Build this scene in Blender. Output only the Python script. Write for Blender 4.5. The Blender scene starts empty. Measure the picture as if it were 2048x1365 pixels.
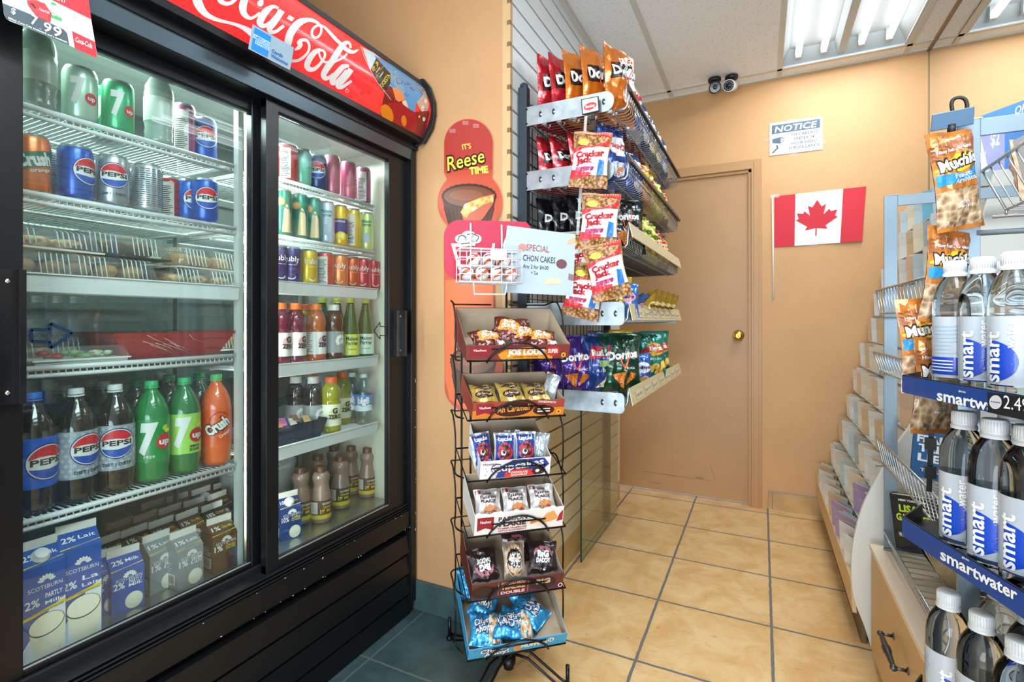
import bpy, math, random
from mathutils import Vector, Matrix
from mathutils.geometry import tessellate_polygon
SC = bpy.context.scene
COL = SC.collection
PI = math.pi
R = random.Random(7)
# ---------------------------------------------------------------- camera
FPX, CX, HZ, TH = 1015.0, 1024.0, 642.0, math.radians(26.2)
CAMZ = 1.12
cam = bpy.data.cameras.new('camera')
camo = bpy.data.objects.new('camera', cam)
COL.objects.link(camo)
camo.location = (0, 0, CAMZ)
camo.rotation_euler = (PI/2, 0, TH)
cam.sensor_width = 36.0
cam.lens = 36.0*FPX/2048
cam.shift_y = -(682.5-HZ)/2048
cam.clip_start = 0.02
SC.camera = camo
# ---------------------------------------------------------------- world, exposure
w = bpy.data.worlds.new('world')
SC.world = w
w.use_nodes = True
w.node_tree.nodes['Background'].inputs[0].default_value = (0.82, 0.92, 1.0, 1)
w.node_tree.nodes['Background'].inputs[1].default_value = 1.2
SC.view_settings.view_transform = 'Standard'
SC.view_settings.look = 'None'
SC.view_settings.gamma = 1
SC.view_settings.use_curve_mapping = False
SC.view_settings.exposure = 0.36
SC.cycles.use_denoising = True
SC.cycles.max_bounces = 10
SC.cycles.transparent_max_bounces = 24
SC.cycles.caustics_reflective = False
SC.cycles.caustics_refractive = False
SC.cycles.sample_clamp_indirect = 4.0
def area(name, loc, size, sizey, power, rot=(0, 0, 0), col=(1, 1, 1)):
    l = bpy.data.lights.new(name, 'AREA')
    l.shape = 'RECTANGLE'
    l.size = size; l.size_y = sizey; l.energy = power; l.color = col
    o = bpy.data.objects.new(name, l); COL.objects.link(o)
    o.location = loc; o.rotation_euler = rot
    return o
ZC = 2.56      # ceiling height
area('added_ceiling_fill', (0.385, 0.24, ZC-0.01), 0.55, 1.15, 42, col=(0.84, 0.93, 1))  # added lamp for general brightness, no fixture is seen here
area('added_ceiling_fill', (-0.825, 0.24, ZC-0.01), 0.55, 1.15, 9, col=(0.84, 0.93, 1))  # second added lamp, unseen, fills the cooler side
area('added_upward_fill', (0.3, -1.9, 0.75), 2.6, 1.6, 120, (math.radians(136), 0, math.radians(12)), col=(0.80, 0.91, 1))  # added lamp behind the camera, tilted up to brighten the ceiling
area('cooler_lamp', (-1.42, 1.23, 1.735), 0.06, 0.5, 4.5, col=(0.88, 1.0, 0.98))
area('cooler_lamp', (-1.42, 0.70, 1.735), 0.06, 0.5, 5.0, col=(0.82, 1.0, 0.93))
area('cooler_lamp', (-1.318, 0.967, 1.10), 0.02, 1.2, 4.5, (0, math.radians(-90), PI), col=(0.95, 1.0, 0.95)).rotation_euler = (math.radians(90), 0, math.radians(0))
# ---------------------------------------------------------------- pixel -> point on a real plane
cT, sT = math.cos(TH), math.sin(TH)
def ray(u, v):
    a = (u-CX)/FPX
    return Vector((-sT+cT*a, cT+sT*a, (HZ-v)/FPX))
O = Vector((0, 0, CAMZ))
def PX(u, v, x):
    r = ray(u, v); return O+r*(x/r.x)
def PY(u, v, y):
    r = ray(u, v); return O+r*(y/r.y)
def PZ(u, v, z):
    r = ray(u, v); return O+r*((z-CAMZ)/r.z)
def PD(u, v, d):
    return O+ray(u, v)*d
# ---------------------------------------------------------------- materials
MATS = {}
def srgb(h):
    if isinstance(h, str):
        c = [int(h[i:i+2], 16)/255 for i in (0, 2, 4)]
        return tuple(x/12.92 if x <= 0.04045 else ((x+0.055)/1.055)**2.4 for x in c)
    return h
def M(h, rough=0.5, metal=0, coat=0, trans=0, ior=1.45, bump=0, bs=60, alpha=1, emit=0, var=0, vs=20, spec=None):
    key = (h, rough, metal, coat, trans, ior, bump, bs, alpha, emit, var, vs)
    if key in MATS: return MATS[key]
    m = bpy.data.materials.new('surface'); m.use_nodes = True
    nt = m.node_tree; b = nt.nodes['Principled BSDF']
    c = srgb(h)
    b.inputs['Base Color'].default_value = (*c, 1)
    b.inputs['Roughness'].default_value = rough
    b.inputs['Metallic'].default_value = metal
    b.inputs['Coat Weight'].default_value = coat
    b.inputs['Coat Roughness'].default_value = 0.08
    b.inputs['Transmission Weight'].default_value = trans
    b.inputs['IOR'].default_value = ior
    b.inputs['Alpha'].default_value = alpha
    if emit:
        b.inputs['Emission Color'].default_value = (*c, 1)
        b.inputs['Emission Strength'].default_value = emit
    if bump or var:
        tc = nt.nodes.new('ShaderNodeTexCoord')
    if bump:
        n = nt.nodes.new('ShaderNodeTexNoise'); n.inputs['Scale'].default_value = bs; n.inputs['Detail'].default_value = 3
        bp = nt.nodes.new('ShaderNodeBump'); bp.inputs['Strength'].default_value = bump; bp.inputs['Distance'].default_value = 0.01
        nt.links.new(tc.outputs['Object'], n.inputs['Vector'])
        nt.links.new(n.outputs['Fac'], bp.inputs['Height']); nt.links.new(bp.outputs[0], b.inputs['Normal'])
    if var:
        n = nt.nodes.new('ShaderNodeTexNoise'); n.inputs['Scale'].default_value = vs; n.inputs['Detail'].default_value = 5
        nt.links.new(tc.outputs['Object'], n.inputs['Vector'])
        r = nt.nodes.new('ShaderNodeValToRGB')
        r.color_ramp.elements[0].position = 0.32; r.color_ramp.elements[1].position = 0.68
        r.color_ramp.elements[0].color = (*[x*(1-var) for x in c], 1)
        r.color_ramp.elements[1].color = (*[min(1, x*(1+var*0.5)) for x in c], 1)
        nt.links.new(n.outputs['Fac'], r.inputs[0]); nt.links.new(r.outputs[0], b.inputs['Base Color'])
    MATS[key] = m
    return m
def cells(c1, c2, c3, scale=60, rough=0.4, bump=0.6, coat=0.3):
    """lumpy popcorn / nuts / crumbs"""
    key = ('cells', c1, c2, c3, scale)
    if key in MATS: return MATS[key]
    m = bpy.data.materials.new('lumps'); m.use_nodes = True
    nt = m.node_tree; b = nt.nodes['Principled BSDF']
    tc = nt.nodes.new('ShaderNodeTexCoord')
    v = nt.nodes.new('ShaderNodeTexVoronoi'); v.inputs['Scale'].default_value = scale
    nt.links.new(tc.outputs['Object'], v.inputs['Vector'])
    r = nt.nodes.new('ShaderNodeValToRGB')
    e = r.color_ramp.elements
    e[0].position = 0.0; e[0].color = (*srgb(c1), 1)
    e[1].position = 0.75; e[1].color = (*srgb(c3), 1)
    k = e.new(0.4); k.color = (*srgb(c2), 1)
    nt.links.new(v.outputs['Distance'], r.inputs[0])
    nt.links.new(r.outputs[0], b.inputs['Base Color'])
    bp = nt.nodes.new('ShaderNodeBump'); bp.inputs['Strength'].default_value = bump; bp.inputs['Distance'].default_value = 0.004; bp.invert = True
    nt.links.new(v.outputs['Distance'], bp.inputs['Height']); nt.links.new(bp.outputs[0], b.inputs['Normal'])
    b.inputs['Roughness'].default_value = rough; b.inputs['Coat Weight'].default_value = coat
    MATS[key] = m
    return m
def clear(name, tint=(1, 1, 1), refl=1.5, rough=0.02, haze=0.0, hcol=(1, 1, 1)):
    """thin clear sheet: transparent plus a fresnel reflection (and a little haze)"""
    key = ('clear', name)
    if key in MATS: return MATS[key]
    m = bpy.data.materials.new(name); m.use_nodes = True
    nt = m.node_tree; nt.nodes.clear()
    out = nt.nodes.new('ShaderNodeOutputMaterial')
    tr = nt.nodes.new('ShaderNodeBsdfTransparent'); tr.inputs[0].default_value = (*tint, 1)
    gl = nt.nodes.new('ShaderNodeBsdfGlossy'); gl.inputs['Roughness'].default_value = rough
    lw = nt.nodes.new('ShaderNodeLayerWeight'); lw.inputs[0].default_value = 0.5
    pw = nt.nodes.new('ShaderNodeMath'); pw.operation = 'POWER'; pw.inputs[1].default_value = 4.0
    nt.links.new(lw.outputs['Facing'], pw.inputs[0])
    fr = nt.nodes.new('ShaderNodeMath'); fr.operation = 'MULTIPLY_ADD'; fr.inputs[1].default_value = 0.9; fr.inputs[2].default_value = ((refl-1)/(refl+1))**2
    nt.links.new(pw.outputs[0], fr.inputs[0])
    mx = nt.nodes.new('ShaderNodeMixShader')
    nt.links.new(fr.outputs[0], mx.inputs[0])
    src = tr.outputs[0]
    if haze:
        df = nt.nodes.new('ShaderNodeBsdfDiffuse'); df.inputs[0].default_value = (*hcol, 1)
        m2 = nt.nodes.new('ShaderNodeMixShader'); m2.inputs[0].default_value = haze
        nt.links.new(tr.outputs[0], m2.inputs[1]); nt.links.new(df.outputs[0], m2.inputs[2]); src = m2.outputs[0]
    nt.links.new(src, mx.inputs[1]); nt.links.new(gl.outputs[0], mx.inputs[2])
    nt.links.new(mx.outputs[0], out.inputs[0])
    MATS[key] = m
    return m
BLACK = M('080b0f', 0.36, bump=0.02, bs=200)
DARK = M('16181b', 0.45)
WHITE = M('f2f2ee', 0.5)
CHROME = M('c9ccd0', 0.22, 1)
STEEL = M('aab2b8', 0.36, 0.9, bump=0.05, bs=40, var=0.18, vs=14)
WIRE = M('9aa3a8', 0.35, 0.85)
INK = M('151515', 0.5)
WHT = M('e8e8e6', 0.35)
# ---------------------------------------------------------------- mesh builder
CURV = [None]   # longest edge allowed in a print laid on a curved skin
class MB:
    def __init__(s):
        s.v = []; s.f = []; s.m = []; s.sm = []; s.mats = []; s.T = Matrix.Identity(4)
    def mi(s, mat):
        if mat not in s.mats: s.mats.append(mat)
        return s.mats.index(mat)
    def add(s, vs, fs, mat, smooth=False):
        k = len(s.v); i = s.mi(mat)
        s.v += [s.T @ Vector(p) for p in vs]
        for f in fs:
            s.f.append(tuple(k+a for a in f)); s.m.append(i); s.sm.append(smooth)
        return s
    def box(s, a, b, mat):
        x0, x1 = sorted((a[0], b[0])); y0, y1 = sorted((a[1], b[1])); z0, z1 = sorted((a[2], b[2]))
        return s.add([(x0, y0, z0), (x1, y0, z0), (x1, y1, z0), (x0, y1, z0), (x0, y0, z1), (x1, y0, z1), (x1, y1, z1), (x0, y1, z1)],
                     [(3, 2, 1, 0), (4, 5, 6, 7), (0, 1, 5, 4), (1, 2, 6, 5), (2, 3, 7, 6), (3, 0, 4, 7)], mat)
    def bar(s, p, q, w, h, mat, up=(0, 0, 1)):
        p, q = Vector(p), Vector(q); d = (q-p).normalized(); up = Vector(up)
        sx = d.cross(up).normalized()*w/2; uy = sx.cross(d).normalized()*h/2
        vs = [p-sx-uy, p+sx-uy, p+sx+uy, p-sx+uy, q-sx-uy, q+sx-uy, q+sx+uy, q-sx+uy]
        return s.add(vs, [(0, 3, 2, 1), (4, 5, 6, 7), (0, 1, 5, 4), (1, 2, 6, 5), (2, 3, 7, 6), (3, 0, 4, 7)], mat)
    def prism(s, pts, vec, mat, smooth=False):
        n = len(pts); pts = [Vector(p) for p in pts]; vec = Vector(vec)
        return s.add(pts+[p+vec for p in pts],
                     [tuple(range(n))[::-1], tuple(range(n, 2*n))]+[(i, (i+1) % n, n+(i+1) % n, n+i) for i in range(n)], mat, smooth)
    def lathe(s, prof, mat, n=24, c=(0, 0, 0), smooth=True, sy=1):
        vs = []; fs = []; k = len(prof)
        for i in range(n):
            a = 2*PI*i/n
            for (r, z) in prof: vs.append((c[0]+r*math.sin(a), c[1]-sy*r*math.cos(a), c[2]+z))
        for i in range(n):
            j = (i+1) % n
            for q in range(k-1): fs.append((i*k+q, j*k+q, j*k+q+1, i*k+q+1))
        return s.add(vs, fs, mat, smooth)
    def disc(s, c, r, mat, n=20, rx=None):
        rx = rx or r
        return s.add([(c[0]+rx*math.cos(2*PI*i/n), c[1]+r*math.sin(2*PI*i/n), c[2]) for i in range(n)], [tuple(range(n))], mat)
    def rod(s, path, r, mat, n=6, closed=False, smooth=True):
        P = [Vector(p) for p in path]; k = len(P); vs = []; fs = []
        nrm = None
        for i in range(k):
            a = P[i-1] if (i or closed) else P[0]; b = P[(i+1) % k] if (i < k-1 or closed) else P[-1]
            d = b-a
            d = d.normalized() if d.length > 1e-9 else Vector((0, 0, 1))
            if nrm is None:
                nrm = d.orthogonal().normalized()
            nrm = (nrm-d*nrm.dot(d)); nrm = nrm.normalized() if nrm.length > 1e-6 else d.orthogonal().normalized()
            bn = d.cross(nrm)
            for j in range(n):
                t = 2*PI*j/n; vs.append(P[i]+(nrm*math.cos(t)+bn*math.sin(t))*r)
        for i in range(k if closed else k-1):
            i2 = (i+1) % k
            for j in range(n): fs.append((i*n+j, i*n+(j+1) % n, i2*n+(j+1) % n, i2*n+j))
        if not closed: fs += [tuple(range(n))[::-1], tuple((k-1)*n+j for j in range(n))]
        return s.add(vs, fs, mat, smooth)
    def grid(s, fn, nu, nv, mat, smooth=True, flip=False):
        vs = [fn(i/nu, j/nv) for j in range(nv+1) for i in range(nu+1)]; fs = []
        for j in range(nv):
            for i in range(nu):
                a = j*(nu+1)+i; q = (a, a+1, a+nu+2, a+nu+1); fs.append(q[::-1] if flip else q)
        return s.add(vs, fs, mat, smooth)
    def ball(s, c, r, mat, n=16, k=10, sz=1, sx=1, sy=1):
        c = Vector(c)
        return s.grid(lambda a, b: c+Vector((sx*r*math.sin(PI*b)*math.cos(2*PI*a), sy*r*math.sin(PI*b)*math.sin(2*PI*a), -sz*r*math.cos(PI*b))), n, k, mat)
    def decal(s, shape, fn, mat, L=None):
        vs, fs = shape
        L = L or CURV[0]
        if L: vs, fs = subdiv(vs, fs, L)
        return s.add([fn(x, y) for x, y in vs], fs, mat)
    def build(s, name, parent=None, bevel=0, seg=2, loc=None):
        me = bpy.data.meshes.new(name)
        me.from_pydata([tuple(p) for p in s.v], [], s.f)
        for m in s.mats: me.materials.append(m)
        me.polygons.foreach_set('material_index', s.m)
        me.polygons.foreach_set('use_smooth', s.sm)
        me.update()
        o = bpy.data.objects.new(name, me); COL.objects.link(o)
        if parent: o.parent = parent
        if loc is not None: o.location = loc
        if bevel:
            b = o.modifiers.new('bevel', 'BEVEL'); b.width = bevel; b.segments = seg; b.limit_method = 'ANGLE'; b.angle_limit = 0.8
        return o
def subdiv(vs, fs, L):
    vs = list(vs); out = []; cache = {}
    st = []
    for f in fs:
        for i in range(1, len(f)-1): st.append((f[0], f[i], f[i+1]))
    while st:
        a, b, c = st.pop()
        e = sorted(((math.dist(vs[p], vs[q]), p, q, r) for p, q, r in ((a, b, c), (b, c, a), (c, a, b))), reverse=True)[0]
        if e[0] > L:
            _, p, q, r = e; k = (min(p, q), max(p, q))
            if k not in cache:
                cache[k] = len(vs); vs.append(((vs[p][0]+vs[q][0])/2, (vs[p][1]+vs[q][1])/2))
            m = cache[k]; st.append((p, m, r)); st.append((m, q, r))
        else: out.append((a, b, c))
    return vs, out
# 2D shapes: (points, faces)
def d_rect(x0, y0, x1, y1): return [(x0, y0), (x1, y0), (x1, y1), (x0, y1)], [(0, 1, 2, 3)]
def d_poly(p):
    t = tessellate_polygon([[Vector((x, y, 0)) for x, y in p]])
    fs = []
    for a, b, c in t:
        cr = (p[b][0]-p[a][0])*(p[c][1]-p[a][1])-(p[b][1]-p[a][1])*(p[c][0]-p[a][0])
        fs.append((a, b, c) if cr > 0 else (a, c, b))
    return list(p), fs
def d_ell(cx, cy, rx, ry, rot=0, n=24, a0=0, a1=2*PI):
    full = abs(a1-a0-2*PI) < 1e-6
    k = n if full else n+1; p = []
    for i in range(k):
        a = a0+(a1-a0)*i/n; x, y = rx*math.cos(a), ry*math.sin(a)
        p.append((cx+x*math.cos(rot)-y*math.sin(rot), cy+x*math.sin(rot)+y*math.cos(rot)))
    return p, [tuple(range(k))]
def d_rrect(x0, y0, x1, y1, r, n=5):
    p = []
    for (cx, cy, a) in ((x1-r, y1-r, 0), (x0+r, y1-r, 90), (x0+r, y0+r, 180), (x1-r, y0+r, 270)):
        for i in range(n+1):
            t = math.radians(a+90*i/n); p.append((cx+r*math.cos(t), cy+r*math.sin(t)))
    return p, [tuple(range(len(p)))]
def spline(pts, k=8, closed=False):
    n = len(pts); out = []
    seg = range(n) if closed else range(n-1)
    for i in seg:
        g = lambda j: pts[j % n] if closed else pts[max(0, min(n-1, j))]
        p0, p1, p2, p3 = g(i-1), g(i), g(i+1), g(i+2)
        for q in range(k):
            t = q/k
            out.append(tuple(0.5*((2*b)+(-a+c)*t+(2*a-5*b+4*c-d)*t*t+(-a+3*b-3*c+d)*t**3) for a, b, c, d in zip(p0, p1, p2, p3)))
    if not closed: out.append(tuple(pts[-1]))
    return out
def d_stroke(pts, k=8, wscale=1):
    """pts: (x, y, width) -> ribbon"""
    s = spline(pts, k); vs = []; fs = []
    for i, (x, y, wd) in enumerate(s):
        a = s[max(0, i-1)]; b = s[min(len(s)-1, i+1)]
        dx, dy = b[0]-a[0], b[1]-a[1]; l = math.hypot(dx, dy) or 1
        nx, ny = -dy/l*wd*wscale/2, dx/l*wd*wscale/2
        vs += [(x+nx, y+ny), (x-nx, y-ny)]
        if i: k0 = 2*i; fs.append((k0-2, k0-1, k0+1, k0))
    return vs, fs
TXT = {}
def raw_text(t, bold=0.0, shear=0.0, res=2):
    key = (t, bold, shear, res)
    if key not in TXT:
        c = bpy.data.curves.new('lettering', 'FONT'); c.body = t; c.offset = bold; c.shear = shear; c.resolution_u = res
        o = bpy.data.objects.new('lettering', c)
        me = o.to_mesh()
        vs = [(v.co.x, v.co.y) for v in me.vertices]; fs = [tuple(p.vertices) for p in me.polygons]
        o.to_mesh_clear(); bpy.data.objects.remove(o); bpy.data.curves.remove(c)
        fs2 = []
        for f in fs:
            a, b, c3 = f[0], f[1], f[2]
            cr = (vs[b][0]-vs[a][0])*(vs[c3][1]-vs[a][1])-(vs[b][1]-vs[a][1])*(vs[c3][0]-vs[a][0])
            fs2.append(f if cr > 0 else f[::-1])
        TXT[key] = (vs, fs2)
    return TXT[key]
CAPH = None
def d_text(t, x, y, w=None, h=None, al='c', bold=0.0, shear=0.0, rot=0):
    """capital height h and/or total width w; (x, y) is the baseline point named by al"""
    global CAPH
    if CAPH is None:
        v = raw_text('H')[0]; CAPH = max(p[1] for p in v)-min(p[1] for p in v)
    vs, fs = raw_text(t, bold, shear)
    if not vs: return [], []
    x0 = min(p[0] for p in vs); x1 = max(p[0] for p in vs)
    sy = h/CAPH if h else w/(x1-x0)
    sx = w/(x1-x0) if w else sy
    W = (x1-x0)*sx; ox = {'l': 0, 'c': -W/2, 'r': -W}[al]
    c, s_ = math.cos(rot), math.sin(rot); out = []
    for px, py in vs:
        a = (px-x0)*sx+ox; b = py*sy
        out.append((x+a*c-b*s_, y+a*s_+b*c))
    return out, fs
def warp(shape, f): return [f(x, y) for x, y in shape[0]], shape[1]
# ---------------------------------------------------------------- objects
def tag(o, label=None, cat=None, group=None, kind=None):
    if label: o['label'] = label
    if cat: o['category'] = cat
    if group: o['group'] = group
    if kind: o['kind'] = kind
    return o
def thing(name, loc=(0, 0, 0), rz=0, label=None, cat=None, group=None, rot=None):
    o = bpy.data.objects.new(name, None); COL.objects.link(o)
    o.empty_display_size = 0.05
    o.location = loc; o.rotation_euler = rot or (0, 0, rz)
    return tag(o, label, cat, group)
def struct(o): o['kind'] = 'structure'; return o
KIDS = {}
def dup(root, loc, rz=0, label=None, group=None, rot=None, scale=None):
    r = root.copy(); COL.objects.link(r)
    r.location = loc; r.rotation_euler = rot or (0, 0, rz)
    if scale: r.scale = scale
    if label: r['label'] = label
    if group: r['group'] = group
    if root.name not in KIDS: KIDS[root.name] = [(c, list(c.children)) for c in root.children]
    for ch, gs in KIDS[root.name]:
        c = ch.copy(); COL.objects.link(c); c.parent = r
        for g in gs:
            d = g.copy(); COL.objects.link(d); d.parent = c
    return r
class Kind:
    """builds one of a kind at first use, copies it afterwards"""
    def __init__(s, make): s.make = make; s.root = None
    def put(s, loc, rz, label, group=None, rot=None, scale=None):
        if s.root is None:
            s.root = s.make(); s.root.location = loc; s.root.rotation_euler = rot or (0, 0, rz)
            if scale: s.root.scale = scale
            s.root['label'] = label
            if group: s.root['group'] = group
            return s.root
        return dup(s.root, loc, rz, label, group, rot, scale)
ORD = ['first', 'second', 'third', 'fourth', 'fifth', 'sixth', 'seventh', 'eighth', 'ninth', 'tenth', 'eleventh', 'twelfth', 'thirteenth', 'fourteenth']
# ================================================================ THE ROOM
YB, YW, XS, XM = 3.39, 1.61, -0.80, 0.795     # end wall, stub wall, slatwall, mirror wall
def wallmat(h, name='paint', var=0.06):
    return M(h, 0.55, bump=0.12, bs=90, var=var, vs=3)
WALL = wallmat('cfa06e')
WALL2 = wallmat('bf9468')
# floor tiles
def tile_mat(name, c1, c2, cg, size, ox, oy, mort):
    m = bpy.data.materials.new(name); m.use_nodes = True
    nt = m.node_tree; b = nt.nodes['Principled BSDF']; L = nt.links.new
    g = nt.nodes.new('ShaderNodeNewGeometry')
    mp = nt.nodes.new('ShaderNodeMapping'); mp.inputs['Location'].default_value = (-ox, -oy, 0)
    L(g.outputs['Position'], mp.inputs['Vector'])
    nd = nt.nodes.new('ShaderNodeTexNoise'); nd.inputs['Scale'].default_value = 28; nd.inputs['Detail'].default_value = 4
    L(g.outputs['Position'], nd.inputs['Vector'])
    vm = nt.nodes.new('ShaderNodeVectorMath'); vm.operation = 'SUBTRACT'; vm.inputs[1].default_value = (0.5, 0.5, 0.5)
    L(nd.outputs['Color'], vm.inputs[0])
    vs = nt.nodes.new('ShaderNodeVectorMath'); vs.operation = 'SCALE'; vs.inputs['Scale'].default_value = 0.006
    L(vm.outputs[0], vs.inputs[0])
    va = nt.nodes.new('ShaderNodeVectorMath'); va.operation = 'ADD'; L(mp.outputs[0], va.inputs[0]); L(vs.outputs[0], va.inputs[1])
    br = nt.nodes.new('ShaderNodeTexBrick'); br.offset = 0; br.squash = 1
    br.inputs['Scale'].default_value = 1; br.inputs['Brick Width'].default_value = size; br.inputs['Row Height'].default_value = size
    br.inputs['Mortar Size'].default_value = mort; br.inputs['Mortar Smooth'].default_value = 0.1; br.inputs['Bias'].default_value = 0
    br.inputs['Color1'].default_value = (*[x*0.97 for x in srgb(c1)], 1); br.inputs['Color2'].default_value = (*srgb(c1), 1)
    br.inputs['Mortar'].default_value = (*srgb(cg), 1)
    L(va.outputs[0], br.inputs['Vector'])
    n1 = nt.nodes.new('ShaderNodeTexNoise'); n1.inputs['Scale'].default_value = 7; n1.inputs['Detail'].default_value = 8; n1.inputs['Roughness'].default_value = 0.65
    n1.inputs['Distortion'].default_value = 0.8
    L(g.outputs['Position'], n1.inputs['Vector'])
    rp = nt.nodes.new('ShaderNodeValToRGB'); rp.color_ramp.elements[0].position = 0.38; rp.color_ramp.elements[1].position = 0.62
    rp.color_ramp.elements[0].color = (*srgb(c2), 1); rp.color_ramp.elements[1].color = (*srgb(c1), 1)
    L(n1.outputs['Fac'], rp.inputs[0])
    n2 = nt.nodes.new('ShaderNodeTexNoise'); n2.inputs['Scale'].default_value = 45; n2.inputs['Detail'].default_value = 6; n2.inputs['Roughness'].default_value = 0.7
    mp2 = nt.nodes.new('ShaderNodeMapping'); mp2.inputs['Scale'].default_value = (0.5, 1.4, 1); L(g.outputs['Position'], mp2.inputs[0]); L(mp2.outputs[0], n2.inputs['Vector'])
    r2 = nt.nodes.new('ShaderNodeValToRGB'); r2.color_ramp.elements[0].position = 0.30; r2.color_ramp.elements[1].position = 0.40
    r2.color_ramp.elements[0].color = (0.45, 0.38, 0.32, 1); r2.color_ramp.elements[1].color = (1, 1, 1, 1)
    L(n2.outputs['Fac'], r2.inputs[0])
    mu = nt.nodes.new('ShaderNodeMixRGB'); mu.blend_type = 'MULTIPLY'; mu.inputs[0].default_value = 0.7
    L(rp.outputs[0], mu.inputs[1]); L(r2.outputs[0], mu.inputs[2])
    mx = nt.nodes.new('ShaderNodeMixRGB'); L(br.outputs['Fac'], mx.inputs[0]); L(mu.outputs[0], mx.inputs[1]); mx.inputs[2].default_value = (*srgb(cg), 1)
    L(mx.outputs[0], b.inputs['Base Color'])
    bp = nt.nodes.new('ShaderNodeBump'); bp.invert = True; bp.inputs['Strength'].default_value = 0.5; bp.inputs['Distance'].default_value = 0.004
    L(br.outputs['Fac'], bp.inputs['Height']); L(bp.outputs[0], b.inputs['Normal'])
    b.inputs['Roughness'].default_value = 0.38
    return m
FLT = tile_mat('beige floor tile', 'e2c08c', 'd2a76b', '6d6f6c', 0.405, 0.032, 2.49, 0.0052)
FLG = tile_mat('slate green floor tile', '435a5c', '334849', '5d6662', 0.405, -0.76, 1.30, 0.004)
b = MB(); b.box((-0.755, -3.5, -0.06), (2.6, 3.6, 0), FLT); b.box((-2.4, 1.64, -0.06), (-0.755, 3.6, 0), FLT)
struct(b.build('floor'))
b = MB(); b.box((-2.4, -3.5, -0.06), (-0.755, 1.64, 0.0), FLG)
struct(b.build('floor'))
# end wall with the door opening
DX0, DX1, DZ = -0.925, -0.055, 2.035
b = MB()
b.box((-2.4, YB, 0), (DX0, YB+0.12, ZC), WALL); b.box((DX1, YB, 0), (XM, YB+0.12, ZC), WALL); b.box((DX0, YB, DZ), (DX1, YB+0.12, ZC), WALL)
struct(b.build('wall_back'))
b = MB(); b.box((-2.4, YW, 0), (XS-0.03, YW+0.12, ZC), WALL2); struct(b.build('wall_stub'))
b = MB(); b.box((-2.0, -1.2, 0), (-1.96, YW, ZC), WALL); struct(b.build('wall_left'))
# mirror wall on the right
MIR = bpy.data.materials.new('mirror'); MIR.use_nodes = True
_b = MIR.node_tree.nodes['Principled BSDF']; _b.inputs['Metallic'].default_value = 1; _b.inputs['Roughness'].default_value = 0.01; _b.inputs['Base Color'].default_value = (0.9, 0.93, 0.92, 1)
b = MB(); b.box((XM+0.006, -1.2, 0), (XM+0.1, YB+0.12, ZC), WALL); struct(b.build('wall_right'))
b = MB(); b.box((XM, -1.2, 0.12), (XM+0.006, YB-0.002, ZC-0.004), MIR)
o = b.build('wall_mirror'); tag(o, 'tall frameless mirror sheet covering the right wall', kind='structure')
TRIMT = M('8f7a5a', 0.5)
b = MB(); b.box((XM-0.008, -1.2, ZC-0.012), (XM, YB, ZC), TRIMT); struct(b.build('trim_1'))
b = MB(); b.box((XM-0.004, YB-0.004, 0.0), (XM, YB, ZC), TRIMT); struct(b.build('trim_2'))
# ceiling tiles (speckled) and grid
m = bpy.data.materials.new('acoustic tile'); m.use_nodes = True
nt = m.node_tree; bs_ = nt.nodes['Principled BSDF']
g = nt.nodes.new('ShaderNodeNewGeometry')
v = nt.nodes.new('ShaderNodeTexVoronoi'); v.inputs['Scale'].default_value = 75; v.inputs['Randomness'].default_value = 1
nz = nt.nodes.new('ShaderNodeTexNoise'); nz.inputs['Scale'].default_value = 110
nt.links.new(g.outputs['Position'], v.inputs['Vector']); nt.links.new(g.outputs['Position'], nz.inputs['Vector'])
mt = nt.nodes.new('ShaderNodeMath'); mt.operation = 'MULTIPLY'; nt.links.new(nz.outputs['Fac'], mt.inputs[0]); mt.inputs[1].default_value = 0.40
lt = nt.nodes.new('ShaderNodeMath'); lt.operation = 'LESS_THAN'; nt.links.new(v.outputs['Distance'], lt.inputs[0]); nt.links.new(mt.outputs[0], lt.inputs[1])
mx = nt.nodes.new('ShaderNodeMixRGB'); nt.links.new(lt.outputs[0], mx.inputs[0]); mx.inputs[1].default_value = (*srgb('f3f5f4'), 1); mx.inputs[2].default_value = (*srgb('d2d4d3'), 1)
nt.links.new(mx.outputs[0], bs_.inputs['Base Color']); bs_.inputs['Roughness'].default_value = 0.9
CEIL = m
FX0, FX1 = 0.092, 0.680
fixt = [(FX0, 2.06, FX1, 3.28)]
fixt2 = [(FX0, -0.38, FX1, 0.84), (-1.13, -0.38, -0.52, 0.84)]
b = MB()
b.box((-2.4, -1.2, ZC), (FX0, YB+0.1, ZC+0.03), CEIL); b.box((FX1, -1.2, ZC), (XM+0.1, YB+0.1, ZC+0.03), CEIL)
b.box((FX0, -1.2, ZC), (FX1, 2.06, ZC+0.03), CEIL); b.box((FX0, 3.28, ZC), (FX1, YB+0.1, ZC+0.03), CEIL)
struct(b.build('ceiling'))
TEE = M('d4d2c8', 0.5)
b = MB()
for x in (-2.35, -1.74, -1.13, -0.52, FX0, FX1+0.012):
    b.box((x-0.012, -1.2, ZC-0.006), (x+0.012, YB, ZC+0.001), TEE)
for y in (3.28, 2.06, 0.84, -0.38):
    b.box((-2.35, y-0.012, ZC-0.006), (XM, y+0.012, ZC+0.001), TEE)
b.box((-2.35, YB-0.022, ZC-0.008), (XM-0.01, YB, ZC+0.001), TEE)
struct(b.build('trim_3'))
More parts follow.
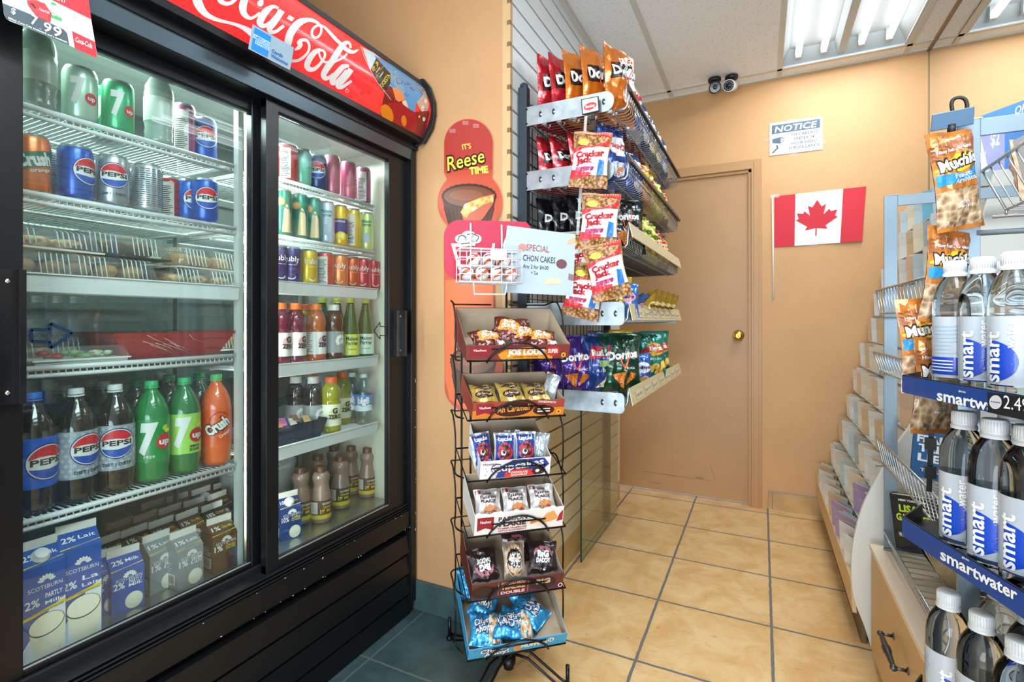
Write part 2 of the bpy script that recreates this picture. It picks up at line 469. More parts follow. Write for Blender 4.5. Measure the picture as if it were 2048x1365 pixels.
# fluorescent troffer
TUBE = M('f8fcff', 0.4, emit=2.6)
REFL = M('c3cacc', 0.4)
f = thing('ceiling_light', (0.386, 2.67, ZC), label='open fluorescent ceiling fixture with four bare tubes near the end wall', cat='ceiling light')
hx, hy = 0.294, 0.61
b = MB()
b.box((-hx, -hy, 0.075), (hx, hy, 0.085), REFL)
for s in (-1, 1):
    b.prism([(s*hx, -hy, 0.0), (s*hx, hy, 0.0), (s*(hx-0.045), hy, 0.075), (s*(hx-0.045), -hy, 0.075)], (s*0.006, 0, 0.004), REFL)
    b.prism([(-hx, s*hy, 0.0), (hx, s*hy, 0.0), (hx, s*(hy-0.05), 0.075), (-hx, s*(hy-0.05), 0.075)], (0, s*0.006, 0.004), REFL)
b.build('housing', f)
b = MB()
for s in (-1, 1):
    b.box((s*hx, -hy, -0.004), (s*(hx-0.014), hy, 0.004), REFL); b.box((-hx, s*hy, -0.004), (hx, s*(hy-0.014), 0.004), REFL)
b.build('frame', f)
b = MB(); b.prism([(-0.034, -hy+0.03, 0.07), (0.034, -hy+0.03, 0.07), (0.018, -hy+0.03, 0.012), (-0.018, -hy+0.03, 0.012)], (0, 2*hy-0.06, 0), REFL); b.build('ballast_cover', f)
for x in (-0.205, -0.085, 0.085, 0.205):
    b = MB(); b.rod([(x, -hy+0.075, 0.03), (x, hy-0.085, 0.03)], 0.0165, TUBE, 10)
    b.build('fluorescent_tube', f)
    area('tube_light', (0.386+x, 2.67, ZC+0.0125), 0.022, 1.05, 4.0, col=(0.84, 0.93, 1))
    b = MB()
    for s in (-1, 1): b.box((x-0.014, s*(hy-0.05), 0.012), (x+0.014, s*(hy-0.075), 0.075), REFL)
    b.build('lamp_holder', f)
# slatwall partition
def slat(name, z0, z1, face, gro, y0, y1, label=None):
    b = MB(); b.box((XS-0.09, y0, z0), (XS-0.012, y1, z1), gro)
    z = z0
    while z < z1-0.005:
        b.box((XS-0.0125, y0+0.001, z), (XS, y1, min(z+0.0665, z1)), face)
        b.box((XS-0.0125, y0+0.0005, z+0.0665), (XS-0.008, y1, min(z+0.071, z1)), gro)
        z += 0.0765
    return struct(b.build(name))
slat('wall_slatwall', 0.885, ZC-0.03, M('e9f0f2', 0.35, bump=0.03, bs=8), M('8d7550', 0.6), YW+0.02, 3.14)
slat('wall_slatwall', 0.12, 0.885, M('ded2b0', 0.4, var=0.05, vs=5), M('a2865a', 0.6), YW+0.02, 3.14)
b = MB(); b.box((XS-0.03, YW, 0.12), (XS+0.001, YW+0.018, ZC), M('c8a77a', 0.5))
z = 0.12+0.0665
while z < ZC:
    b.box((XS-0.012, YW-0.0008, z-0.004), (XS+0.0015, YW+0.010, z+0.012), M('7c6442', 0.6)); z += 0.0765
struct(b.build('trim_4'))
b = MB(); b.box((XS-0.02, YW, ZC-0.03), (XS+0.012, 3.14, ZC-0.006), M('d8d6cc', 0.5)); struct(b.build('trim_5'))
b = MB(); b.box((XS-0.09, 3.14, 0), (XS+0.001, 3.155, ZC-0.03), M('e4dcc4', 0.5)); struct(b.build('trim_6'))
b = MB(); b.box((XS-0.09, YW+0.12, 0), (XS+0.004, 3.14, 0.12), M('c9a672', 0.4, var=0.15, vs=8)); struct(b.build('baseboard_left'))
b = MB(); b.box((-1.95, YW-0.012, 0), (XS+0.004, YW, 0.115), M('3f5557', 0.35, var=0.25, vs=12)); struct(b.build('baseboard_stub', bevel=0.003))
b = MB(); b.box((0.035, YB-0.012, 0), (XM-0.01, YB, 0.105), M('c79f6c', 0.4, var=0.2, vs=10)); b.box((0.035, YB-0.013, 0.105), (XM-0.01, YB, 0.109), M('9c9a8c', 0.7)); b.box((0.055, YB-0.0125, 0), (0.059, YB, 0.105), M('7d7c76', 0.7))
struct(b.build('baseboard_back'))
# door and frame
DOOR = M('b68c60', 0.42, bump=0.05, bs=60, var=0.05, vs=4)
DFR = M('b88b5c', 0.38, bump=0.04, bs=70)
b = MB()
b.box((DX0, YB+0.012, 0.012), (DX1, YB+0.055, DZ-0.003), DOOR)
SCF = M('8a6a44', 0.6)
for (u0, v0, u1, v1, wd) in ((1285, 943, 1350, 952, 0.002), (1330, 950, 1420, 962, 0.0015), (1392, 955, 1406, 957, 0.006), (1420, 930, 1431, 962, 0.0016), (1300, 965, 1322, 968, 0.003), (1452, 830, 1470, 838, 0.001)):
    p, q = PY(u0, v0, YB+0.0115), PY(u1, v1, YB+0.0115); b.bar(p, q, 0.0012, wd, SCF)
d = b.build('door_1', bevel=0.002); struct(d)
b = MB()
b.box((DX1-0.001, YB-0.018, 0), (DX1+0.055, YB+0.06, DZ+0.055), DFR); b.box((DX1-0.018, YB-0.004, 0), (DX1, YB+0.012, DZ), DFR)
b.box((DX0-0.055, YB-0.018, 0), (DX0+0.001, YB+0.06, DZ+0.055), DFR)
b.box((DX0, YB-0.018, DZ), (DX1, YB+0.06, DZ+0.055), DFR); b.box((DX0, YB-0.004, DZ-0.018), (DX1, YB+0.012, DZ), DFR)
b.box((DX1+0.012, YB-0.021, 0), (DX1+0.040, YB-0.018, DZ+0.04), DFR)
struct(b.build('trim_7', bevel=0.003))
k = thing('door_knob', (-0.128, YB+0.012, 1.03), label='polished brass round door knob on the tan door', cat='door knob')
BR = M('d9a441', 0.18, 1)
b = MB(); b.T = Matrix.Rotation(PI/2, 4, 'X')
b.lathe([(0.0, 0), (0.033, 0.001), (0.031, 0.006), (0.014, 0.012), (0.012, 0.03)], BR); b.build('rosette', k)
b = MB(); b.T = Matrix.Rotation(PI/2, 4, 'X')
b.lathe([(0.012, 0.028), (0.024, 0.034), (0.029, 0.046), (0.026, 0.058), (0.012, 0.064), (0.006, 0.062), (0.0, 0.062)], BR); b.build('knob', k)
# flat sign helper: a plane y = const seen from the room; (u, v) pixel outlines are put on it
def quadmap(P0, P1, P3):
    """local (0..1, 0..1) -> world, P0 bottom left, P1 bottom right, P3 top left"""
    P0, P1, P3 = Vector(P0), Vector(P1), Vector(P3); ex, ey = P1-P0, P3-P0; n = ex.cross(ey).normalized()
    return lambda x, y, d=0.0: P0+ex*x+ey*y+n*d
# NOTICE sign
yy = YB-0.003
q0 = quadmap(PY(1539, 312, yy), PY(1645, 299, yy), PY(1539, 248, yy))
W_, H_ = (PY(1645, 299, yy)-PY(1539, 312, yy)).length, (PY(1539, 248, yy)-PY(1539, 312, yy)).length
def mm(q, W, H): return lambda d: (lambda x, y: q(x/W, y/H, d))
f = mm(q0, W_, H_); b = MB()
PAP = M('dfe3e6', 0.4); GR = M('4f6373', 0.5); TAPE = clear('tape', haze=0.12, rough=0.2)
b.prism([q0(0, 0), q0(1, 0), q0(1, 1), q0(0, 1)], (0, -0.0015, 0), PAP)
b.decal(d_rect(0.012, H_*0.66, W_-0.012, H_*0.93), f(0.002), GR)
b.decal(d_text('NOTICE', W_/2, H_*0.70, w=W_*0.80, h=H_*0.175, bold=0.02, shear=0.15), f(0.003), WHT)
for i, t in enumerate(('THIS AREA IS', 'UNDER 24', 'HOUR VIDEO', 'SURVEILLANCE')):
    b.decal(d_text(t, W_*0.66, H_*(0.52-0.135*i), h=H_*0.085, w=W_*(0.50, 0.38, 0.48, 0.58)[i], bold=0.012), f(0.002), M('3a4652', 0.5))
b.decal(d_poly([(W_*0.05, H_*0.50), (W_*0.20, H_*0.54), (W_*0.31, H_*0.50), (W_*0.31, H_*0.38), (W_*0.20, H_*0.34), (W_*0.06, H_*0.38)]), f(0.002), GR)
b.decal(d_rect(W_*0.22, H_*0.37, W_*0.31, H_*0.49), f(0.0025), PAP); b.decal(d_ell(W_*0.262, H_*0.43, W_*0.026, H_*0.04), f(0.003), GR); b.decal(d_ell(W_*0.266, H_*0.43, W_*0.014, H_*0.022), f(0.0035), PAP)
b.decal(d_poly([(W_*0.04, H_*0.08), (W_*0.14, H_*0.22), (W_*0.12, H_*0.30), (W_*0.16, H_*0.30), (W_*0.18, H_*0.20), (W_*0.07, H_*0.06)]), f(0.002), GR)
for x, y in ((0.45, 0.97), (0.45, -0.06), (-0.03, 0.5), (0.98, 0.2)): b.decal(d_rect(x*W_-0.02, y*H_-0.005, x*W_+0.02, y*H_+0.012), f(0.004), TAPE)
tag(b.build('notice_sign'), 'grey and white NOTICE video surveillance sign taped on the end wall', 'sign')
# Canadian flag
q0 = quadmap(PY(1549, 495, yy), PY(1724, 483, yy), PY(1549, 393, yy))
W_, H_ = (PY(1724, 483, yy)-PY(1549, 495, yy)).length, (PY(1549, 393, yy)-PY(1549, 495, yy)).length
def flagf(d):
    def g(x, y):
        a = x/W_; c = y/H_
        p = q0(a+0.045*a*c, c, d+0.006*(1+math.sin(a*9+c*3))*a); return p
    return g
FR, FW = M('cf2f3d', 0.7, bump=0.1, bs=300), M('eae7e4', 0.7, bump=0.1, bs=300)
b = MB()
for x0, x1, mt_ in ((0, 0.24, FR), (0.24, 0.76, FW), (0.76, 1, FR)):
    b.grid(lambda s, t: flagf(0.001)((x0+(x1-x0)*s)*W_, t*H_), 8, 8, mt_); b.grid(lambda s, t: flagf(0.0)((x0+(x1-x0)*s)*W_, t*H_), 8, 8, mt_, flip=True)
leaf = [(0, -0.38), (0.012, -0.20), (0.21, -0.235), (0.17, -0.15), (0.385, 0.02), (0.335, 0.055), (0.37, 0.19), (0.255, 0.165), (0.23, 0.225), (0.125, 0.11), (0.165, 0.345), (0.085, 0.30), (0, 0.46)]
leaf = leaf+[(-x, y) for x, y in leaf[1:-1][::-1]]
leaf = [(x, y) for x, y in leaf]; leaf[0] = (0.012, -0.38); leaf.append((-0.012, -0.38))
b.decal(d_poly([(W_*0.485+x*H_*0.86, H_*0.47+y*H_*0.80) for x, y in leaf]), flagf(0.0022), FR, L=0.02)
fl = thing('canadian_flag', tuple(PY(1549, 495, yy)), label='small red and white maple leaf flag taped to the end wall', cat='flag')
o = b.build('flag_cloth', fl, loc=-fl.location)
b = MB(); b.rod([PY(1545, 393, yy-0.004), PY(1547, 597, yy-0.004)], 0.0048, M('f4f1ea', 0.5), 8); b.build('stick', fl, loc=-fl.location)
b = MB(); b.decal(d_poly([(-0.01, -0.01), (0.03, -0.005), (0.035, 0.015), (-0.005, 0.02)]), lambda x, y: q0(x/W_+0.44, y/H_, 0.004), TAPE); b.decal(d_rect(-0.02, H_-0.01, 0.025, H_+0.01), lambda x, y: q0(x/W_, y/H_, 0.006), TAPE); b.build('tape', fl, loc=-fl.location)
# cameras on the ceiling
def cctv(loc, rz, shell, lab):
    t = thing('security_camera', loc, rz, lab, 'security camera')
    b = MB(); b.lathe([(0.0, 0), (0.036, 0), (0.036, -0.012), (0.03, -0.02), (0.0, -0.02)], DARK); b.build('mount', t)
    b = MB(); b.rod([(0, 0, -0.018), (0, 0.002, -0.036)], 0.009, DARK, 8); b.build('stem', t)
    T = Matrix.Translation((0, 0.0, -0.055)) @ Matrix.Rotation(math.radians(108), 4, 'X')
    b = MB(); b.T = T; b.lathe([(0, -0.03), (0.026, -0.03), (0.03, -0.022), (0.031, 0.03), (0.034, 0.034), (0.034, 0.055), (0.029, 0.055)], shell); b.build('body', t)
    b = MB(); b.T = T; b.lathe([(0.03, 0.050), (0.0, 0.052)], M('2c3138', 0.2)); b.lathe([(0.012, 0.052), (0.012, 0.056), (0, 0.056)], M('06070a', 0.05, coat=1))
    for i in range(14):
        a = 2*PI*i/14; b.ball((0.0215*math.sin(a), 0.0215*math.cos(a), 0.053), 0.0026, M('dfe6ee', 0.3), 6, 4)
    b.build('lens', t)
p = PZ(1429, 156, ZC); cctv((p.x, p.y, ZC-0.006), math.radians(8), DARK, 'dark bullet security camera on the ceiling, beside a white-bodied one')
p = PZ(1463, 151, ZC); cctv((p.x, p.y, ZC-0.006), math.radians(-14), M('dcdcd8', 0.4), 'white-bodied bullet security camera on the ceiling, beside a dark one')
# glass sheet leaning on the slatwall
GL = clear('green edged glass', tint=(0.90, 0.95, 0.92), refl=1.4)
GE = M('1f4a3c', 0.15)
t = thing('leaning_glass', (-0.751, 2.25, 0), label='tall clear glass panel standing on the floor against the cream slatwall', cat='glass panel')
b = MB(); b.box((-0.003, 0.004, 0.004), (0.003, 0.66, 0.72), GL); b.build('glass_sheet', t)
b = MB(); b.box((-0.0035, 0, 0), (0.0035, 0.004, 0.72), GE); b.box((-0.0035, 0, 0), (0.0035, 0.66, 0.003), M('6f8a80', 0.2)); b.build('polished_edge', t)
# ================================================================ THE BEVERAGE COOLER (front faces the aisle, +x)
CY0, CY1 = 0.33, 1.598
cool = thing('beverage_cooler', (-1.5, 0.96, 0), label='tall black two-door sliding glass beverage cooler with a red lit-look sign on top', cat='beverage cooler')
CL = -Vector((-1.5, 0.96, 0))
def kid(b, name, parent=None, bevel=0, off=CL):
    return b.build(name, parent or cool, bevel, loc=off)
LIN = M('b4beb8', 0.45)
b = MB()
b.box((-1.83, CY0, 0.04), (-1.80, CY1, 2.0), DARK)
b.box((-1.80, CY0, 0.04), (-1.24, CY0+0.035, 2.0), DARK); b.box((-1.80, CY1-0.035, 0.04), (-1.24, CY1, 2.0), DARK)
b.box((-1.80, CY0+0.035, 1.79), (-1.24, CY1-0.035, 2.0), DARK); b.box((-1.80, CY0+0.035, 0.04), (-1.24, CY1-0.035, 0.40), DARK)
kid(b, 'cabinet')
b = MB()
b.box((-1.80, CY0+0.035, 0.40), (-1.785, CY1-0.035, 1.79), M('5f6c6c', 0.5)); b.box((-1.785, CY0+0.035, 0.40), (-1.24, CY0+0.05, 1.79), LIN); b.box((-1.785, CY1-0.05, 0.40), (-1.265, CY1-0.035, 1.79), M('d2d4c4', 0.45, bump=0.1, bs=9))
b.box((-1.785, CY0+0.05, 1.775), (-1.24, CY1-0.05, 1.79), LIN)
kid(b, 'interior_liner')
b = MB(); b.box((-1.785, CY0+0.05, 0.40), (-1.262, CY1-0.05, 0.43), M('a9aca6', 0.28, 0.9, bump=0.04, bs=20)); kid(b, 'stainless_floor')
# front frame
b = MB()
b.box((-1.245, CY0, 0.04), (-1.205, CY0+0.05, 1.79), BLACK); b.box((-1.245, CY1-0.028, 0.04), (-1.200, CY1, 1.79), BLACK)
b.box((-1.30, CY0, 1.735), (-1.205, CY1, 1.80), BLACK); b.box((-1.30, CY0, 0.33), (-1.208, CY1, 0.395), BLACK)
for z in (0.40, 0.41, 0.42): b.box((-1.29, CY0+0.02, z-0.004), (-1.212, CY1-0.03, z), DARK)
b.box((-1.262, CY0+0.05, 0.395), (-1.252, CY1-0.03, 0.44), DARK)
kid(b, 'front_frame', bevel=0.003)
b = MB(); b.prism([(-1.2045, CY0, 1.737), (-1.2045, CY1, 1.737), (-1.200, CY1, 1.776), (-1.200, CY0, 1.776)], (-0.004, 0, 0), M('5c6c76', 0.3, 0.75)); b.box((-1.206, CY0, 1.776), (-1.194, CY1, 1.80), BLACK); kid(b, 'header_strip')  # blue-grey colour stands in for reflections on a black anodized strip
b = MB()
for i in range(4):
    z = 0.315-i*0.078
    b.prism([(-1.240, CY0+0.01, z-0.07), (-1.205, CY0+0.01, z-0.078), (-1.212, CY0+0.01, z-0.012), (-1.245, CY0+0.01, z)], (0, CY1-CY0-0.04, 0), BLACK)
b.box((-1.26, CY0, 0.03), (-1.245, CY1, 0.33), DARK)
b.box((-1.24, CY0, 0.0), (-1.215, CY1, 0.03), DARK)
for y in (CY0+0.01, CY1-0.035): b.box((-1.235, y, 0.02), (-1.204, y+0.012, 0.32), BLACK)
kid(b, 'louvred_grille')
CHIP = M('c9cbc8', 0.6); b = MB()
for _ in range(26):
    y = R.uniform(0.7, CY1-0.01); z = R.choice((0.33, 0.333, 0.39, 0.393)); b.ball((-1.2075, y, z), R.uniform(0.0006, 0.0014), CHIP, 6, 4, sy=R.uniform(1, 4))
for _ in range(16):
    b.ball((-1.2, CY1-R.uniform(0.0, 0.006), R.uniform(0.28, 0.9)), R.uniform(0.0006, 0.0015), CHIP, 6, 4, sz=R.uniform(1, 5))
for _ in range(8): b.ball((-1.1965, R.uniform(0.6, 1.4), R.uniform(1.78, 1.80)), 0.0012, CHIP, 6, 4, sy=2)
tag(kid(b, 'paint_chips'), 'pale chips in the black paint', kind='stuff')
# doors
DG = clear('cooler glass', tint=(0.91, 0.965, 0.95), refl=1.5, rough=0.0, haze=0.010, hcol=(0.72, 0.95, 0.86))  # slight green haze mixed in for the pale reflection washing the doors
def door(name, y0, y1, x, zt, zb, wl, wr, lab, handle):
    dr = thing(name, (x, y0, zb)); dr['label'] = lab; dr.parent = cool; dr.location = Vector((x, y0, zb))+CL
    h = zt-zb; wdt = y1-y0
    b = MB()
    b.box((-0.012, 0, 0), (0.012, wl, h), BLACK); b.box((-0.012, wdt-wr, 0), (0.012, wdt, h), BLACK)
    b.box((-0.011, 0, h-0.035), (0.011, wdt, h), BLACK); b.box((-0.011, 0, 0), (0.011, wdt, 0.045), BLACK)
    b.box((-0.015, wl, h-0.04), (0.004, wdt-wr, h-0.03), M('24323a', 0.3)); b.box((0.004, wl, 0.045), (0.009, wdt-wr, 0.049), M('c4cdca', 0.3, 0.8))
    o = b.build('door_frame', dr, 0.002); o['label'] = 'black aluminium frame of the sliding door'
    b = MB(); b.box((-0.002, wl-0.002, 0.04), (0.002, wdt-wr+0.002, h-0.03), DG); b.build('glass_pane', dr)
    return dr, h, wdt
d1, h1, w1 = door('sliding_door', 0.375, 0.990, -1.275, 1.735, 0.405, 0.082, 0.050, 'left sliding glass door with arrow mark', None)
d2, h2, w2 = door('sliding_door', 0.955, 1.572, -1.235, 1.745, 0.398, 0.040, 0.104, 'right sliding glass door with arrow mark', None)
def handle(dr, yl, z0, z1):
    b = MB()
    b.box((0.012, yl-0.020, z0), (0.030, yl+0.020, z1), M('0e1013', 0.25, coat=0.4)); b.box((0.030, yl+0.010, z0), (0.044, yl+0.020, z1), M('0e1013', 0.25, coat=0.4)); b.box((0.030, yl-0.020, z0), (0.036, yl-0.013, z1), M('0e1013', 0.25, coat=0.4))
    for z in (z0+0.022, z1-0.022): b.ball((0.0315, yl-0.002, z), 0.0045, CHROME, 10, 6, sx=0.4)
    b.build('door_handle', dr, 0.0015)
handle(d1, 0.055, 0.56, 0.81)
handle(d2, 0.556, 0.59, 0.76)
# arrow marks on the panes
def arrow(dr, pts, x, wd, mat):
    b = MB(); n = len(pts)
    for i in range(n):
        p, q = pts[i], pts[(i+1) % n]; b.bar((x, p[0], p[1]), (x, q[0], q[1]), wd, 0.0008, mat, up=(1, 0, 0))
    b.build('arrow_mark', dr)
def onpane(dr, pts, xw):
    r = []
    for u, v in pts:
        p = PX(u, v, xw); r.append((p.y+CL.y-dr.location.y, p.z-dr.location.z))
    return r
arrow(d1, onpane(d1, [(62, 660), (100, 660), (101, 647), (145, 667), (101, 697), (101, 684), (63, 684)], -1.272), 0.003, 0.006, M('14304a', 0.3))
arrow(d2, onpane(d2, [(748, 662), (760, 645), (760, 653), (773, 654), (773, 672), (760, 671), (760, 679)], -1.232), 0.003, 0.0035, M('20262a', 0.3))
# centre pilasters and lamps
b = MB()
for y, w_, mt_ in ((0.944, 0.014, M('cfd4cf', 0.4)), (0.976, 0.010, M('e6e0bd', 0.4))):
    b.box((-1.345, y, 0.43), (-1.325, y+w_, 1.775), mt_)
kid(b, 'pilaster')
b = MB(); b.box((-1.62, 0.9375, 0.43), (-1.60, 0.9415, 1.775), M('7f8b8a', 0.4, 0.6)); b.box((-1.74, 1.530, 0.43), (-1.72, 1.5475, 1.775), M('a9a497', 0.4, 0.6)); kid(b, 'pilaster')
# shelves
EP = M('dfe5e6', 0.35)
SHELF = {}
def shelf(key, z, y0, y1, lip, xf=-1.33):
    sh = thing('shelf', (xf, y0, z)); sh['label'] = 'white wire shelf with a price channel' if lip else 'white wire shelf'
    sh.parent = cool; sh.location = Vector((xf, y0, z))+CL
    L = y1-y0; b = MB()
    b.rod([(0, 0, -0.006), (0, L, -0.006)], 0.006, EP, 8)
    b.rod([(-0.004, 0, -0.022), (-0.004, L, -0.022)], 0.005, EP, 6)
    b.rod([(-0.42, 0, -0.008), (-0.42, L, -0.008)], 0.004, EP, 6); b.rod([(-0.2, 0, -0.012), (-0.2, L, -0.012)], 0.004, EP, 6)
    n = int(L/0.0125)
    for i in range(n+1):
        y = L*i/n; b.rod([(-0.42, y, -0.0035), (-0.004, y, -0.0035), (-0.001, y, -0.02)], 0.0016, EP, 4)
    for y in (0.004, L-0.004): b.rod([(-0.42, y, -0.008), (0, y, -0.008)], 0.005, EP, 6)
    b.build('wire_deck', sh)
    if lip:
        b = MB(); b.prism([(0.004, 0, 0.004), (0.012, 0, 0.002), (0.009, 0, -0.033), (0.004, 0, -0.036)], (0, L+0.006, 0), EP); b.box((0.004, 0, 0.003), (0.016, L+0.006, 0.006), EP)
        b.build('price_channel', sh)
    SHELF[key] = (xf, y0, y1, z); return sh
shelf('L1', 1.560, 0.40, 0.932, 0); shelf('L2', 1.385, 0.40, 0.936, 0); shelf('L3', 1.212, 0.40, 0.936, 1); shelf('L4', 1.028, 0.40, 0.930, 0); shelf('L5', 0.720, 0.40, 0.932, 0)
shelf('R1', 1.563, 0.995, 1.505, 0); shelf('R2', 1.386, 0.995, 1.508, 0); shelf('R3', 1.237, 0.995, 1.508, 1); shelf('R4', 0.982, 0.995, 1.512, 1); shelf('R5', 0.728, 0.995, 1.510, 1)
SHELF['LF'] = (-1.33, 0.4, 0.93, 0.430); SHELF['RF'] = (-1.33, 0.99, 1.51, 0.430)
# sign canopy
SZ0, SZ1 = 1.818, 2.018
def sx(z):
    t = (z-SZ0)/(SZ1-SZ0); return -1.165+0.042*math.sin(PI*max(0, min(1, t)))
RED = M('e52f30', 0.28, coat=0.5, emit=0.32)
b = MB()
b.grid(lambda s, t: Vector((sx(SZ0+(SZ1-SZ0)*t), CY0+(CY1-CY0-0.012)*s, SZ0+(SZ1-SZ0)*t)), 2, 14, RED)
def onsign(d):
    def g(u, v):
        x = -1.14
        for _ in range(5):
            p = PX(u, v, x); x = sx(p.z)
        p.z = max(SZ0, min(SZ1, p.z)); p.y = min(CY1-0.012, p.y)
        return Vector((sx(p.z)+d, p.y, p.z))
    return g
def fr(ox, oy, sc): return lambda x, y: (ox+x*sc, oy+y*sc)
A_, B_, D_ = fr(370, 0, .1123), fr(550, 20, .13188), fr(700, 80, .16115)
S1_, S2_, S3_ = onsign(0.0008), onsign(0.0014), onsign(0.0020)
def stroke(pts, F, sc, surf=S2_, mat=WHT):
    b.decal(warp(d_stroke(pts), F), surf, mat)
for pts in ([(190, -60, 150), (230, 60, 160), (300, 180, 130), (400, 275, 95), (560, 350, 68), (750, 400, 52), (900, 440, 58), (1020, 490, 75), (1110, 540, 100), (1180, 590, 120), (1240, 640, 110)],
            [(590, -60, 90), (630, 20, 95), (720, 68, 72), (820, 50, 66), (900, -20, 60)],
            [(1075, -50, 110), (1025, 100, 140), (1035, 220, 115), (1095, 300, 85), (1170, 328, 56), (1250, 290, 50), (1330, 230, 55)],
            [(1340, 70, 105), (1365, 20, 50), (1350, -40, 40)],
            [(1660, 150, 40), (1560, 122, 66), (1450, 190, 115), (1370, 300, 130), (1330, 400, 125), (1380, 465, 85), (1460, 440, 66), (1550, 360, 55), (1630, 260, 45), (1665, 180, 36)],
            [(1725, 190, 105), (1650, 300, 110), (1565, 420, 115), (1500, 510, 105), (1530, 575, 75), (1620, 560, 60), (1700, 500, 58), (1755, 460, 52)]):
    stroke(pts, A_, 1)
b.decal(warp(d_poly([(1805, 330), (1895, 385), (1945, 325), (1850, 270)]), A_), S2_, WHT)
b.decal(warp(d_ell(1335, 62, 55, 55), A_), S2_, WHT)
for pts in ([(150, 640, 100), (190, 500, 115), (220, 380, 118), (285, 270, 118), (370, 190, 108), (470, 155, 72), (560, 160, 56), (640, 200, 46), (692, 260, 36), (692, 340, 34), (655, 402, 34), (600, 422, 38), (556, 380, 42), (560, 310, 38), (605, 255, 38), (660, 238, 34), (740, 260, 38), (830, 350, 48), (910, 440, 52), (985, 510, 52), (1060, 585, 62), (1120, 625, 66), (1180, 640, 50), (1230, 620, 36), (1268, 600, 8)],
            [(295, 610, 20), (350, 575, 60), (385, 525, 60), (360, 500, 70), (400, 460, 55), (470, 462, 44), (512, 530, 36), (500, 630, 38), (430, 715, 42), (340, 768, 44), (250, 775, 50)],
            [(690, 605, 50), (600, 640, 80), (520, 740, 92), (482, 840, 88), (515, 898, 76), (585, 898, 62), (655, 845, 48), (720, 760, 42), (752, 690, 38), (738, 630, 36), (690, 605, 40)],
            [(658, 640, 28), (682, 720, 28), (735, 785, 32), (800, 795, 40)],
            [(1142, 580, 34), (1128, 515, 40), (1080, 495, 58), (1010, 550, 86), (935, 660, 96), (860, 780, 98), (785, 880, 98), (735, 980, 88), (762, 1040, 66), (835, 1015, 50), (880, 970, 40)],
            [(850, 810, 30), (950, 765, 32), (1040, 715, 34), (1090, 660, 28)],
            [(1120, 850, 40), (1030, 862, 78), (950, 945, 88), (875, 1040, 90), (870, 1108, 72), (925, 1095, 56), (1005, 1010, 46), (1080, 910, 40)],
            [(1150, 900, 88), (1080, 1000, 88), (1000, 1090, 90), (955, 1155, 78), (1005, 1175, 55), (1080, 1130, 44), (1155, 1078, 38)]):
    stroke(pts, B_, 1)
b.decal(warp(d_stroke([(1090+24*math.cos(t), 1230+24*math.sin(t), 6) for t in [i*0.7 for i in range(10)]]), B_), S2_, WHT)
b.decal(warp(d_text('R', 1090, 1245, h=24, bold=0.02), lambda x, y: B_(x, 2*1230-y)), S2_, WHT)
for cx, cy, r in ((1320, 1258, 24), (1425, 1255, 20)):
    b.decal(warp(d_stroke([(cx+r*math.cos(t), cy+1.2*r*math.sin(t), 5) for t in [i*0.7 for i in range(10)]]), B_), S1_, M('b81f22', 0.3))
# artwork at the far end
def art(pts, col, surf=S1_, L=14, F=D_): b.decal(subdiv(*d_poly([F(x, y) for x, y in pts]), L), surf, M(col, 0.3, coat=0.4, emit=0.08))
art([(360, 975), (372, 930), (430, 640), (500, 570), (560, 650), (700, 780), (800, 900), (960, 870), (985, 900), (930, 1150), (880, 1260)], '7c1512')
art([(560, 780), (640, 790), (800, 905), (830, 1000), (815, 1150), (700, 1130), (560, 1060), (440, 960), (470, 780)], 'a3191c', S2_)
art([(150, 90), (240, 350), (420, 640), (480, 560), (540, 600), (700, 500), (300, 160)], 'cfdfe8')
art([(300, 190), (560, 330), (900, 560), (960, 700), (900, 690), (820, 780), (800, 900), (720, 850), (640, 720), (520, 600), (470, 500)], '4f9ad0', S2_)
art([(820, 560), (925, 605), (975, 800), (960, 880), (880, 890), (820, 780), (905, 680)], 'c9a98e', S3_)
art([(520, 600), (600, 590), (640, 650), (680, 740), (600, 770), (560, 740)], 'ee8a4a', S3_)
art([(640, 760), (690, 750), (720, 850), (650, 800)], 'f0cdb4', S3_)
art([(430, 350), (560, 400), (660, 600), (690, 660), (640, 680), (540, 560), (450, 480)], '7f9fb6', S3_)
b.decal(warp(d_ell(455, 920, 72, 125, -0.35, 24), D_), S3_, M('ef8b1e', 0.3, bump=0.3, bs=300)); b.decal(warp(d_ell(665, 1005, 32, 70, -0.1, 20), D_), S3_, M('ef8b1e', 0.3, bump=0.3, bs=300))
for cx, cy, rx, ry, c in ((930, 760, 20, 28, 'ece2d6'), (910, 985, 18, 26, 'd8d8d8'), (852, 955, 11, 18, 'f0c050'), (895, 850, 22, 40, 'e8ddd0')): b.decal(warp(d_ell(cx, cy, rx, ry, 0, 14), D_), onsign(0.0026), M(c, 0.3))
for pts in ([(790, 1000, 4), (860, 890, 4), (930, 860, 4), (970, 870, 4), (930, 890, 4), (910, 850, 4)], [(700, 1010, 5), (760, 980, 5), (800, 930, 5), (860, 870, 5)], [(440, 640, 5), (500, 640, 5), (545, 760, 5), (540, 960, 5), (600, 1040, 5), (650, 1035, 5)]):
    b.decal(warp(d_stroke(pts), D_), onsign(0.0026), M('d8382e', 0.3))
b.decal(warp(d_stroke([(125, 80, 4), (180, 240, 4), (300, 480, 4), (420, 640, 5), (500, 745, 5)]), D_), onsign(0.003), WHT)
for cx, cy, r in ((610, 500, 40), (690, 540, 16), (730, 530, 18), (780, 605, 18), (705, 670, 22), (748, 585, 10)):
    b.decal(warp(d_stroke([(cx+r*math.cos(t), cy+1.1*r*math.sin(t), 5) for t in [i*0.7 for i in range(7)]]), D_), onsign(0.0026), M('7a4e86', 0.4))
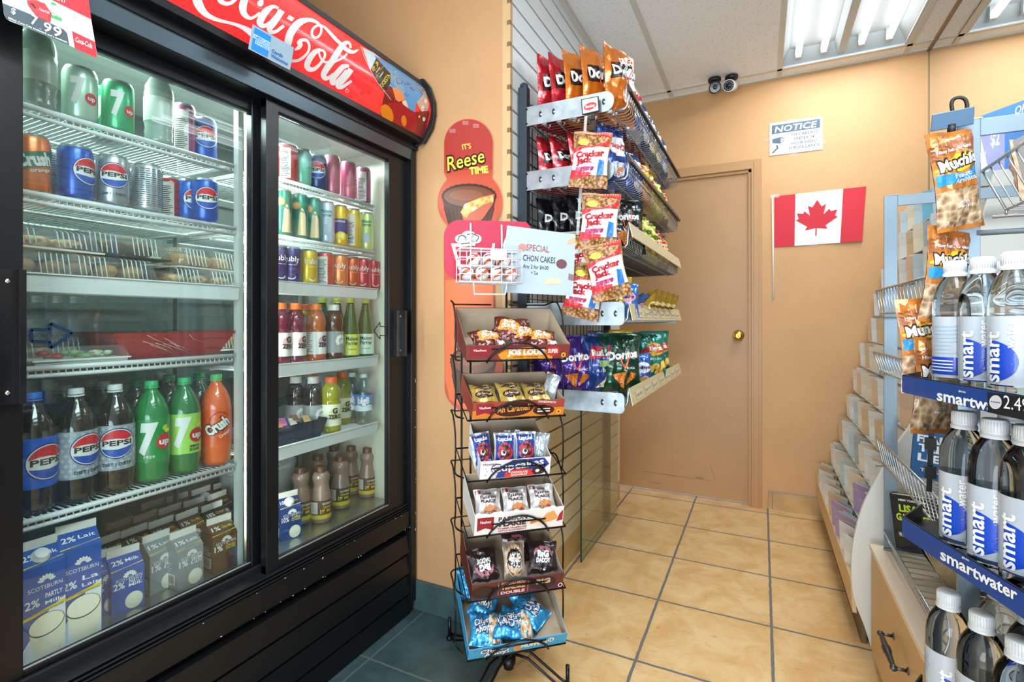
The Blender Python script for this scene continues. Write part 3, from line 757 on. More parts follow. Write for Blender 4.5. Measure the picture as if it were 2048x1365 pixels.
# black energy drink can in the artwork
S4_ = onsign(0.0030)
art([(318, 225), (250, 375), (395, 625), (445, 630), (492, 545), (492, 420)], '20211f', S4_)
b.decal(warp(d_ell(303, 330, 30, 68, 0.45, 16), D_), onsign(0.0034), M('c9a23c', 0.4))
S5_ = onsign(0.0036)
b.decal(warp(d_text('OCKSTA', 0, 0, w=185, h=48, bold=0.02), lambda x, y: D_(445+x*0.56+y*-0.83, 520-x*0.80-y*0.56)), S5_, M('e8cf3f', 0.4))
for t, x, y, c in (('PUNCHED', 345, 380, 'f0f0f0'), ('ENERGY', 388, 435, 'f0f0f0'), ('DRINK', 340, 445, 'c9a23c'), ('JUICED', 390, 360, 'c9a23c')):
    b.decal(warp(d_text(t, 0, 0, w=85, h=17, bold=0.02), lambda X, Y, x=x, y=y: D_(x+X*0.56+Y*-0.83, y-X*0.80-Y*0.56)), S5_, M(c, 0.4))
sp = kid(b, 'sign_panel'); sp['label'] = 'curved red drink sign with white script lettering'
b = MB()
cap = [(-1.30, 1.795), (-1.195, 1.79), (-1.155, 1.80), (-1.118, 1.85), (-1.106, 1.90), (-1.108, 1.95), (-1.13, 2.01), (-1.158, 2.045), (-1.30, 2.05)]
for y in (CY1-0.012, CY0-0.004):
    b = MB(); b.prism([(x, y, z) for x, z in cap], (0, 0.014, 0), M('15171a', 0.35)); kid(b, 'end_cap', bevel=0.002)
b = MB()
b.box((-1.20, CY0, 1.80), (-1.163, CY1, 1.819), BLACK); b.box((-1.35, CY0, 2.018), (-1.163, CY1, 2.034), M('33373a', 0.4)); b.box((-1.35, CY0, 1.80), (-1.20, CY1, 2.018), DARK)
b.bar((-1.196, CY1+0.001, 1.797), (-1.165, CY1+0.003, 1.799), 0.01, 0.01, CHROME)
kid(b, 'sign_housing')
# card sticker on the sign
qs = [A_(1125, 870), A_(1870, 1250), A_(1940, 850), A_(1205, 430)]
def bil(q, surf):
    def g(x, y):
        a = [q[0][k]*(1-x)*(1-y)+q[1][k]*x*(1-y)+q[2][k]*x*y+q[3][k]*(1-x)*y for k in (0, 1)]
        return surf(a[0], a[1])
    return g
def onplane(x): return lambda u, v: PX(u, v, x)
b = MB(); X0 = -1.118
b.decal(subdiv(*d_rect(0, 0, 1, 1), 0.3), bil(qs, onplane(X0)), M('8ea6b4', 0.4)); b.decal(d_rect(0, 0, 1, 1), bil(qs, onplane(X0-0.003)), M('b9cdd8', 0.3))
AX = M('0f7fd0', 0.35)
b.decal(d_rrect(0.06, 0.06, 0.46, 0.93, 0.03), bil(qs, onplane(X0+0.0006)), AX)
b.decal(d_rect(0.065, 0.52, 0.455, 0.68), bil(qs, onplane(X0+0.0009)), M('c4dcec', 0.4)); b.decal(d_rect(0.13, 0.33, 0.46, 0.49), bil(qs, onplane(X0+0.0009)), M('c4dcec', 0.4))
b.decal(d_text('AMERICAN', 0.26, 0.545, w=0.36, h=0.11, bold=0.02), bil(qs, onplane(X0+0.0013)), AX); b.decal(d_text('EXPRESS', 0.295, 0.355, w=0.30, h=0.11, bold=0.02), bil(qs, onplane(X0+0.0013)), AX)
b.decal(d_text('Cards', 0.52, 0.35, w=0.27, h=0.13, bold=0.03, al='l'), bil(qs, onplane(X0+0.0013)), M('0e5fae', 0.4)); b.decal(d_text('Welcome', 0.52, 0.14, w=0.41, h=0.14, bold=0.03, al='l'), bil(qs, onplane(X0+0.0013)), M('0e5fae', 0.4))
tag(b.build('payment_sticker'), 'silver and blue card payment sticker stuck on the red cooler sign', 'sticker')
# price placard at the top left of the cooler
pc = thing('price_placard', tuple(PX(100, 60, -1.190)), label='white and red combo price placard reading 7.99 on the cooler top left', cat='price sign')
q = [(4, -70), (10, 48), (194, 115), (168, -70)]
qp = [(12, 48), (194, 116), (166, -80), (-2, -80)]
f1 = lambda d: bil(qp, onplane(-1.190+d))
def zp(pts): return [(x*.10742, y*.10742) for x, y in pts]
b = MB()
out = zp([(40, 0), (60, 150), (75, 270), (120, 350), (200, 400), (400, 475), (1300, 850), (1790, 1075), (1815, 1060), (1780, 850), (1700, 380), (1650, 0)])
out = [(out[0][0]-5, -60)]+out+[(out[-1][0]-5, -60)]
b.decal(d_poly(out), onplane(-1.190), M('e9eef0', 0.3)); b.decal(d_poly(out), onplane(-1.193), M('e9eef0', 0.4))
def pz(pts, d, mat): b.decal(d_poly(zp(pts)), onplane(-1.190+d), mat)
CR = M('e23a44', 0.35)
pz([(970, 0), (1700, 360), (1650, 0), (1600, -500), (600, -500)], 0.0008, CR)
pz([(1340, 575), (1765, 780), (1812, 1060), (1785, 1072), (1395, 905)], 0.0008, CR)
pz([(50, 55), (60, 150), (80, 270), (120, 345), (400, 465), (1290, 845), (1250, 620), (1180, 545), (700, 320)], 0.0008, M('47565e', 0.4))
pz([(500, 0), (530, 100), (690, 320), (940, 420), (960, 250), (830, 60), (760, 40), (680, 0)], 0.0010, M('c33a3c', 0.4)); pz([(560, 30), (720, 160), (900, 260), (900, 400), (740, 320), (600, 180)], 0.0013, M('d9464b', 0.4)); pz([(560, 60), (610, 60), (680, 150), (650, 160)], 0.0016, M('5a1c18', 0.4))
pz([(945, 40), (1050, 90), (1130, 280), (1160, 480), (970, 410), (960, 220)], 0.0010, M('d5ece0', 0.4)); pz([(950, 220), (1140, 300), (1148, 400), (965, 330)], 0.0013, M('3fae5c', 0.4)); pz([(950, 30), (1045, 70), (1045, 110), (955, 80)], 0.0013, M('3fae5c', 0.4))
pz([(200, 0), (290, 60), (420, 180), (560, 240), (600, 200), (520, 100), (480, 0)], 0.0010, M('d8cdb8', 0.5))
def zt(t, x0, y0, x1, y1, h, mat, d=0.0018, bold=0.02):
    L = math.hypot(x1-x0, y1-y0); ex, ey = (x1-x0)/L, (y1-y0)/L
    b.decal(warp(d_text(t, 0, 0, w=L, h=h, al='l', bold=bold), lambda X, Y: ((x0+ex*X+Y*0.12)*.10742, (y0+ey*X-Y)*.10742)), onplane(-1.190+d), mat)
zt('$', 200, 235, 290, 275, 100, WHT); zt('7', 570, 430, 690, 500, 170, WHT); zt('.', 735, 535, 770, 550, 30, WHT, bold=0.06); zt('9', 800, 560, 950, 620, 160, WHT); zt('9', 975, 640, 1140, 705, 165, WHT)
zt('500mL Coca-Cola trademark and a sandwich', 150, 345, 1250, 805, 34, WHT)
zt('Coca-Cola', 1400, 770, 1715, 905, 85, WHT); zt('Coca-Cola', 730, 185, 920, 260, 45, WHT); zt('Sprite', 960, 275, 1135, 335, 55, WHT)
zt('TREAT', 900, -60, 1230, 65, 100, WHT)
o = b.build('placard_sheet', pc, loc=-pc.location)
# ================================================================ DRINKS AND FOOD IN THE COOLER
def cyl(r, d=0.0006): return lambda x, y: Vector(((r+d)*math.sin(x/r), -(r+d)*math.cos(x/r), y))
NAVY = M('15357e', 0.35)
def pepsi(b, fn, cx, cy, Rr, ring='17357c'):
    b.decal(d_ell(cx, cy, Rr*1.07, Rr*1.07, 0, 28), fn(0.0010), M(ring, 0.35))
    b.decal(d_ell(cx, cy, Rr, Rr, 0, 28), fn(0.0014), WHT)
    def seg(a0, a1, edge):
        p = [(cx+0.94*Rr*math.cos(a0+(a1-a0)*i/14), cy+0.94*Rr*math.sin(a0+(a1-a0)*i/14)) for i in range(15)]
        return p+edge
    b.decal(d_poly(seg(math.radians(22), math.radians(168), [(cx-0.5*Rr, cy+0.33*Rr), (cx, cy+0.34*Rr), (cx+0.5*Rr, cy+0.24*Rr)])), fn(0.0018), M('d32330', 0.35))
    b.decal(d_poly(seg(math.radians(200), math.radians(348), [(cx+0.5*Rr, cy-0.33*Rr), (cx, cy-0.42*Rr), (cx-0.5*Rr, cy-0.38*Rr)])), fn(0.0018), M('1d4bb0', 0.35))
    b.decal(d_text('PEPSI', cx, cy-0.13*Rr, w=1.66*Rr, h=0.33*Rr, bold=0.03), fn(0.0022), INK)
CAN = {}
ALU = M('c3c8cb', 0.28, 0.9)
def can(key, r, h, col, design=None, metal=0.35, top=ALU):
    def make():
        CURV[0] = 0.006
        t = thing('drink_can', label='can', cat='drink can')
        b = MB(); c = M(col, 0.3, metal, coat=0.3)
        b.lathe([(r*0.80, 0), (r*0.84, 0.003)], ALU); b.lathe([(r*0.84, 0.003), (r, 0.011), (r, h-0.014), (r*0.93, h-0.006)], c)
        b.lathe([(0, 0.004), (r*0.80, 0)], ALU, 20)
        if design: design(b, lambda d: cyl(r, d), r, h)
        b.build('can_body', t); CURV[0] = None
        b = MB(); b.lathe([(r*0.93, h-0.006), (r*0.86, h-0.002), (r*0.85, h), (r*0.81, h), (r*0.79, h-0.005), (0, h-0.005)], top, 20)
        b.build('lid', t)
        b = MB(); b.lathe([(0.006, 0), (0.008, 0.0006), (0.006, 0.0012)], ALU, 10, (0, -0.006, h-0.0045)); b.build('pull_tab', t)
        return t
    CAN[key] = Kind(make)
def tx(b, f, t, x, y, mat=WHT, **k): b.decal(d_text(t, x, y, **k), f, mat)
def g_pepsi(b, fn, r, h): pepsi(b, fn, 0, h*0.54, 0.029)
def g_diet(b, fn, r, h):
    pepsi(b, fn, 0, h*0.58, 0.028); tx(b, fn(0.001), 'DIET | DIETE', 0, h*0.20, INK, w=0.045, h=0.005, bold=0.02)
def g_nutri(b, fn, r, h):
    for i in range(6):
        x = -0.03+i*0.012
        for j in range(18): b.decal(d_rect(x, h*0.12+j*0.0052, x+R.uniform(0.006, 0.0105), h*0.12+j*0.0052+0.0022), fn(0.0009), M('55585c', 0.5))
def g_crush(b, fn, r, h):
    b.decal(d_poly([(-0.04, h*0.30), (0.032, h*0.50), (0.04, h*0.78), (-0.03, h*0.62)]), fn(0.0009), M('2f6a4b', 0.4)); 
    tx(b, fn(0.0014), 'Crush', 0.0, h*0.45, w=0.058, h=0.024, bold=0.05, rot=0.25); tx(b, fn(0.0014), 'orange', 0.008, h*0.35, w=0.035, h=0.007, rot=0.25, bold=0.02)
def g_7up(b, fn, r, h):
    tx(b, fn(0.001), '7', -0.010, h*0.32, w=0.026, h=0.05, bold=0.06); b.decal(d_ell(0.014, h*0.42, 0.012, 0.013), fn(0.0012), M('d22b30', 0.4)); tx(b, fn(0.0018), 'up', 0.014, h*0.39, w=0.015, h=0.009, bold=0.03)
def g_bubly(b, fn, r, h):
    tx(b, fn(0.001), 'bubly', 0, h*0.60, w=0.050, h=0.017, bold=0.01); tx(b, fn(0.001), 'sparkling water', 0, h*0.50, w=0.035, h=0.0035)
    b.decal(d_stroke([(-0.012, h*0.20, 0.0025), (-0.008, h*0.15, 0.0025), (0, h*0.13, 0.0025), (0.008, h*0.15, 0.0025), (0.012, h*0.20, 0.0025)]), fn(0.001), WHT)
def g_label(b, fn, r, h):
    b.decal(subdiv(*d_rect(-0.03, h*0.06, 0.005, h*0.86), 0.01), fn(0.0008), M('d8d5cf', 0.4))
    for j in range(16): b.decal(d_rect(-0.027, h*0.12+j*0.005, R.uniform(-0.008, 0.002), h*0.12+j*0.005+0.002), fn(0.0012), INK)
def g_perrier(b, fn, r, h):
    b.decal(subdiv(*d_poly([(-0.006, 0.01), (0.022, 0.01), (0.020, h*0.5), (0.008, h*0.72), (0.0, h*0.55)]), 0.01), fn(0.0009), M('e6cfa6', 0.4))
    b.decal(d_ell(-0.010, h*0.72, 0.013, 0.013, 0, 18), fn(0.0012), M('ef9a3a', 0.4)); b.decal(d_ell(-0.010, h*0.72, 0.009, 0.009, 0, 18), fn(0.0015), M('f4c486', 0.4))
    for i, t in enumerate(('Maison', 'Perrier')): tx(b, fn(0.0014), t, 0.016, h*(0.66-0.09*i), M('2b7a5c', 0.4), w=0.026, h=0.009, bold=0.02)
def g_mp(b, fn, r, h):
    for i, t in enumerate(('Maison', 'Perrier')): tx(b, fn(0.0014), t, 0.0, h*(0.72-0.09*i), M('2b7a5c', 0.4), w=0.036, h=0.011, bold=0.02)
    b.decal(d_ell(0, h*0.32, 0.012, 0.02, 0, 16), fn(0.001), M('b9c4d8', 0.4))
def g_lem(b, fn, r, h):
    b.decal(subdiv(*d_rect(-0.06, h*0.30, 0.06, h*0.66), 0.012), fn(0.0008), M('273a7c', 0.4)); tx(b, fn(0.0013), 'SANPELLE', 0, h*0.57, w=0.035, h=0.006, bold=0.02)
    b.decal(d_ell(0.004, h*0.24, 0.018, 0.015, 0, 16), fn(0.0012), M('f6c927', 0.4)); b.decal(d_ell(0.004, h*0.24, 0.011, 0.009, 0, 16), fn(0.0015), M('f9e48a', 0.4))
can('pepsi', 0.0318, 0.119, '1c54b8', g_pepsi); can('diet', 0.0318, 0.119, 'a9b2ba', g_diet, 0.7); can('nutri', 0.0318, 0.119, 'b9bfc6', g_nutri, 0.6)
can('crush', 0.0318, 0.119, 'e87a3a', g_crush); can('up', 0.0318, 0.119, '3fae78', g_7up); can('upw', 0.0318, 0.119, 'b9d8c4', g_7up)
for k_, c_ in (('bp', '3c2a6a'), ('by', 'd9b81e'), ('bo', 'ee8b4b'), ('bt', 'e0602a'), ('br', 'b93340')): can(k_, 0.0318, 0.119, c_, g_bubly)
can('bl', 0.0318, 0.119, 'd2402e', g_label)
can('pe', 0.0272, 0.146, '2c8a74', g_perrier, 0.2); can('mp', 0.0272, 0.146, 'c7cfe6', g_mp, 0.2); can('sp', 0.0272, 0.146, 'e8bd25', g_lem, 0.2); can('sn', 0.0272, 0.146, 'e8bd25', g_label, 0.2); can('lg', 0.0272, 0.146, 'ccd98e', g_mp, 0.2)
can('plum', 0.0272, 0.138, 'a04a7c', g_label, 0.3); can('rose', 0.0272, 0.138, 'c05a80', None, 0.3); can('teal', 0.0318, 0.119, '7fc9b4', None, 0.2); can('navy', 0.0318, 0.119, '23407a', g_pepsi, 0.3); can('red', 0.0318, 0.119, 'b52a33', g_label, 0.3)
# bottles
def bottle(name, r, h, prof, liq, lab, z0, z1, capc, design, capr=0.0145, trans=0.0, rough=0.08, ridges=True, rl=None, caph=0.018, cat='drink bottle', mcoat=1):
    """prof: (radius fraction, height fraction) from the base to the neck"""
    def make():
        t = thing(name, label='bottle', cat=cat)
        b = MB(); m_ = liq if not isinstance(liq, str) else M(liq, rough, coat=mcoat, trans=trans, ior=1.33)
        b.lathe([(0, 0.002)]+[(a*r, c*h) for a, c in prof]+[(0, prof[-1][1]*h)], m_, 28)
        b.build('bottle_body', t)
        if lab:
            rr = rl or r
            b = MB(); b.lathe([(rr+0.0004, z0), (rr+0.0006, (z0+z1)/2), (rr+0.0004, z1)], M(lab, 0.35, coat=0.3) if isinstance(lab, str) else lab, 28)
            CURV[0] = 0.008
            if design: design(b, lambda d: cyl(rr, d+0.0004), rr, z0, z1)
            CURV[0] = None
            b.build('label', t)
        b = MB(); cm = M(capc, 0.35)
        b.lathe([(capr, h-caph), (capr, h-0.002), (capr-0.0015, h), (0, h)], cm, 24)
        b.lathe([(capr+0.0008, h-caph), (capr+0.0008, h-caph+0.003), (capr, h-caph+0.003)], cm, 24); b.build('cap', t)
        return t
    return Kind(make)
PET = [(0.62, 0), (0.80, 0.012), (0.98, 0.05), (0.93, 0.10), (1.0, 0.17), (1.0, 0.22), (1.0, 0.60), (0.99, 0.66), (0.90, 0.74), (0.70, 0.82), (0.42, 0.885), (0.33, 0.92), (0.33, 0.94), (0.40, 0.945), (0.33, 0.955)]
def w_pepsi(b, fn, r, z0, z1):
    pepsi(b, fn, 0, (z0+z1)/2, 0.036)
def w_diet(b, fn, r, z0, z1):
    for i in range(9):
        for j in range(9): b.decal(d_ell(-0.055+i*0.014+(j % 2)*0.007, z0+0.008+j*0.011, 0.004, 0.004, 0, 6), fn(0.0006), M('b6bec8', 0.4))
    pepsi(b, fn, 0, (z0+z1)/2+0.010, 0.033); tx(b, fn(0.001), 'DIET | DIETE', 0, z0+0.010, INK, w=0.055, h=0.007, bold=0.02)
def w_7(zero):
    def g(b, fn, r, z0, z1):
        z = z0+0.018
        tx(b, fn(0.001), '7', -0.010, z+0.008, w=0.040, h=0.062, bold=0.08, shear=0.15); b.decal(d_ell(0.024, z+0.028, 0.019, 0.019), fn(0.0012), M('c9252c', 0.4)); tx(b, fn(0.0018), 'up', 0.024, z+0.022, w=0.026, h=0.014, bold=0.04)
        b.decal(d_ell(0.026, z+0.062, 0.008, 0.006, 0.6, 10), fn(0.001), M('c3d52c', 0.4)); b.decal(d_ell(0.032, z+0.054, 0.008, 0.005, 0.2, 10), fn(0.0012), M('e8e23a', 0.4))
        if zero:
            for i, t in enumerate(('zero', 'SUGAR')): tx(b, fn(0.001), t, 0.018, z-0.002-0.010*i, INK, w=0.026, h=0.007, bold=0.03)
        else: tx(b, fn(0.001), '1929', -0.008, z-0.009, w=0.022, h=0.006, bold=0.02)
    return g
def w_crush(b, fn, r, z0, z1):
    b.decal(d_stroke([(0.026*math.cos(t), (z0+z1)/2+0.012+0.030*math.sin(t), 0.002) for t in [0.6+i*0.35 for i in range(12)]]), fn(0.0008), M('8a2f18', 0.4))
    for m_, d, bo in ((M('5a2416', 0.4), 0.001, 0.14), (WHT, 0.0018, 0.05)): tx(b, fn(d), 'Crush', 0, (z0+z1)/2-0.006, m_, w=0.062, h=0.026, bold=bo, rot=0.55)
    tx(b, fn(0.001), 'Orange', 0.014, z0+0.030, w=0.032, h=0.008, rot=0.55, bold=0.02)
BK = dict(r=0.040, h=0.250, prof=PET)
def dark(c): return M(c, 0.06, coat=1, spec=1)
BP = bottle('soda_bottle', 0.0382, 0.25, PET, '150b09', '1b5fd0', 0.055, 0.158, '2f6fd8', w_pepsi)
BD = bottle('soda_bottle', 0.0382, 0.25, PET, '150b09', '98a2ae', 0.055, 0.158, 'dfe3e4', w_diet)
BU = bottle('soda_bottle', 0.0382, 0.25, PET, '1f9a50', '0f8a3f', 0.055, 0.158, '35b36a', w_7(0), trans=0.35)
BZ = bottle('soda_bottle', 0.0382, 0.25, PET, '2f8a4c', 'a3d65c', 0.055, 0.158, '35b36a', w_7(1), trans=0.35)
BC = bottle('soda_bottle', 0.0382, 0.25, PET, 'e8622a', 'e9571c', 0.055, 0.158, '46b56a', w_crush)
BG = bottle('soda_bottle', 0.0382, 0.25, PET, '3f5a50', None, 0, 0, '2f9a5c', None, trans=0.3)
BW = bottle('soda_bottle', 0.0382, 0.25, PET, '3c4644', None, 0, 0, 'cfd6d4', None)
# sports drinks
GAT = [(0.80, 0), (0.97, 0.02), (1.0, 0.06), (1.0, 0.40), (1.0, 0.52), (0.90, 0.56), (0.90, 0.58), (1.0, 0.64), (0.99, 0.72), (0.88, 0.80), (0.60, 0.87), (0.50, 0.895), (0.50, 0.90)]
def w_gat(txt, fg='2a2a2e'):
    def g(b, fn, r, z0, z1):
        c = M(fg, 0.4); zm = (z0+z1)/2
        for j in range(12): b.decal(d_rect(-0.052, z0+0.008+j*0.006, -0.030-R.uniform(0, 0.008), z0+0.0105+j*0.006), fn(0.0008), M('777a7e', 0.5))
        if txt == 'G':
            b.decal(subdiv(*d_rect(-0.018, z0+0.004, 0.055, z1-0.004), 0.012), fn(0.0006), M('9ca1a4', 0.4)); tx(b, fn(0.0014), 'G', 0.016, zm-0.012, w=0.034, h=0.034, bold=0.08)
        else:
            b.decal(d_ell(0.010, zm+0.004, 0.021, 0.021, 0, 22), fn(0.0008), M('d3a0a0' if fg == '2a2a2e' else 'cfcf96', 0.4))
            tx(b, fn(0.0014), 'G', 0.010, zm+0.006, c, w=0.018, h=0.018, bold=0.05); tx(b, fn(0.0014), 'ZERO', 0.010, zm-0.012, c, w=0.044, h=0.013, bold=0.05)
    return g
def gat(liq, capc, lab='e6e2dc', txt='Z', fg='2a2a2e'): return bottle('sports_drink_bottle', 0.0345, 0.195, GAT, liq, lab, 0.025, 0.100, capc, w_gat(txt, fg), capr=0.0195, trans=0.25, caph=0.021)
GM, GO, GBr, GY = gat('6e1030', 'f0762a'), gat('c8641a', 'f0762a'), gat('5c2c12', 'e8e8e4', '9ca1a4', 'G'), gat('a8a518', 'e8622c', 'e8ead0', 'Z', '202422')
GD = gat('2a1a22', 'e4e4e0', '8c9294', 'G')
PER = [(0.80, 0), (0.96, 0.02), (1.0, 0.08), (1.0, 0.35), (0.96, 0.48), (0.80, 0.62), (0.58, 0.76), (0.42, 0.88), (0.40, 0.92)]
def w_per(b, fn, r, z0, z1):
    for i, t in enumerate(('Maison', 'Perrier')): tx(b, fn(0.0012), t, 0, z1-0.022-0.017*i, M('1f4a3a', 0.4), w=0.044, h=0.014, bold=0.02)
    tx(b, fn(0.0012), 'carbonated', 0, z0+0.02, M('1f4a3a', 0.4), w=0.030, h=0.004)
PY_ = bottle('glass_bottle', 0.032, 0.222, PER, '0d6a2c', 'd9d95c', 0.012, 0.088, 'd9dc55', w_per, capr=0.015, trans=0.3, caph=0.018)
PG_ = bottle('glass_bottle', 0.032, 0.222, PER, '0d6a2c', 'cfe6d6', 0.012, 0.088, 'c7dc55', w_per, capr=0.015, trans=0.3, caph=0.018)
WAT = [(0.80, 0), (0.97, 0.02), (1.0, 0.06), (0.95, 0.10), (1.0, 0.14), (0.94, 0.20), (1.0, 0.26), (1.0, 0.56), (0.98, 0.64), (0.90, 0.72), (0.62, 0.82), (0.42, 0.88), (0.42, 0.90)]
def w_big8(b, fn, r, z0, z1):
    b.decal(subdiv(*d_poly([(-0.05, z0+0.002), (0.05, z0+0.002), (0.05, z0+0.018), (0.02, z0+0.026), (0, z0+0.018), (-0.02, z0+0.026), (-0.05, z0+0.016)]), 0.012), fn(0.0007), M('dfeaf2', 0.4))
    tx(b, fn(0.0014), 'big8', 0, z0+0.030, w=0.044, h=0.024, bold=0.05)
CLR = clear('clear plastic', tint=(0.86, 0.92, 0.93), refl=1.6, rough=0.03)
BIG = bottle('water_bottle', 0.031, 0.19, WAT, CLR, '2f86c8', 0.050, 0.112, 'd8dde0', w_big8, capr=0.0135, caph=0.014)
CLB = bottle('clear_bottle', 0.032, 0.20, WAT, M('c9dfd4', 0.1, coat=0.6, trans=0.5), 'cfd9cf', 0.055, 0.115, 'dfe6e2', None, capr=0.0135)
CHM = [(0.84, 0), (0.98, 0.015), (1.0, 0.05), (1.0, 0.40), (0.97, 0.44), (0.84, 0.56), (0.72, 0.65), (0.72, 0.70), (0.84, 0.77), (0.86, 0.82), (0.70, 0.88), (0.56, 0.90)]
def w_choc(b, fn, r, z0, z1):
    b.decal(subdiv(*d_rect(-0.11, z0, 0.11, z0+0.014), 0.012), fn(0.0007), M('e0c72e', 0.4))
    tx(b, fn(0.0012), 'SCOTSBURN', 0.006, z1-0.014, w=0.034, h=0.006, bold=0.03); tx(b, fn(0.0012), 'Chocolate', 0.006, z1-0.026, M('e0b52e', 0.4), w=0.032, h=0.008, bold=0.03); tx(b, fn(0.0012), '1%', -0.010, z1-0.042, M('e0c72e', 0.4), w=0.016, h=0.012, bold=0.05); tx(b, fn(0.0012), 'Milk', 0.012, z1-0.040, M('e0b52e', 0.4), w=0.018, h=0.009, bold=0.03)
    b.decal(subdiv(*d_rect(-0.056, z0+0.018, -0.026, z1-0.004), 0.01), fn(0.0009), M('d8d2c6', 0.4))
    b.decal(d_ell(0.040, z0+0.030, 0.014, 0.016, 0, 16), fn(0.001), M('5a2a16', 0.4))
CHO = bottle('chocolate_milk_bottle', 0.0335, 0.190, CHM, M('8f7468', 0.3, coat=0.4), '4a2c18', 0.016, 0.078, '5a2f1e', w_choc, capr=0.0185, caph=0.020, cat='milk bottle')
# milk cartons
def carton(W, H, gab, front, top_fin, lines, capc=None, gl='yellow', side=None, one=False):
    def make():
        t = thing('milk_carton', label='carton', cat='milk carton')
        m_ = M(front, 0.35, coat=0.2); sm_ = M(side or front, 0.4); w = W/2; b = MB()
        b.box((-w, -w, 0), (w, w, H), m_)
        # gable: ridge along x, front slope faces -y
        z2 = H+gab
        b.add([(-w, -w, H), (w, -w, H), (w, 0, z2), (-w, 0, z2), (-w, w, H), (w, w, H)], [(0, 1, 2, 3), (5, 4, 3, 2), (0, 3, 4), (1, 5, 2)], m_)
        FIN = M('e4e2da', 0.4) if not top_fin else M(top_fin, 0.4)
        b.box((-w, -0.002, z2-0.002), (w, 0.002, z2+0.016), FIN)
        F = lambda d: (lambda x, y: Vector((x, -w-d, y)))
        sl = math.hypot(w, gab); G = lambda d: (lambda x, y: Vector((x, -w+y*w/sl-d*gab/sl, H+y*gab/sl+d*w/sl)))
        YL = M('e8c92c', 0.4); CRM = M('ece5cd', 0.4); BLK = M('2a2c34', 0.4)
        d1 = 0.0006
        # glass of milk picture
        liq = CRM if 'Choc' not in lines[2] else M('5a2c1c', 0.4)
        if one: b.decal(d_ell(w*0.35, H*0.22, w*0.55, H*0.20, 0, 24), F(d1), liq); b.decal(d_ell(w*0.35, H*0.26, w*0.45, H*0.12, 0, 20), F(d1*2), M('f3eed8', 0.4) if liq is CRM else liq)
        else:
            b.decal(d_poly([(-w, 0), (w, 0), (w, H*0.60), (w*0.3, H*0.52), (-w, H*0.16)]), F(d1*0.6), M('dfe6ee', 0.4))
            b.decal(d_poly([(-w*0.75, H*0.36), (-w*0.4, 0.006), (w*0.8, 0.006), (w, H*0.2), (w, H*0.36)]), F(d1), CRM)
            b.decal(d_ell(0.1*w, H*0.36, w*0.86, H*0.12, 0.15, 26), F(d1*1.6), M('3d4552', 0.3)); b.decal(d_ell(0.1*w, H*0.365, w*0.82, H*0.11, 0.15, 26), F(d1*2.2), M('f1ecd6', 0.4))
        for i in range(7):
            a = 0.3+i*0.42; b.decal(d_ell(0.1*w+0.010*W/0.07*math.cos(a), H*0.82+0.010*W/0.07*math.sin(a), 0.0055*W/0.07, 0.0028*W/0.07, a, 8), F(d1), WHT)
        tx(b, F(d1), 'SCOTSBURN', 0.05*w, H*0.745, w=W*0.80, h=W*0.115, bold=0.0)
        if not one: b.decal(subdiv(*d_poly([(-w, H*0.46), (w, H*0.53), (w, H*0.565), (-w, H*0.495)]), 0.03), F(d1*1.3), YL); tx(b, F(d1*3), 'EXCELLENT SOURCE OF CALCIUM', 0, H*0.505, BLK, w=W*0.9, h=W*0.055, rot=0.06)
        tx(b, F(d1), lines[0], -w*0.55, H*0.58, w=W*0.34, h=W*0.22, bold=0.02, **({} ))
        tx(b, F(d1), lines[1], w*0.45, H*0.64, M(lines[3], 0.4), w=W*0.40, h=W*0.14, bold=0.01); tx(b, F(d1), lines[2], w*0.45, H*0.57, M(lines[3], 0.4), w=W*0.42, h=W*0.10, bold=0.01)
        b.decal(d_poly([(-w, 0.002), (w, 0.012), (w, sl*0.22), (-w, sl*0.10)]), G(d1), YL)
        tx(b, G(d1*2), lines[0], -w*0.5, sl*0.40, w=W*0.35, h=W*0.18, bold=0.02); tx(b, G(d1*2), lines[2], w*0.4, sl*0.46, M(lines[3], 0.4), w=W*0.42, h=W*0.13, bold=0.01)
        # side with small print and a blank code panel
        Sd = lambda d: (lambda x, y: Vector((-w-d, -x, y)))
        for j in range(int(H/0.006)-6):
            if not (H*0.12 < 0.01+j*0.006 < H*0.42): b.decal(d_rect(-w*0.8, 0.01+j*0.006, R.uniform(0, w*0.8), 0.0125+j*0.006), Sd(d1), M('c9ccd0', 0.5))
        b.decal(d_rect(-w*0.6, H*0.13, w*0.7, H*0.40), Sd(d1), M('d6d6d2', 0.5))
        for j in range(16): b.decal(d_rect(-w*0.5+j*W*0.035, H*0.16, -w*0.5+j*W*0.035+W*R.choice((0.010, 0.018)), H*0.37), Sd(d1*2), BLK)
        b.build('carton_body', t)
        if capc:
            b = MB(); c, s_ = gab/sl, w/sl
            b.T = Matrix.Translation((0, -w*0.52, H+gab*0.50)) @ Matrix.Rotation(math.atan2(gab, w), 4, 'X')
            b.lathe([(0.0155, 0), (0.0155, 0.002), (0.0125, 0.003), (0.0125, 0.011), (0.011, 0.0125), (0, 0.0125)], M(capc, 0.4), 20); b.build('cap', t)
        return t
    return Kind(make)
C2C = carton(0.070, 0.190, 0.030, '1e4fa8', None, ('2%', 'PARTLY', 'Milk', 'f0f0f0'), 'e9e9e6')
C2 = carton(0.070, 0.200, 0.030, '1e4fa8', None, ('2%', 'La', 'Lait', 'f0f0f0'))
C2S = carton(0.066, 0.098, 0.028, '1e4fa8', None, ('2%', 'PARTLY', 'Milk', 'f0f0f0'), one=True)
C2L = carton(0.066, 0.098, 0.028, '1e4fa8', None, ('2%', 'PARTLY', 'Lait', 'f0f0f0'), one=True)
C1S = carton(0.066, 0.098, 0.028, '8a9096', None, ('1%', 'SKIM', 'Lait', 'f0f0f0'), one=True)
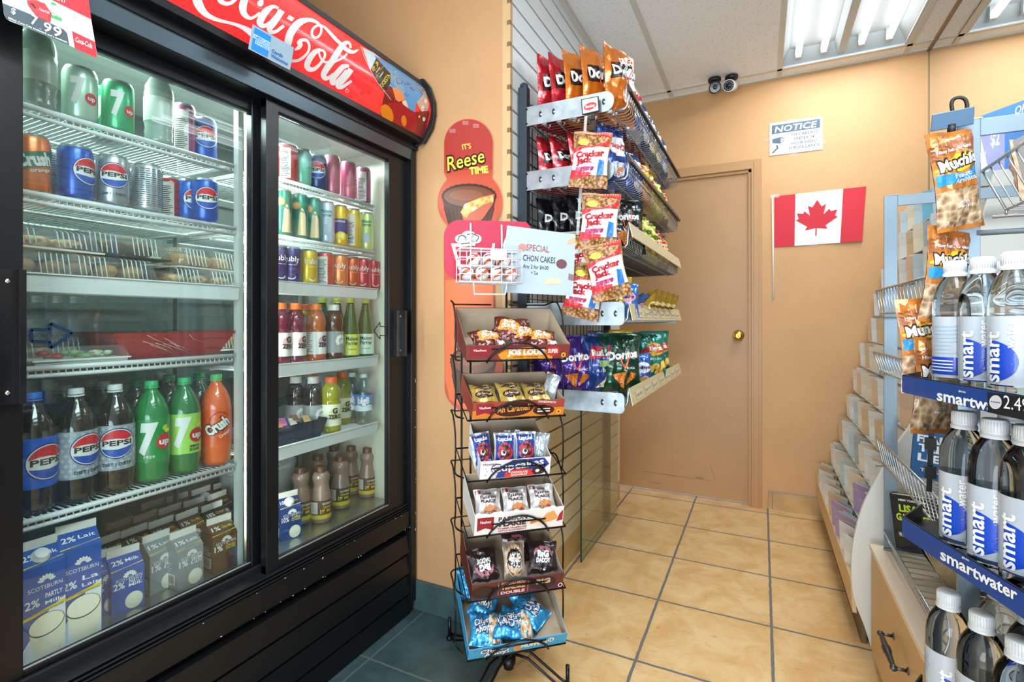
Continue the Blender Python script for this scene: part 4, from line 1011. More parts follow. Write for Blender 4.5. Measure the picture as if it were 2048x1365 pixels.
CCH = carton(0.066, 0.098, 0.028, '54331f', None, ('1%', 'Chocolate', 'Choc Milk', 'e8c33a'), one=True)
CCR = carton(0.066, 0.098, 0.028, '203a78', None, ('10%', 'Coffee', 'Cream', 'e8d03a'), 'e9e9e6', one=True)
CCB = carton(0.066, 0.098, 0.028, '2a2524', None, ('18%', 'Coffee', 'Cream', 'c9a83a'), one=True)
def face(x, y, frac=0.0, extra=0):
    return math.atan2(-y, -x)+PI/2+math.asin(max(-0.99, min(0.99, frac)))+extra
def put(kind, sh, u, dx, frac, label, group=None, r=0.034, rot=None, dz=0, turn=None, scale=None):
    """u: pixel column of the centre; dx: how far behind the shelf's front edge"""
    xf, y0, y1, z = SHELF[sh]; x = xf-dx-r
    y = PX(u, HZ, x).y
    rz = turn if turn is not None else face(x, y, frac)
    return kind.put((x, y, z+0.0005+dz), rz, label, group, None, scale)
k = CAN
# --- top shelf, left
TOPL = 'drinks on the left top shelf'
put(CLB, 'L1', 74, 0.0, 0.4, 'clear pale bottle, leftmost on the top left shelf', TOPL)
put(k['upw'], 'L1', 160, 0.0, 0.2, 'pale lemon-lime can with red dot on the top left shelf', TOPL)
put(k['up'], 'L1', 236, 0.0, 0.3, 'green lemon-lime can in the middle of the top left shelf', TOPL)
put(CLB, 'L1', 318, 0.0, 0.2, 'clear bottle right of the green cans, top left shelf', TOPL)
for i, (u, kk, lb) in enumerate(((203, 'up', 'green can behind the pale lemon-lime can, top left shelf'), (368, 'plum', 'purplish can right of the clear bottle, top left shelf'), (408, 'pepsi', 'blue can near the right end of the top left shelf'))): put(k[kk], 'L1', u, 0.03 if i else 0.07, 0.2, lb, TOPL)
# --- cans
CG = 'cans on the second left shelf'
put(k['crush'], 'L2', 62, 0.0, 0.25, 'orange soda can at the left end of the can shelf', CG)
put(k['pepsi'], 'L2', 151, 0.0, 0.72, 'blue cola can beside the orange can', CG)
put(k['diet'], 'L2', 226, 0.0, 0.1, 'silver diet cola can between blue can and nutrition-label can', CG)
put(k['nutri'], 'L2', 295, 0.0, 0.1, 'silver can turned to its nutrition text', CG)
put(k['red'], 'L2', 338, 0.07, 0.2, 'red can partly hidden behind the nutrition-text can', CG)
put(k['pepsi'], 'L2', 375, 0.05, 0.6, 'blue cola can behind the rightmost one, second left shelf', CG)
put(k['pepsi'], 'L2', 410, 0.0, 0.2, 'rightmost front blue cola can on the second left shelf', CG)
for u, dx in ((95, 0.09), (190, 0.09), (262, 0.09)): put(k['nutri'], 'L2', u, dx, 0, 'silver can in the back row of the second left shelf', 'back row cans')
# --- soda bottles
SG = 'soda bottles on the fifth left shelf'
put(BP, 'L5', 66, 0.0, 0.62, 'cola bottle with blue cap and blue label, left end of row', SG, 0.04)
put(BD, 'L5', 152, 0.0, 0.60, 'diet cola bottle, left one of the two with silver labels', SG, 0.04)
put(BD, 'L5', 230, 0.0, 0.12, 'diet cola bottle, right one of the two, beside the green bottle', SG, 0.04)
put(BU, 'L5', 303, 0.0, 0.10, 'green lemon-lime bottle with dark green label', SG, 0.04)
put(BZ, 'L5', 368, 0.0, 0.18, 'lemon-lime bottle with lime green label', SG, 0.04)
put(BC, 'L5', 432, 0.0, 0.25, 'orange soda bottle with green cap, right end of row', SG, 0.04)
for u, dx, kd, lb in ((128, 0.085, BW, 'dark soda bottle with pale cap, behind the left diet bottle'), (206, 0.085, BW, 'dark soda bottle with pale cap, behind the right diet bottle'), (272, 0.085, BG, 'dark green bottle behind the green lemon-lime bottle'), (338, 0.10, BG, 'dark green bottle behind and between the lemon-lime bottles'), (398, 0.085, BG, 'dark green bottle with green cap behind the orange soda bottle'), (180, 0.17, BW, 'dark bottle in the third row behind the diet bottles'), (100, 0.17, BW, 'dark bottle in the third row behind the cola bottle'), (320, 0.18, BW, 'dark bottle in the third row behind the green bottle')):
    put(kd, 'L5', u, dx, 0, lb, 'back row soda bottles', 0.04)
# --- milk floor, left
MG = 'milk cartons on the cooler floor'
put(C2C, 'LF', 72, -0.015, 0.1, 'blue 2% milk carton with white screw cap, front left', MG, 0.035, turn=face(-1.35, 0.5, 0.35))
put(C2, 'LF', 152, -0.012, 0.1, 'tall blue 2% lait carton without cap', MG, 0.035, turn=face(-1.35, 0.58, 0.25))
put(C2L, 'LF', 208, 0.045, 0.1, 'small blue 2% lait carton, half hidden by the tall one', MG, 0.035, turn=face(-1.4, 0.66, 0.2))
put(C2S, 'LF', 246, 0.02, 0.1, 'small blue 2% milk carton in front', MG, 0.035, turn=face(-1.38, 0.68, 0.30))
put(C1S, 'LF', 366, 0.0, 0.1, 'grey 1% lait carton standing in front', MG, 0.035, turn=face(-1.38, 0.8, 0.5))
put(C1S, 'LF', 312, 0.040, 0.1, 'grey 1% carton just behind the front grey one', MG, 0.035, turn=face(-1.42, 0.78, 0.5))
put(CCH, 'LF', 438, 0.0, 0.1, 'brown chocolate milk carton at the right end', MG, 0.035, turn=face(-1.38, 0.9, 0.45))
for i, (u, dx, kd) in enumerate(((212, 0.13, CCH), (268, 0.13, CCH), (322, 0.125, CCH), (374, 0.12, CCH), (424, 0.115, CCB), (240, 0.215, CCH), (290, 0.21, CCH), (340, 0.205, CCB), (388, 0.20, CCB), (434, 0.195, CCB), (100, 0.13, C2S), (155, 0.14, C2S), (305, 0.295, CCB), (355, 0.29, CCB), (402, 0.285, CCR), (445, 0.28, CCB))):
    nm = {id(CCH): 'brown chocolate milk carton', id(CCB): 'black cream carton', id(C2S): 'blue milk carton', id(CCR): 'navy cream carton'}[id(kd)]
    row = 'second' if dx < 0.17 else 'third' if dx < 0.26 else 'fourth'
    put(kd, 'LF', u, dx, 0.1, '%s in the %s row back, %s' % (nm, row, ('behind the tall blue carton', 'left of centre', 'near the middle', 'right of the middle', 'behind the grey cartons', 'behind the chocolate carton')[min(5, max(0, int((u-90)/58)))]), 'cartons at the back of the cooler floor', 0.035, turn=PI/2+0.10+0.03*math.sin(i*2.3))
# --- right section, top
TG = 'cans on the right top shelf'
for u, kk, dx, fr_, lb in ((576, 'red', 0.0, 0.1, 'red can at the left end, top right shelf'), (603, 'teal', 0.0, 0, 'pale teal can on the top right shelf'), (634, 'navy', 0.0, 0, 'navy cola can on the top right shelf'), (664, 'rose', 0.0, 0, 'tall rose pink can on the top right shelf'), (697, 'rose', 0.0, 0, 'pink can near the right end, top right shelf'), (727, 'plum', 0.0, 0.2, 'purple can with label at the right end, top right shelf')):
    put(k[kk], 'R1', u, dx, fr_, lb, TG)
TG = 'slim cans on the second right shelf'
for u, kk, dx, fr_, lb in ((566, 'pe', 0, 0.1, 'green slim can with orange fruit, leftmost of three'), (599, 'pe', 0, 0.0, 'green slim can with orange fruit, middle of three'), (626, 'pe', 0, -0.1, 'green slim can with orange fruit, rightmost of three'), (653, 'mp', 0, 0, 'lavender white slim can with green lettering'), (680, 'sp', 0, 0, 'yellow and navy lemon slim can facing the front'), (706, 'sn', 0, 0.1, 'yellow slim can turned to its small print'), (733, 'lg', 0, 0, 'pale green slim can at the right end')):
    put(k[kk], 'R2', u, dx, fr_, lb, TG, 0.029)
TG = 'sparkling water cans on the third right shelf'
for u, kk, dx, fr_, lb in ((582, 'bp', 0, 0.05, 'purple sparkling water can in full view'), (615, 'by', 0, 0.5, 'yellow sparkling water can with smile mark'), (648, 'bl', 0, 0.2, 'red can turned to its white nutrition panel'), (678, 'bo', 0, 0, 'light orange sparkling water can'), (702, 'bt', 0.01, 0.2, 'deep orange sparkling water can'), (725, 'br', 0, 0.0, 'dark red sparkling water can, left of two'), (746, 'br', 0.0, 0.3, 'dark red sparkling water can at the far right end'), (556, 'bp', 0.01, 0.3, 'purple sparkling water can at the left end behind the frame')):
    put(k[kk], 'R3', u, dx, fr_, lb, TG)
TG = 'bottles on the fourth right shelf'
put(GM, 'R4', 560, 0.01, 0.5, 'maroon sports drink at the left end behind the frame', TG, 0.036); put(GM, 'R4', 590, 0, 0.55, 'maroon sports drink with orange cap', TG, 0.036)
put(GO, 'R4', 631, 0, 0.55, 'orange sports drink with orange cap', TG, 0.036); put(GBr, 'R4', 667, 0, 0.2, 'brown sports drink with white cap', TG, 0.036)
put(PY_, 'R4', 701, 0, 0.2, 'green glass bottle with yellow label', TG, 0.032); put(PG_, 'R4', 731, 0, 0.1, 'green glass bottle with pale mint label', TG, 0.032)
for u, kd, lb in ((610, GY, 'yellow sports drink behind the maroon bottle, fourth right shelf'), (645, PG_, 'green glass bottle behind the orange drink'), (675, PY_, 'yellow capped green bottle behind the brown drink')): put(kd, 'R4', u, 0.09, 0, lb, 'back row on the fourth right shelf')
TG = 'bottles on the fifth right shelf'
put(GD, 'R5', 592, 0.10, 0, 'dark drink with white cap behind the navy tray', TG, 0.036); put(GD, 'R5', 627, 0.04, 0.2, 'dark drink with white cap beside the yellow one', TG, 0.036)
put(GY, 'R5', 662, 0.0, 0.1, 'yellow zero sports drink with orange cap, front', TG, 0.036); put(GY, 'R5', 684, 0.07, 0.3, 'yellow zero sports drink, partly hidden', TG, 0.036)
put(BIG, 'R5', 704, 0.06, 0.3, 'clear water bottle half hidden behind another', TG, 0.031); put(BIG, 'R5', 727, 0.0, 0.0, 'clear water bottle with blue label, front', TG, 0.031)
put(GM, 'R5', 625, 0.16, 0, 'maroon sports drink at the back, fifth right shelf', TG, 0.036)
TG = 'chocolate milk bottles'
for u, dx, lb in ((602, 0.05, 'chocolate milk bottle behind the cream carton'), (642, 0.0, 'chocolate milk bottle, frontmost, turned to its print panel'), (681, 0.035, 'chocolate milk bottle right of the frontmost one'), (735, 0.03, 'chocolate milk bottle at the right end'), (636, 0.12, 'chocolate milk bottle just behind the frontmost one'), (702, 0.11, 'chocolate milk bottle in the second row, right'), (668, 0.17, 'chocolate milk bottle in the third row'), (712, 0.20, 'chocolate milk bottle in the back, beside the liner'), (678, 0.27, 'chocolate milk bottle farthest back')):
    put(CHO, 'RF', u, dx, 0.3 if u != 642 else 0.45, lb, TG, 0.034)
put(CCR, 'RF', 574, 0.0, 0.1, 'navy coffee cream carton with white cap, front', 'milk cartons on the cooler floor', 0.035, turn=face(-1.38, 1.1, 0.35))
# white bucket
t = thing('plastic_bucket', (-1.60, 1.215, 0.4305), label='white plastic bucket with lid and wire handle', cat='bucket')
WB = M('c9cfcc', 0.4)
b = MB(); b.lathe([(0, 0), (0.105, 0), (0.12, 0.17), (0.12, 0.175)], WB, 36); b.build('bucket_body', t)
b = MB(); b.lathe([(0.12, 0.172), (0.125, 0.172), (0.125, 0.188), (0.118, 0.190), (0.112, 0.184), (0, 0.184)], WB, 36); b.build('lid', t)
b = MB(); b.rod([(0.118*math.cos(a), 0.0, 0.16+0.11*math.sin(a)) for a in [PI*i/14 for i in range(15)]], 0.002, WIRE, 6); b.build('wire_handle', t)
# food: clamshell packs
SHELL = clear('clamshell plastic', tint=(0.95, 0.97, 0.96), refl=1.55, rough=0.05, haze=0.06)
BRD = M('c79a62', 0.8, bump=0.3, bs=60, var=0.25, vs=40); TOP_ = M('5a3a26', 0.7, bump=0.4, bs=90, var=0.3, vs=60)
def pack(W, D, H, fill, kind):
    def make():
        t = thing('sandwich_pack', label='pack', cat='sandwich pack')
        b = MB()
        i = 0.012
        vs = [(-W/2, -D/2, 0.004), (W/2, -D/2, 0.004), (W/2, D/2, 0.004), (-W/2, D/2, 0.004), (-W/2+i, -D/2+i, H), (W/2-i, -D/2+i, H), (W/2-i, D/2-i, H), (-W/2+i, D/2-i, H)]
        b.add(vs, [(4, 5, 6, 7), (0, 1, 5, 4), (1, 2, 6, 5), (2, 3, 7, 6), (3, 0, 4, 7)], SHELL)
        rb = M('e4ecec', 0.15, coat=0.5)
        for q in range(6):
            for s in (-1, 1):
                x = s*(W*0.20+q*0.010-0.02)
                b.rod([(x, -D/2-0.001, 0.008), (x, -D/2+i-0.001, H-0.004), (x, -D/2+i+0.012, H+0.001)], 0.0013, rb, 4)
        b.build('clear_lid', t)
        b = MB(); b.box((-W/2-0.004, -D/2-0.004, 0), (W/2+0.004, D/2+0.004, 0.004), kind); b.build('base_tray', t)
        b = MB()
        for q in range(3):
            x = (q-1)*W*0.29
            b.grid(lambda s, v, x=x: Vector((x+W*0.15*math.cos(2*PI*s)*(math.sin(PI*v)**0.4 if 0 < v < 1 else 0), D*0.38*math.sin(2*PI*s)*(math.sin(PI*v)**0.4 if 0 < v < 1 else 0), 0.006+(H-0.016)*v)), 14, 6, fill)
        b.build('filling', t)
        return t
    return Kind(make)
PK1 = pack(0.19, 0.13, 0.055, BRD, M('ddd8cc', 0.4)); PK2 = pack(0.19, 0.13, 0.055, TOP_, M('2a2622', 0.4))
PK3 = pack(0.20, 0.14, 0.045, cells('7a3b20', 'd9a45c', 'f0dcae', 90), M('ddd8cc', 0.4))
def putp(kd, sh, u, dx, lb, dz=0, tw=0, grp='packed sandwiches on the third left shelf'):
    xf, y0, y1, z = SHELF[sh]; x = xf-0.078-dx; y = PX(u, HZ, x).y
    return kd.put((x, y, z+0.0005+dz), PI/2+tw, lb, grp)
putp(PK1, 'L3', 30, 0, 'clear sandwich pack with ribbed lid at the left end'); putp(PK1, 'L3', 200, 0, 'clear sandwich pack with ribbed lid in the middle', tw=0.03); putp(PK3, 'L3', 385, 0.0, 'low clear pack with wraps at the right end', tw=-0.05)
putp(PK3, 'L3', 60, 0.01, 'clear pack stacked on the left sandwich pack', 0.058, 0.05); putp(PK2, 'L3', 225, 0.015, 'dark filled pack stacked on the middle pack', 0.058, -0.04); putp(PK1, 'L3', 392, 0.02, 'pack with buns stacked on the right end', 0.047, 0.08)
putp(PK2, 'L3', 300, 0.15, 'dark pack standing behind the front row, third left shelf', 0.0, 0.1); putp(PK1, 'L3', 130, 0.15, 'bread pack in the second row, third left shelf', 0, 0); putp(PK3, 'L3', 300, 0.16, 'wrap pack on top of the second row, third left shelf', 0.058, 0)
# red tray in film
t = thing('wrapped_tray', tuple((-1.425, PX(318, HZ, -1.425).y, 1.0285)), PI/2, label='red square tray wrapped in cling film on the fourth left shelf', cat='food tray')
RT = M('a3262c', 0.3, coat=0.5, bump=0.05, bs=30)
b = MB(); w0, w1, d0, d1_, hh = 0.115, 0.150, 0.07, 0.095, 0.062
vs = [(-w0, -d0, 0), (w0, -d0, 0), (w0, d0, 0), (-w0, d0, 0), (-w1, -d1_, hh), (w1, -d1_, hh), (w1, d1_, hh), (-w1, d1_, hh)]
b.add(vs, [(3, 2, 1, 0), (0, 1, 5, 4), (1, 2, 6, 5), (2, 3, 7, 6), (3, 0, 4, 7)], RT); b.add([(x*0.98, y*0.98, z+0.002) for x, y, z in vs], [(0, 1, 2, 3), (4, 5, 1, 0), (5, 6, 2, 1), (6, 7, 3, 2), (7, 4, 0, 3)], RT)
b.build('tray', t)
b = MB(); FILM = clear('cling film', refl=1.5, rough=0.08, haze=0.03)
def ff(s, v): return Vector(((s*2-1)*w1*1.005, (v*2-1)*d1_*1.005, hh+0.0015+0.004*math.sin(s*9+v*5)*math.sin(PI*s)*math.sin(PI*v)))
b.grid(ff, 14, 8, FILM)
for _ in range(9):
    a = R.uniform(-0.06, 0.06); zz = R.uniform(0.01, 0.05); ee = 0.012
    b.rod([(a-R.uniform(0.01, 0.04), -d0-(d1_-d0)*(zz+ee)/hh-0.0015, min(hh, zz+ee)), (a, -d0-(d1_-d0)*zz/hh-0.002, zz), (a+R.uniform(0.01, 0.04), -d0-(d1_-d0)*(max(0, zz-ee))/hh-0.0015, max(0, zz-ee))], 0.0006, M('e8c9c9', 0.2), 4)
b.build('cling_film', t)
# vegetable pack
t = thing('vegetable_tray', tuple((-1.375, PX(150, HZ, -1.375).y, 1.0285)), PI/2, label='clear pack of salad vegetables on a white tray beside the red tray', cat='food tray')
b = MB(); b.box((-0.085, -0.04, 0), (0.085, 0.06, 0.006), M('d8dcd6', 0.35)); b.box((-0.09, -0.045, 0.006), (0.09, 0.065, 0.009), M('e4e8e2', 0.35)); b.build('tray', t)
for nm, px, col, nn, rr in (('tomato', -0.05, 'a8262a', 3, 0.012), ('cucumber_slices', 0.0, '7fb06a', 6, 0.010), ('shredded_cabbage', 0.05, 'cfd8b8', 14, 0.008)):
    b = MB()
    for _ in range(nn): b.ball((px+R.uniform(-0.018, 0.018), R.uniform(-0.025, 0.02), 0.017+R.uniform(-0.004, 0.006)), rr, M(col, 0.4), 8, 6, sz=0.6)
    o = b.build(nm, t); o['kind'] = 'stuff'
b = MB(); b.add([(-0.088, -0.043, 0.009), (0.088, -0.043, 0.009), (0.088, 0.063, 0.009), (-0.088, 0.063, 0.009), (-0.078, -0.034, 0.036), (0.078, -0.034, 0.036), (0.078, 0.054, 0.036), (-0.078, 0.054, 0.036)], [(4, 5, 6, 7), (0, 1, 5, 4), (1, 2, 6, 5), (2, 3, 7, 6), (3, 0, 4, 7)], SHELL); b.build('clear_lid', t)
putp(PK1, 'L4', 60, 0.11, 'bread pack behind the vegetable tray', 0, 0, 'packs at the back of the fourth left shelf'); putp(PK2, 'L4', 130, 0.20, 'dark pack farther behind the vegetable tray', 0, 0, 'packs at the back of the fourth left shelf')
putp(PK1, 'L4', 455, 0.13, 'bread pack behind the red tray at the right end', 0, 0, 'packs at the back of the fourth left shelf')
# navy tray on the fifth right shelf
t = thing('snack_tray', tuple((-1.385, PX(582, HZ, -1.385).y, 0.7285)), PI/2, label='navy plastic tray of loose snack bars on the fifth right shelf', cat='tray')
b = MB(); w0, w1, d0, d1_, hh = 0.085, 0.105, 0.04, 0.055, 0.06
NV = M('1b2a44', 0.35)
vs = [(-w0, -d0, 0), (w0, -d0, 0), (w0, d0, 0), (-w0, d0, 0), (-w1, -d1_, hh), (w1, -d1_, hh), (w1, d1_, hh), (-w1, d1_, hh)]
b.add(vs, [(3, 2, 1, 0), (0, 1, 5, 4), (1, 2, 6, 5), (2, 3, 7, 6), (3, 0, 4, 7)], NV); b.add([(x*0.97, y*0.97, z+0.002) for x, y, z in vs], [(0, 1, 2, 3), (4, 5, 1, 0), (5, 6, 2, 1), (6, 7, 3, 2), (7, 4, 0, 3)], NV); b.build('tray', t)
for i, c in enumerate(('d98a3c', 'c05aa0', 'd8d4c8', '8a5a3a', 'e0b070')):
    b = MB(); p = Vector((-0.06+i*0.028, R.uniform(-0.02, 0.02), 0.056+0.004*(i % 2))); b.bar(p+Vector((-0.02, -0.03, 0)), p+Vector((0.02, 0.03, 0.008)), 0.022, 0.010, M(c, 0.35, coat=0.3))
    o = b.build('snack_bar', bevel=0.003); o.parent = None; o.matrix_world = t.matrix_basis.copy()
    tag(o, ('orange', 'pink', 'white', 'brown', 'cream')[i]+' wrapped snack bar lying in the navy tray', 'snack bar', 'snack bars in the navy tray')
# ================================================================ CHIP RACK ON THE SLATWALL
RX0, RX1, RY0, RY1 = -0.765, -0.395, 1.665, 2.79
DKM = M('3a444c', 0.4, 0.5)
rack = thing('chip_rack', (-0.78, 2.2, 0), label='grey metal wire-shelf gondola of chips mounted along the slatwall', cat='chip rack')
RL = -Vector((-0.78, 2.2, 0))
def rk(b, name, parent=None, bevel=0): return b.build(name, parent or rack, bevel, loc=RL)
for y in (1.672, 2.775):
    b = MB(); b.box((-0.792, y-0.012, 0.0), (-0.758, y+0.016, 1.965), DKM); b.lathe([(0.0165, 0), (0.015, 0.012), (0.008, 0.018), (0, 0.019)], DKM, 14, (-0.775, y+0.002, 1.965))
    for i in range(74): b.box((-0.7575, y-0.004, 0.1+i*0.025), (-0.7570, y-0.001, 0.113+i*0.025), M('0c0d0e', 0.6))
    rk(b, 'upright', bevel=0.003)
b = MB()
for i in range(23): b.rod([(-0.77, 1.69, 0.80+i*0.05), (-0.77, 2.77, 0.80+i*0.05)], 0.0018, DARK, 4)
for i in range(22): b.rod([(-0.772, 1.69+i*0.051, 0.78), (-0.772, 1.69+i*0.051, 1.93)], 0.0018, DARK, 4)
rk(b, 'wire_back_grid')
SZ = [1.822, 1.590, 1.362, 1.115, 0.835]
GALV = M('a3adb3', 0.38, 0.85, bump=0.03, bs=30, var=0.25, vs=26)
BRWN = M('3b352d', 0.45, 0.5)
for i, z in enumerate(SZ):
    sh = thing('shelf', (RX0, RY0, z)); sh.parent = rack; sh.location = Vector((RX0, RY0, z))+RL
    sh['label'] = ('topmost', 'second', 'middle', 'fourth', 'lowest')[i]+' wire chip shelf'
    b = MB(); n = 46; D = RX1-RX0; L = RY1-RY0
    hl = 0.066 if i < 3 else 0.045
    for q in range(n):
        y = 0.02+(L-0.03)*q/(n-1)
        b.rod([(0.01, y, 0), (D-0.022, y, 0), (D-0.006, y, 0.008), (D, y, hl)], 0.0016, WIRE if i in (3, 4) else M('8c8a82', 0.35, 0.8), 4)
    for x in (0.02, 0.12, 0.22, 0.32): b.rod([(x, 0.01, -0.003), (x, L, -0.003)], 0.0025, WIRE, 5)
    b.rod([(D-0.002, 0.01, 0.030), (D-0.002, L, 0.030)], 0.002, WIRE, 5)
    b.rod([(D-0.045, 0.012, 0.0), (D-0.012, 0.012, 0.003), (D-0.004, 0.012, 0.012), (D, 0.012, hl+0.012)], 0.0045, WIRE, 8)
    b.build('wire_deck', sh)
    b = MB()
    if i < 2: b.prism([(D-0.004, 0.005, hl-0.006), (D+0.010, 0.005, hl-0.014), (D+0.012, 0.005, hl-0.010), (D, 0.005, hl+0.018), (D-0.003, 0.005, hl+0.018)], (0, L, 0), BRWN)
    else:
        PS = M('d3c39a', 0.5)
        b.prism([(D+0.001, 0.005, hl+0.016), (D+0.014, 0.005, hl-0.034 if i < 3 else hl-0.04), (D+0.016, 0.005, hl-0.032 if i < 3 else hl-0.038), (D+0.003, 0.005, hl+0.018)], (0, L, 0), PS)
        if i > 2:
            fz = lambda x, y: Vector((D+0.0095+(0.002-y)*0.22+0.001, x, hl-0.010+y))
            for q in range(7): b.decal(d_rect(0.07+q*0.15, -0.018, 0.17+q*0.15, 0.010), fz, M('ded3b4', 0.5)); b.decal(d_text('chips 4.49', 0.12+q*0.15, -0.010, w=0.08, h=0.012), lambda x, y: fz(x, y)+Vector((0.0006, 0, 0)), M('9b9070', 0.5))
    b.build('price_rail', sh)
    for yb in (-0.003, L+0.003):
        b = MB(); W_ = 0.325 if i < 3 else 0.36
        z0, z1 = (-0.002, 0.066) if i < 3 else ((-0.01, 0.068) if i == 3 else (-0.022, 0.046)); rr = 0.032 if i < 3 else 0.016
        pts = [(0, z0), (W_-rr, z0)]+[(W_-rr+rr*math.sin(a), (z0+rr)-rr*math.cos(a)) for a in [PI/2*k_/6 for k_ in range(7)]]+[(W_-rr+rr*math.cos(a), (z1-rr)+rr*math.sin(a)) for a in [PI/2*k_/6 for k_ in range(7)]]+[(0, z1)]
        b.prism([(x, yb-0.0015, z) for x, z in pts], (0, 0.003, 0), GALV)
        zc = (z0+z1)/2
        for x in ((0.06, 0.11, W_-0.035) if i < 3 else (W_-0.075, W_-0.03)):
            b.prism([(x+0.006*math.cos(a), yb-0.0020, zc+0.011*math.sin(a)) for a in [2*PI*k_/10 for k_ in range(10)]], (0, 0.0004, 0), M('20262a', 0.5)); b.ball((x+0.002, yb-0.002, zc-0.001), 0.0045, CHROME, 8, 6, sy=0.4)
        for x in (0.004,): b.box((x, yb-0.002, z1-0.012), (x+0.006, yb-0.0015, z1-0.004), DARK); b.box((x, yb-0.002, z0+0.004), (x+0.006, yb-0.0015, z0+0.012), DARK)
        b.build('bracket', sh)
# ---------------------------------------------------------------- bags
def bagsurf(w, h, th, seed=0, wr=1.0, crimp=0.05):
    rr = random.Random(seed); ph = [rr.uniform(0, 6) for _ in range(8)]
    def g(x, y, d=0.0, back=False):
        s = max(-1, min(1, x/(w/2))); t = max(0, min(1, y/h))
        tt = max(0, min(1, (t-crimp)/(1-2*crimp)))
        prof = max(0, 1-abs(s)**2.4)**0.75*max(0, math.sin(PI*tt))**0.55
        T = th/2*prof
        edge = min(1, tt*5, (1-tt)*5)
        e = wr*th*0.045*(math.sin(7*s+ph[0]+5*t)+math.sin(11*t*2+ph[1]+3*s)+0.7*math.sin(17*s-9*t+ph[2]))*prof**0.5
        e += wr*th*0.10*(1-edge)*math.sin(22*s+ph[3])*prof**0.5*2
        X = x*(1-0.10*math.sin(PI*tt)*(0.6+0.4*math.sin(PI*tt)))
        T = max(0.0006, T+e)+d
        fold = 0.004*math.sin(5*s+ph[4])*(1-edge)
        return Vector((X, (T if back else -T)+fold, y))
    return g
def bag(name, w, h, th, col, design=None, seed=0, crimpc=None, cat='chip bag', mat=None, wr=1.5):
    def make():
        g = bagsurf(w, h, th, seed, wr); m_ = mat or M(col, 0.22, 0.35, coat=0.5, bump=0.45, bs=22)
        b = MB()
        b.grid(lambda s, t: g((s-0.5)*w, t*h), 18, 22, m_); b.grid(lambda s, t: g((s-0.5)*w, t*h, 0, True), 14, 18, m_, flip=True)
        if crimpc:
            for y0 in (0, 0.955*h): b.decal(subdiv(*d_rect(-w/2, y0, w/2, y0+0.045*h), w/8), lambda x, y: g(x, y, 0.0006), M(crimpc, 0.3, 0.3))
        if design: design(b, lambda d: (lambda x, y: g(x, y, d)), w, h)
        o = b.build(name); o['category'] = cat; return o
    return Kind(make)
def bd(b, f, shape, mat, L=0.012): b.decal(subdiv(*shape, L), f, mat)
def bt(b, f, t, x, y, mat=WHT, **k): b.decal(subdiv(*d_text(t, x, y, **k), 0.014), f, mat)
CHIPM = cells('c8621a', 'e8912e', 'b04a10', 220)
def dor(flav, blk='1a1412', chip=True):
    def g(b, fn, w, h):
        bd(b, fn(0.0012), d_poly([(-w*0.42, h*0.52), (w*0.40, h*0.60), (w*0.42, h*0.80), (-w*0.38, h*0.74)]), M(blk, 0.3))
        bt(b, fn(0.0026), 'Doritos', 0.0, h*0.60, w=w*0.74, h=h*0.12, bold=0.05, rot=0.08)
        b.decal(subdiv(*d_stroke([(-w*0.10, h*0.60, 0.004), (0.0, h*0.46, 0.006), (w*0.16, h*0.70, 0.003)]), 0.012), fn(0.0032), M('e8632a', 0.3))
        if chip:
            bd(b, fn(0.0016), d_poly([(-w*0.30, h*0.36), (w*0.02, h*0.40), (-w*0.02, h*0.14)]), CHIPM); bd(b, fn(0.0022), d_poly([(w*0.02, h*0.18), (w*0.34, h*0.36), (w*0.12, h*0.40)]), CHIPM)
        bt(b, fn(0.0016), flav, w*0.18, h*0.44, w=w*0.30, h=h*0.03, bold=0.03)
        bd(b, fn(0.0014), d_rect(-w*0.42, h*0.055, -w*0.15, h*0.10), M('d8d8d8', 0.4))
    return g
def lays(flav, flavc):
    def g(b, fn, w, h):
        bd(b, fn(0.0012), d_ell(0, h*0.66, w*0.28, h*0.13), M('f0b92c', 0.35)); b.decal(subdiv(*d_stroke([(-w*0.38, h*0.60, 0.016), (-w*0.1, h*0.69, 0.03), (w*0.15, h*0.66, 0.03), (w*0.40, h*0.72, 0.012)]), 0.012), fn(0.0018), M('c9222c', 0.35))
        bt(b, fn(0.0030), "Lay's", 0, h*0.64, w=w*0.42, h=h*0.08, bold=0.05, rot=0.05); bt(b, fn(0.0014), flav, 0, h*0.46, w=w*0.50, h=h*0.035, bold=0.03)
        for x, y in ((-0.2, 0.30), (0.12, 0.24), (-0.02, 0.34), (0.25, 0.36)): bd(b, fn(0.0018), d_ell(x*w, y*h, w*0.13, h*0.06, x*3), M('efc45a', 0.5))
    return g
def ruff(b, fn, w, h):
    bd(b, fn(0.0012), d_poly([(-w*0.36, h*0.62), (w*0.36, h*0.68), (w*0.30, h*0.86), (0, h*0.82), (-w*0.30, h*0.84)]), M('c42a34', 0.35)); bt(b, fn(0.0024), 'Ruffles', 0, h*0.68, w=w*0.60, h=h*0.09, bold=0.05)
    bd(b, fn(0.0014), d_rect(-w*0.12, h*0.50, w*0.30, h*0.60), M('8fa86a', 0.4)); bd(b, fn(0.0014), d_poly([(-w*0.2, h*0.16), (w*0.35, h*0.20), (w*0.12, h*0.40), (w*0.02, h*0.30)]), M('d9cfae', 0.5)); bt(b, fn(0.0014), 'ALL DRESSED', 0, h*0.42, w=w*0.4, h=h*0.035)
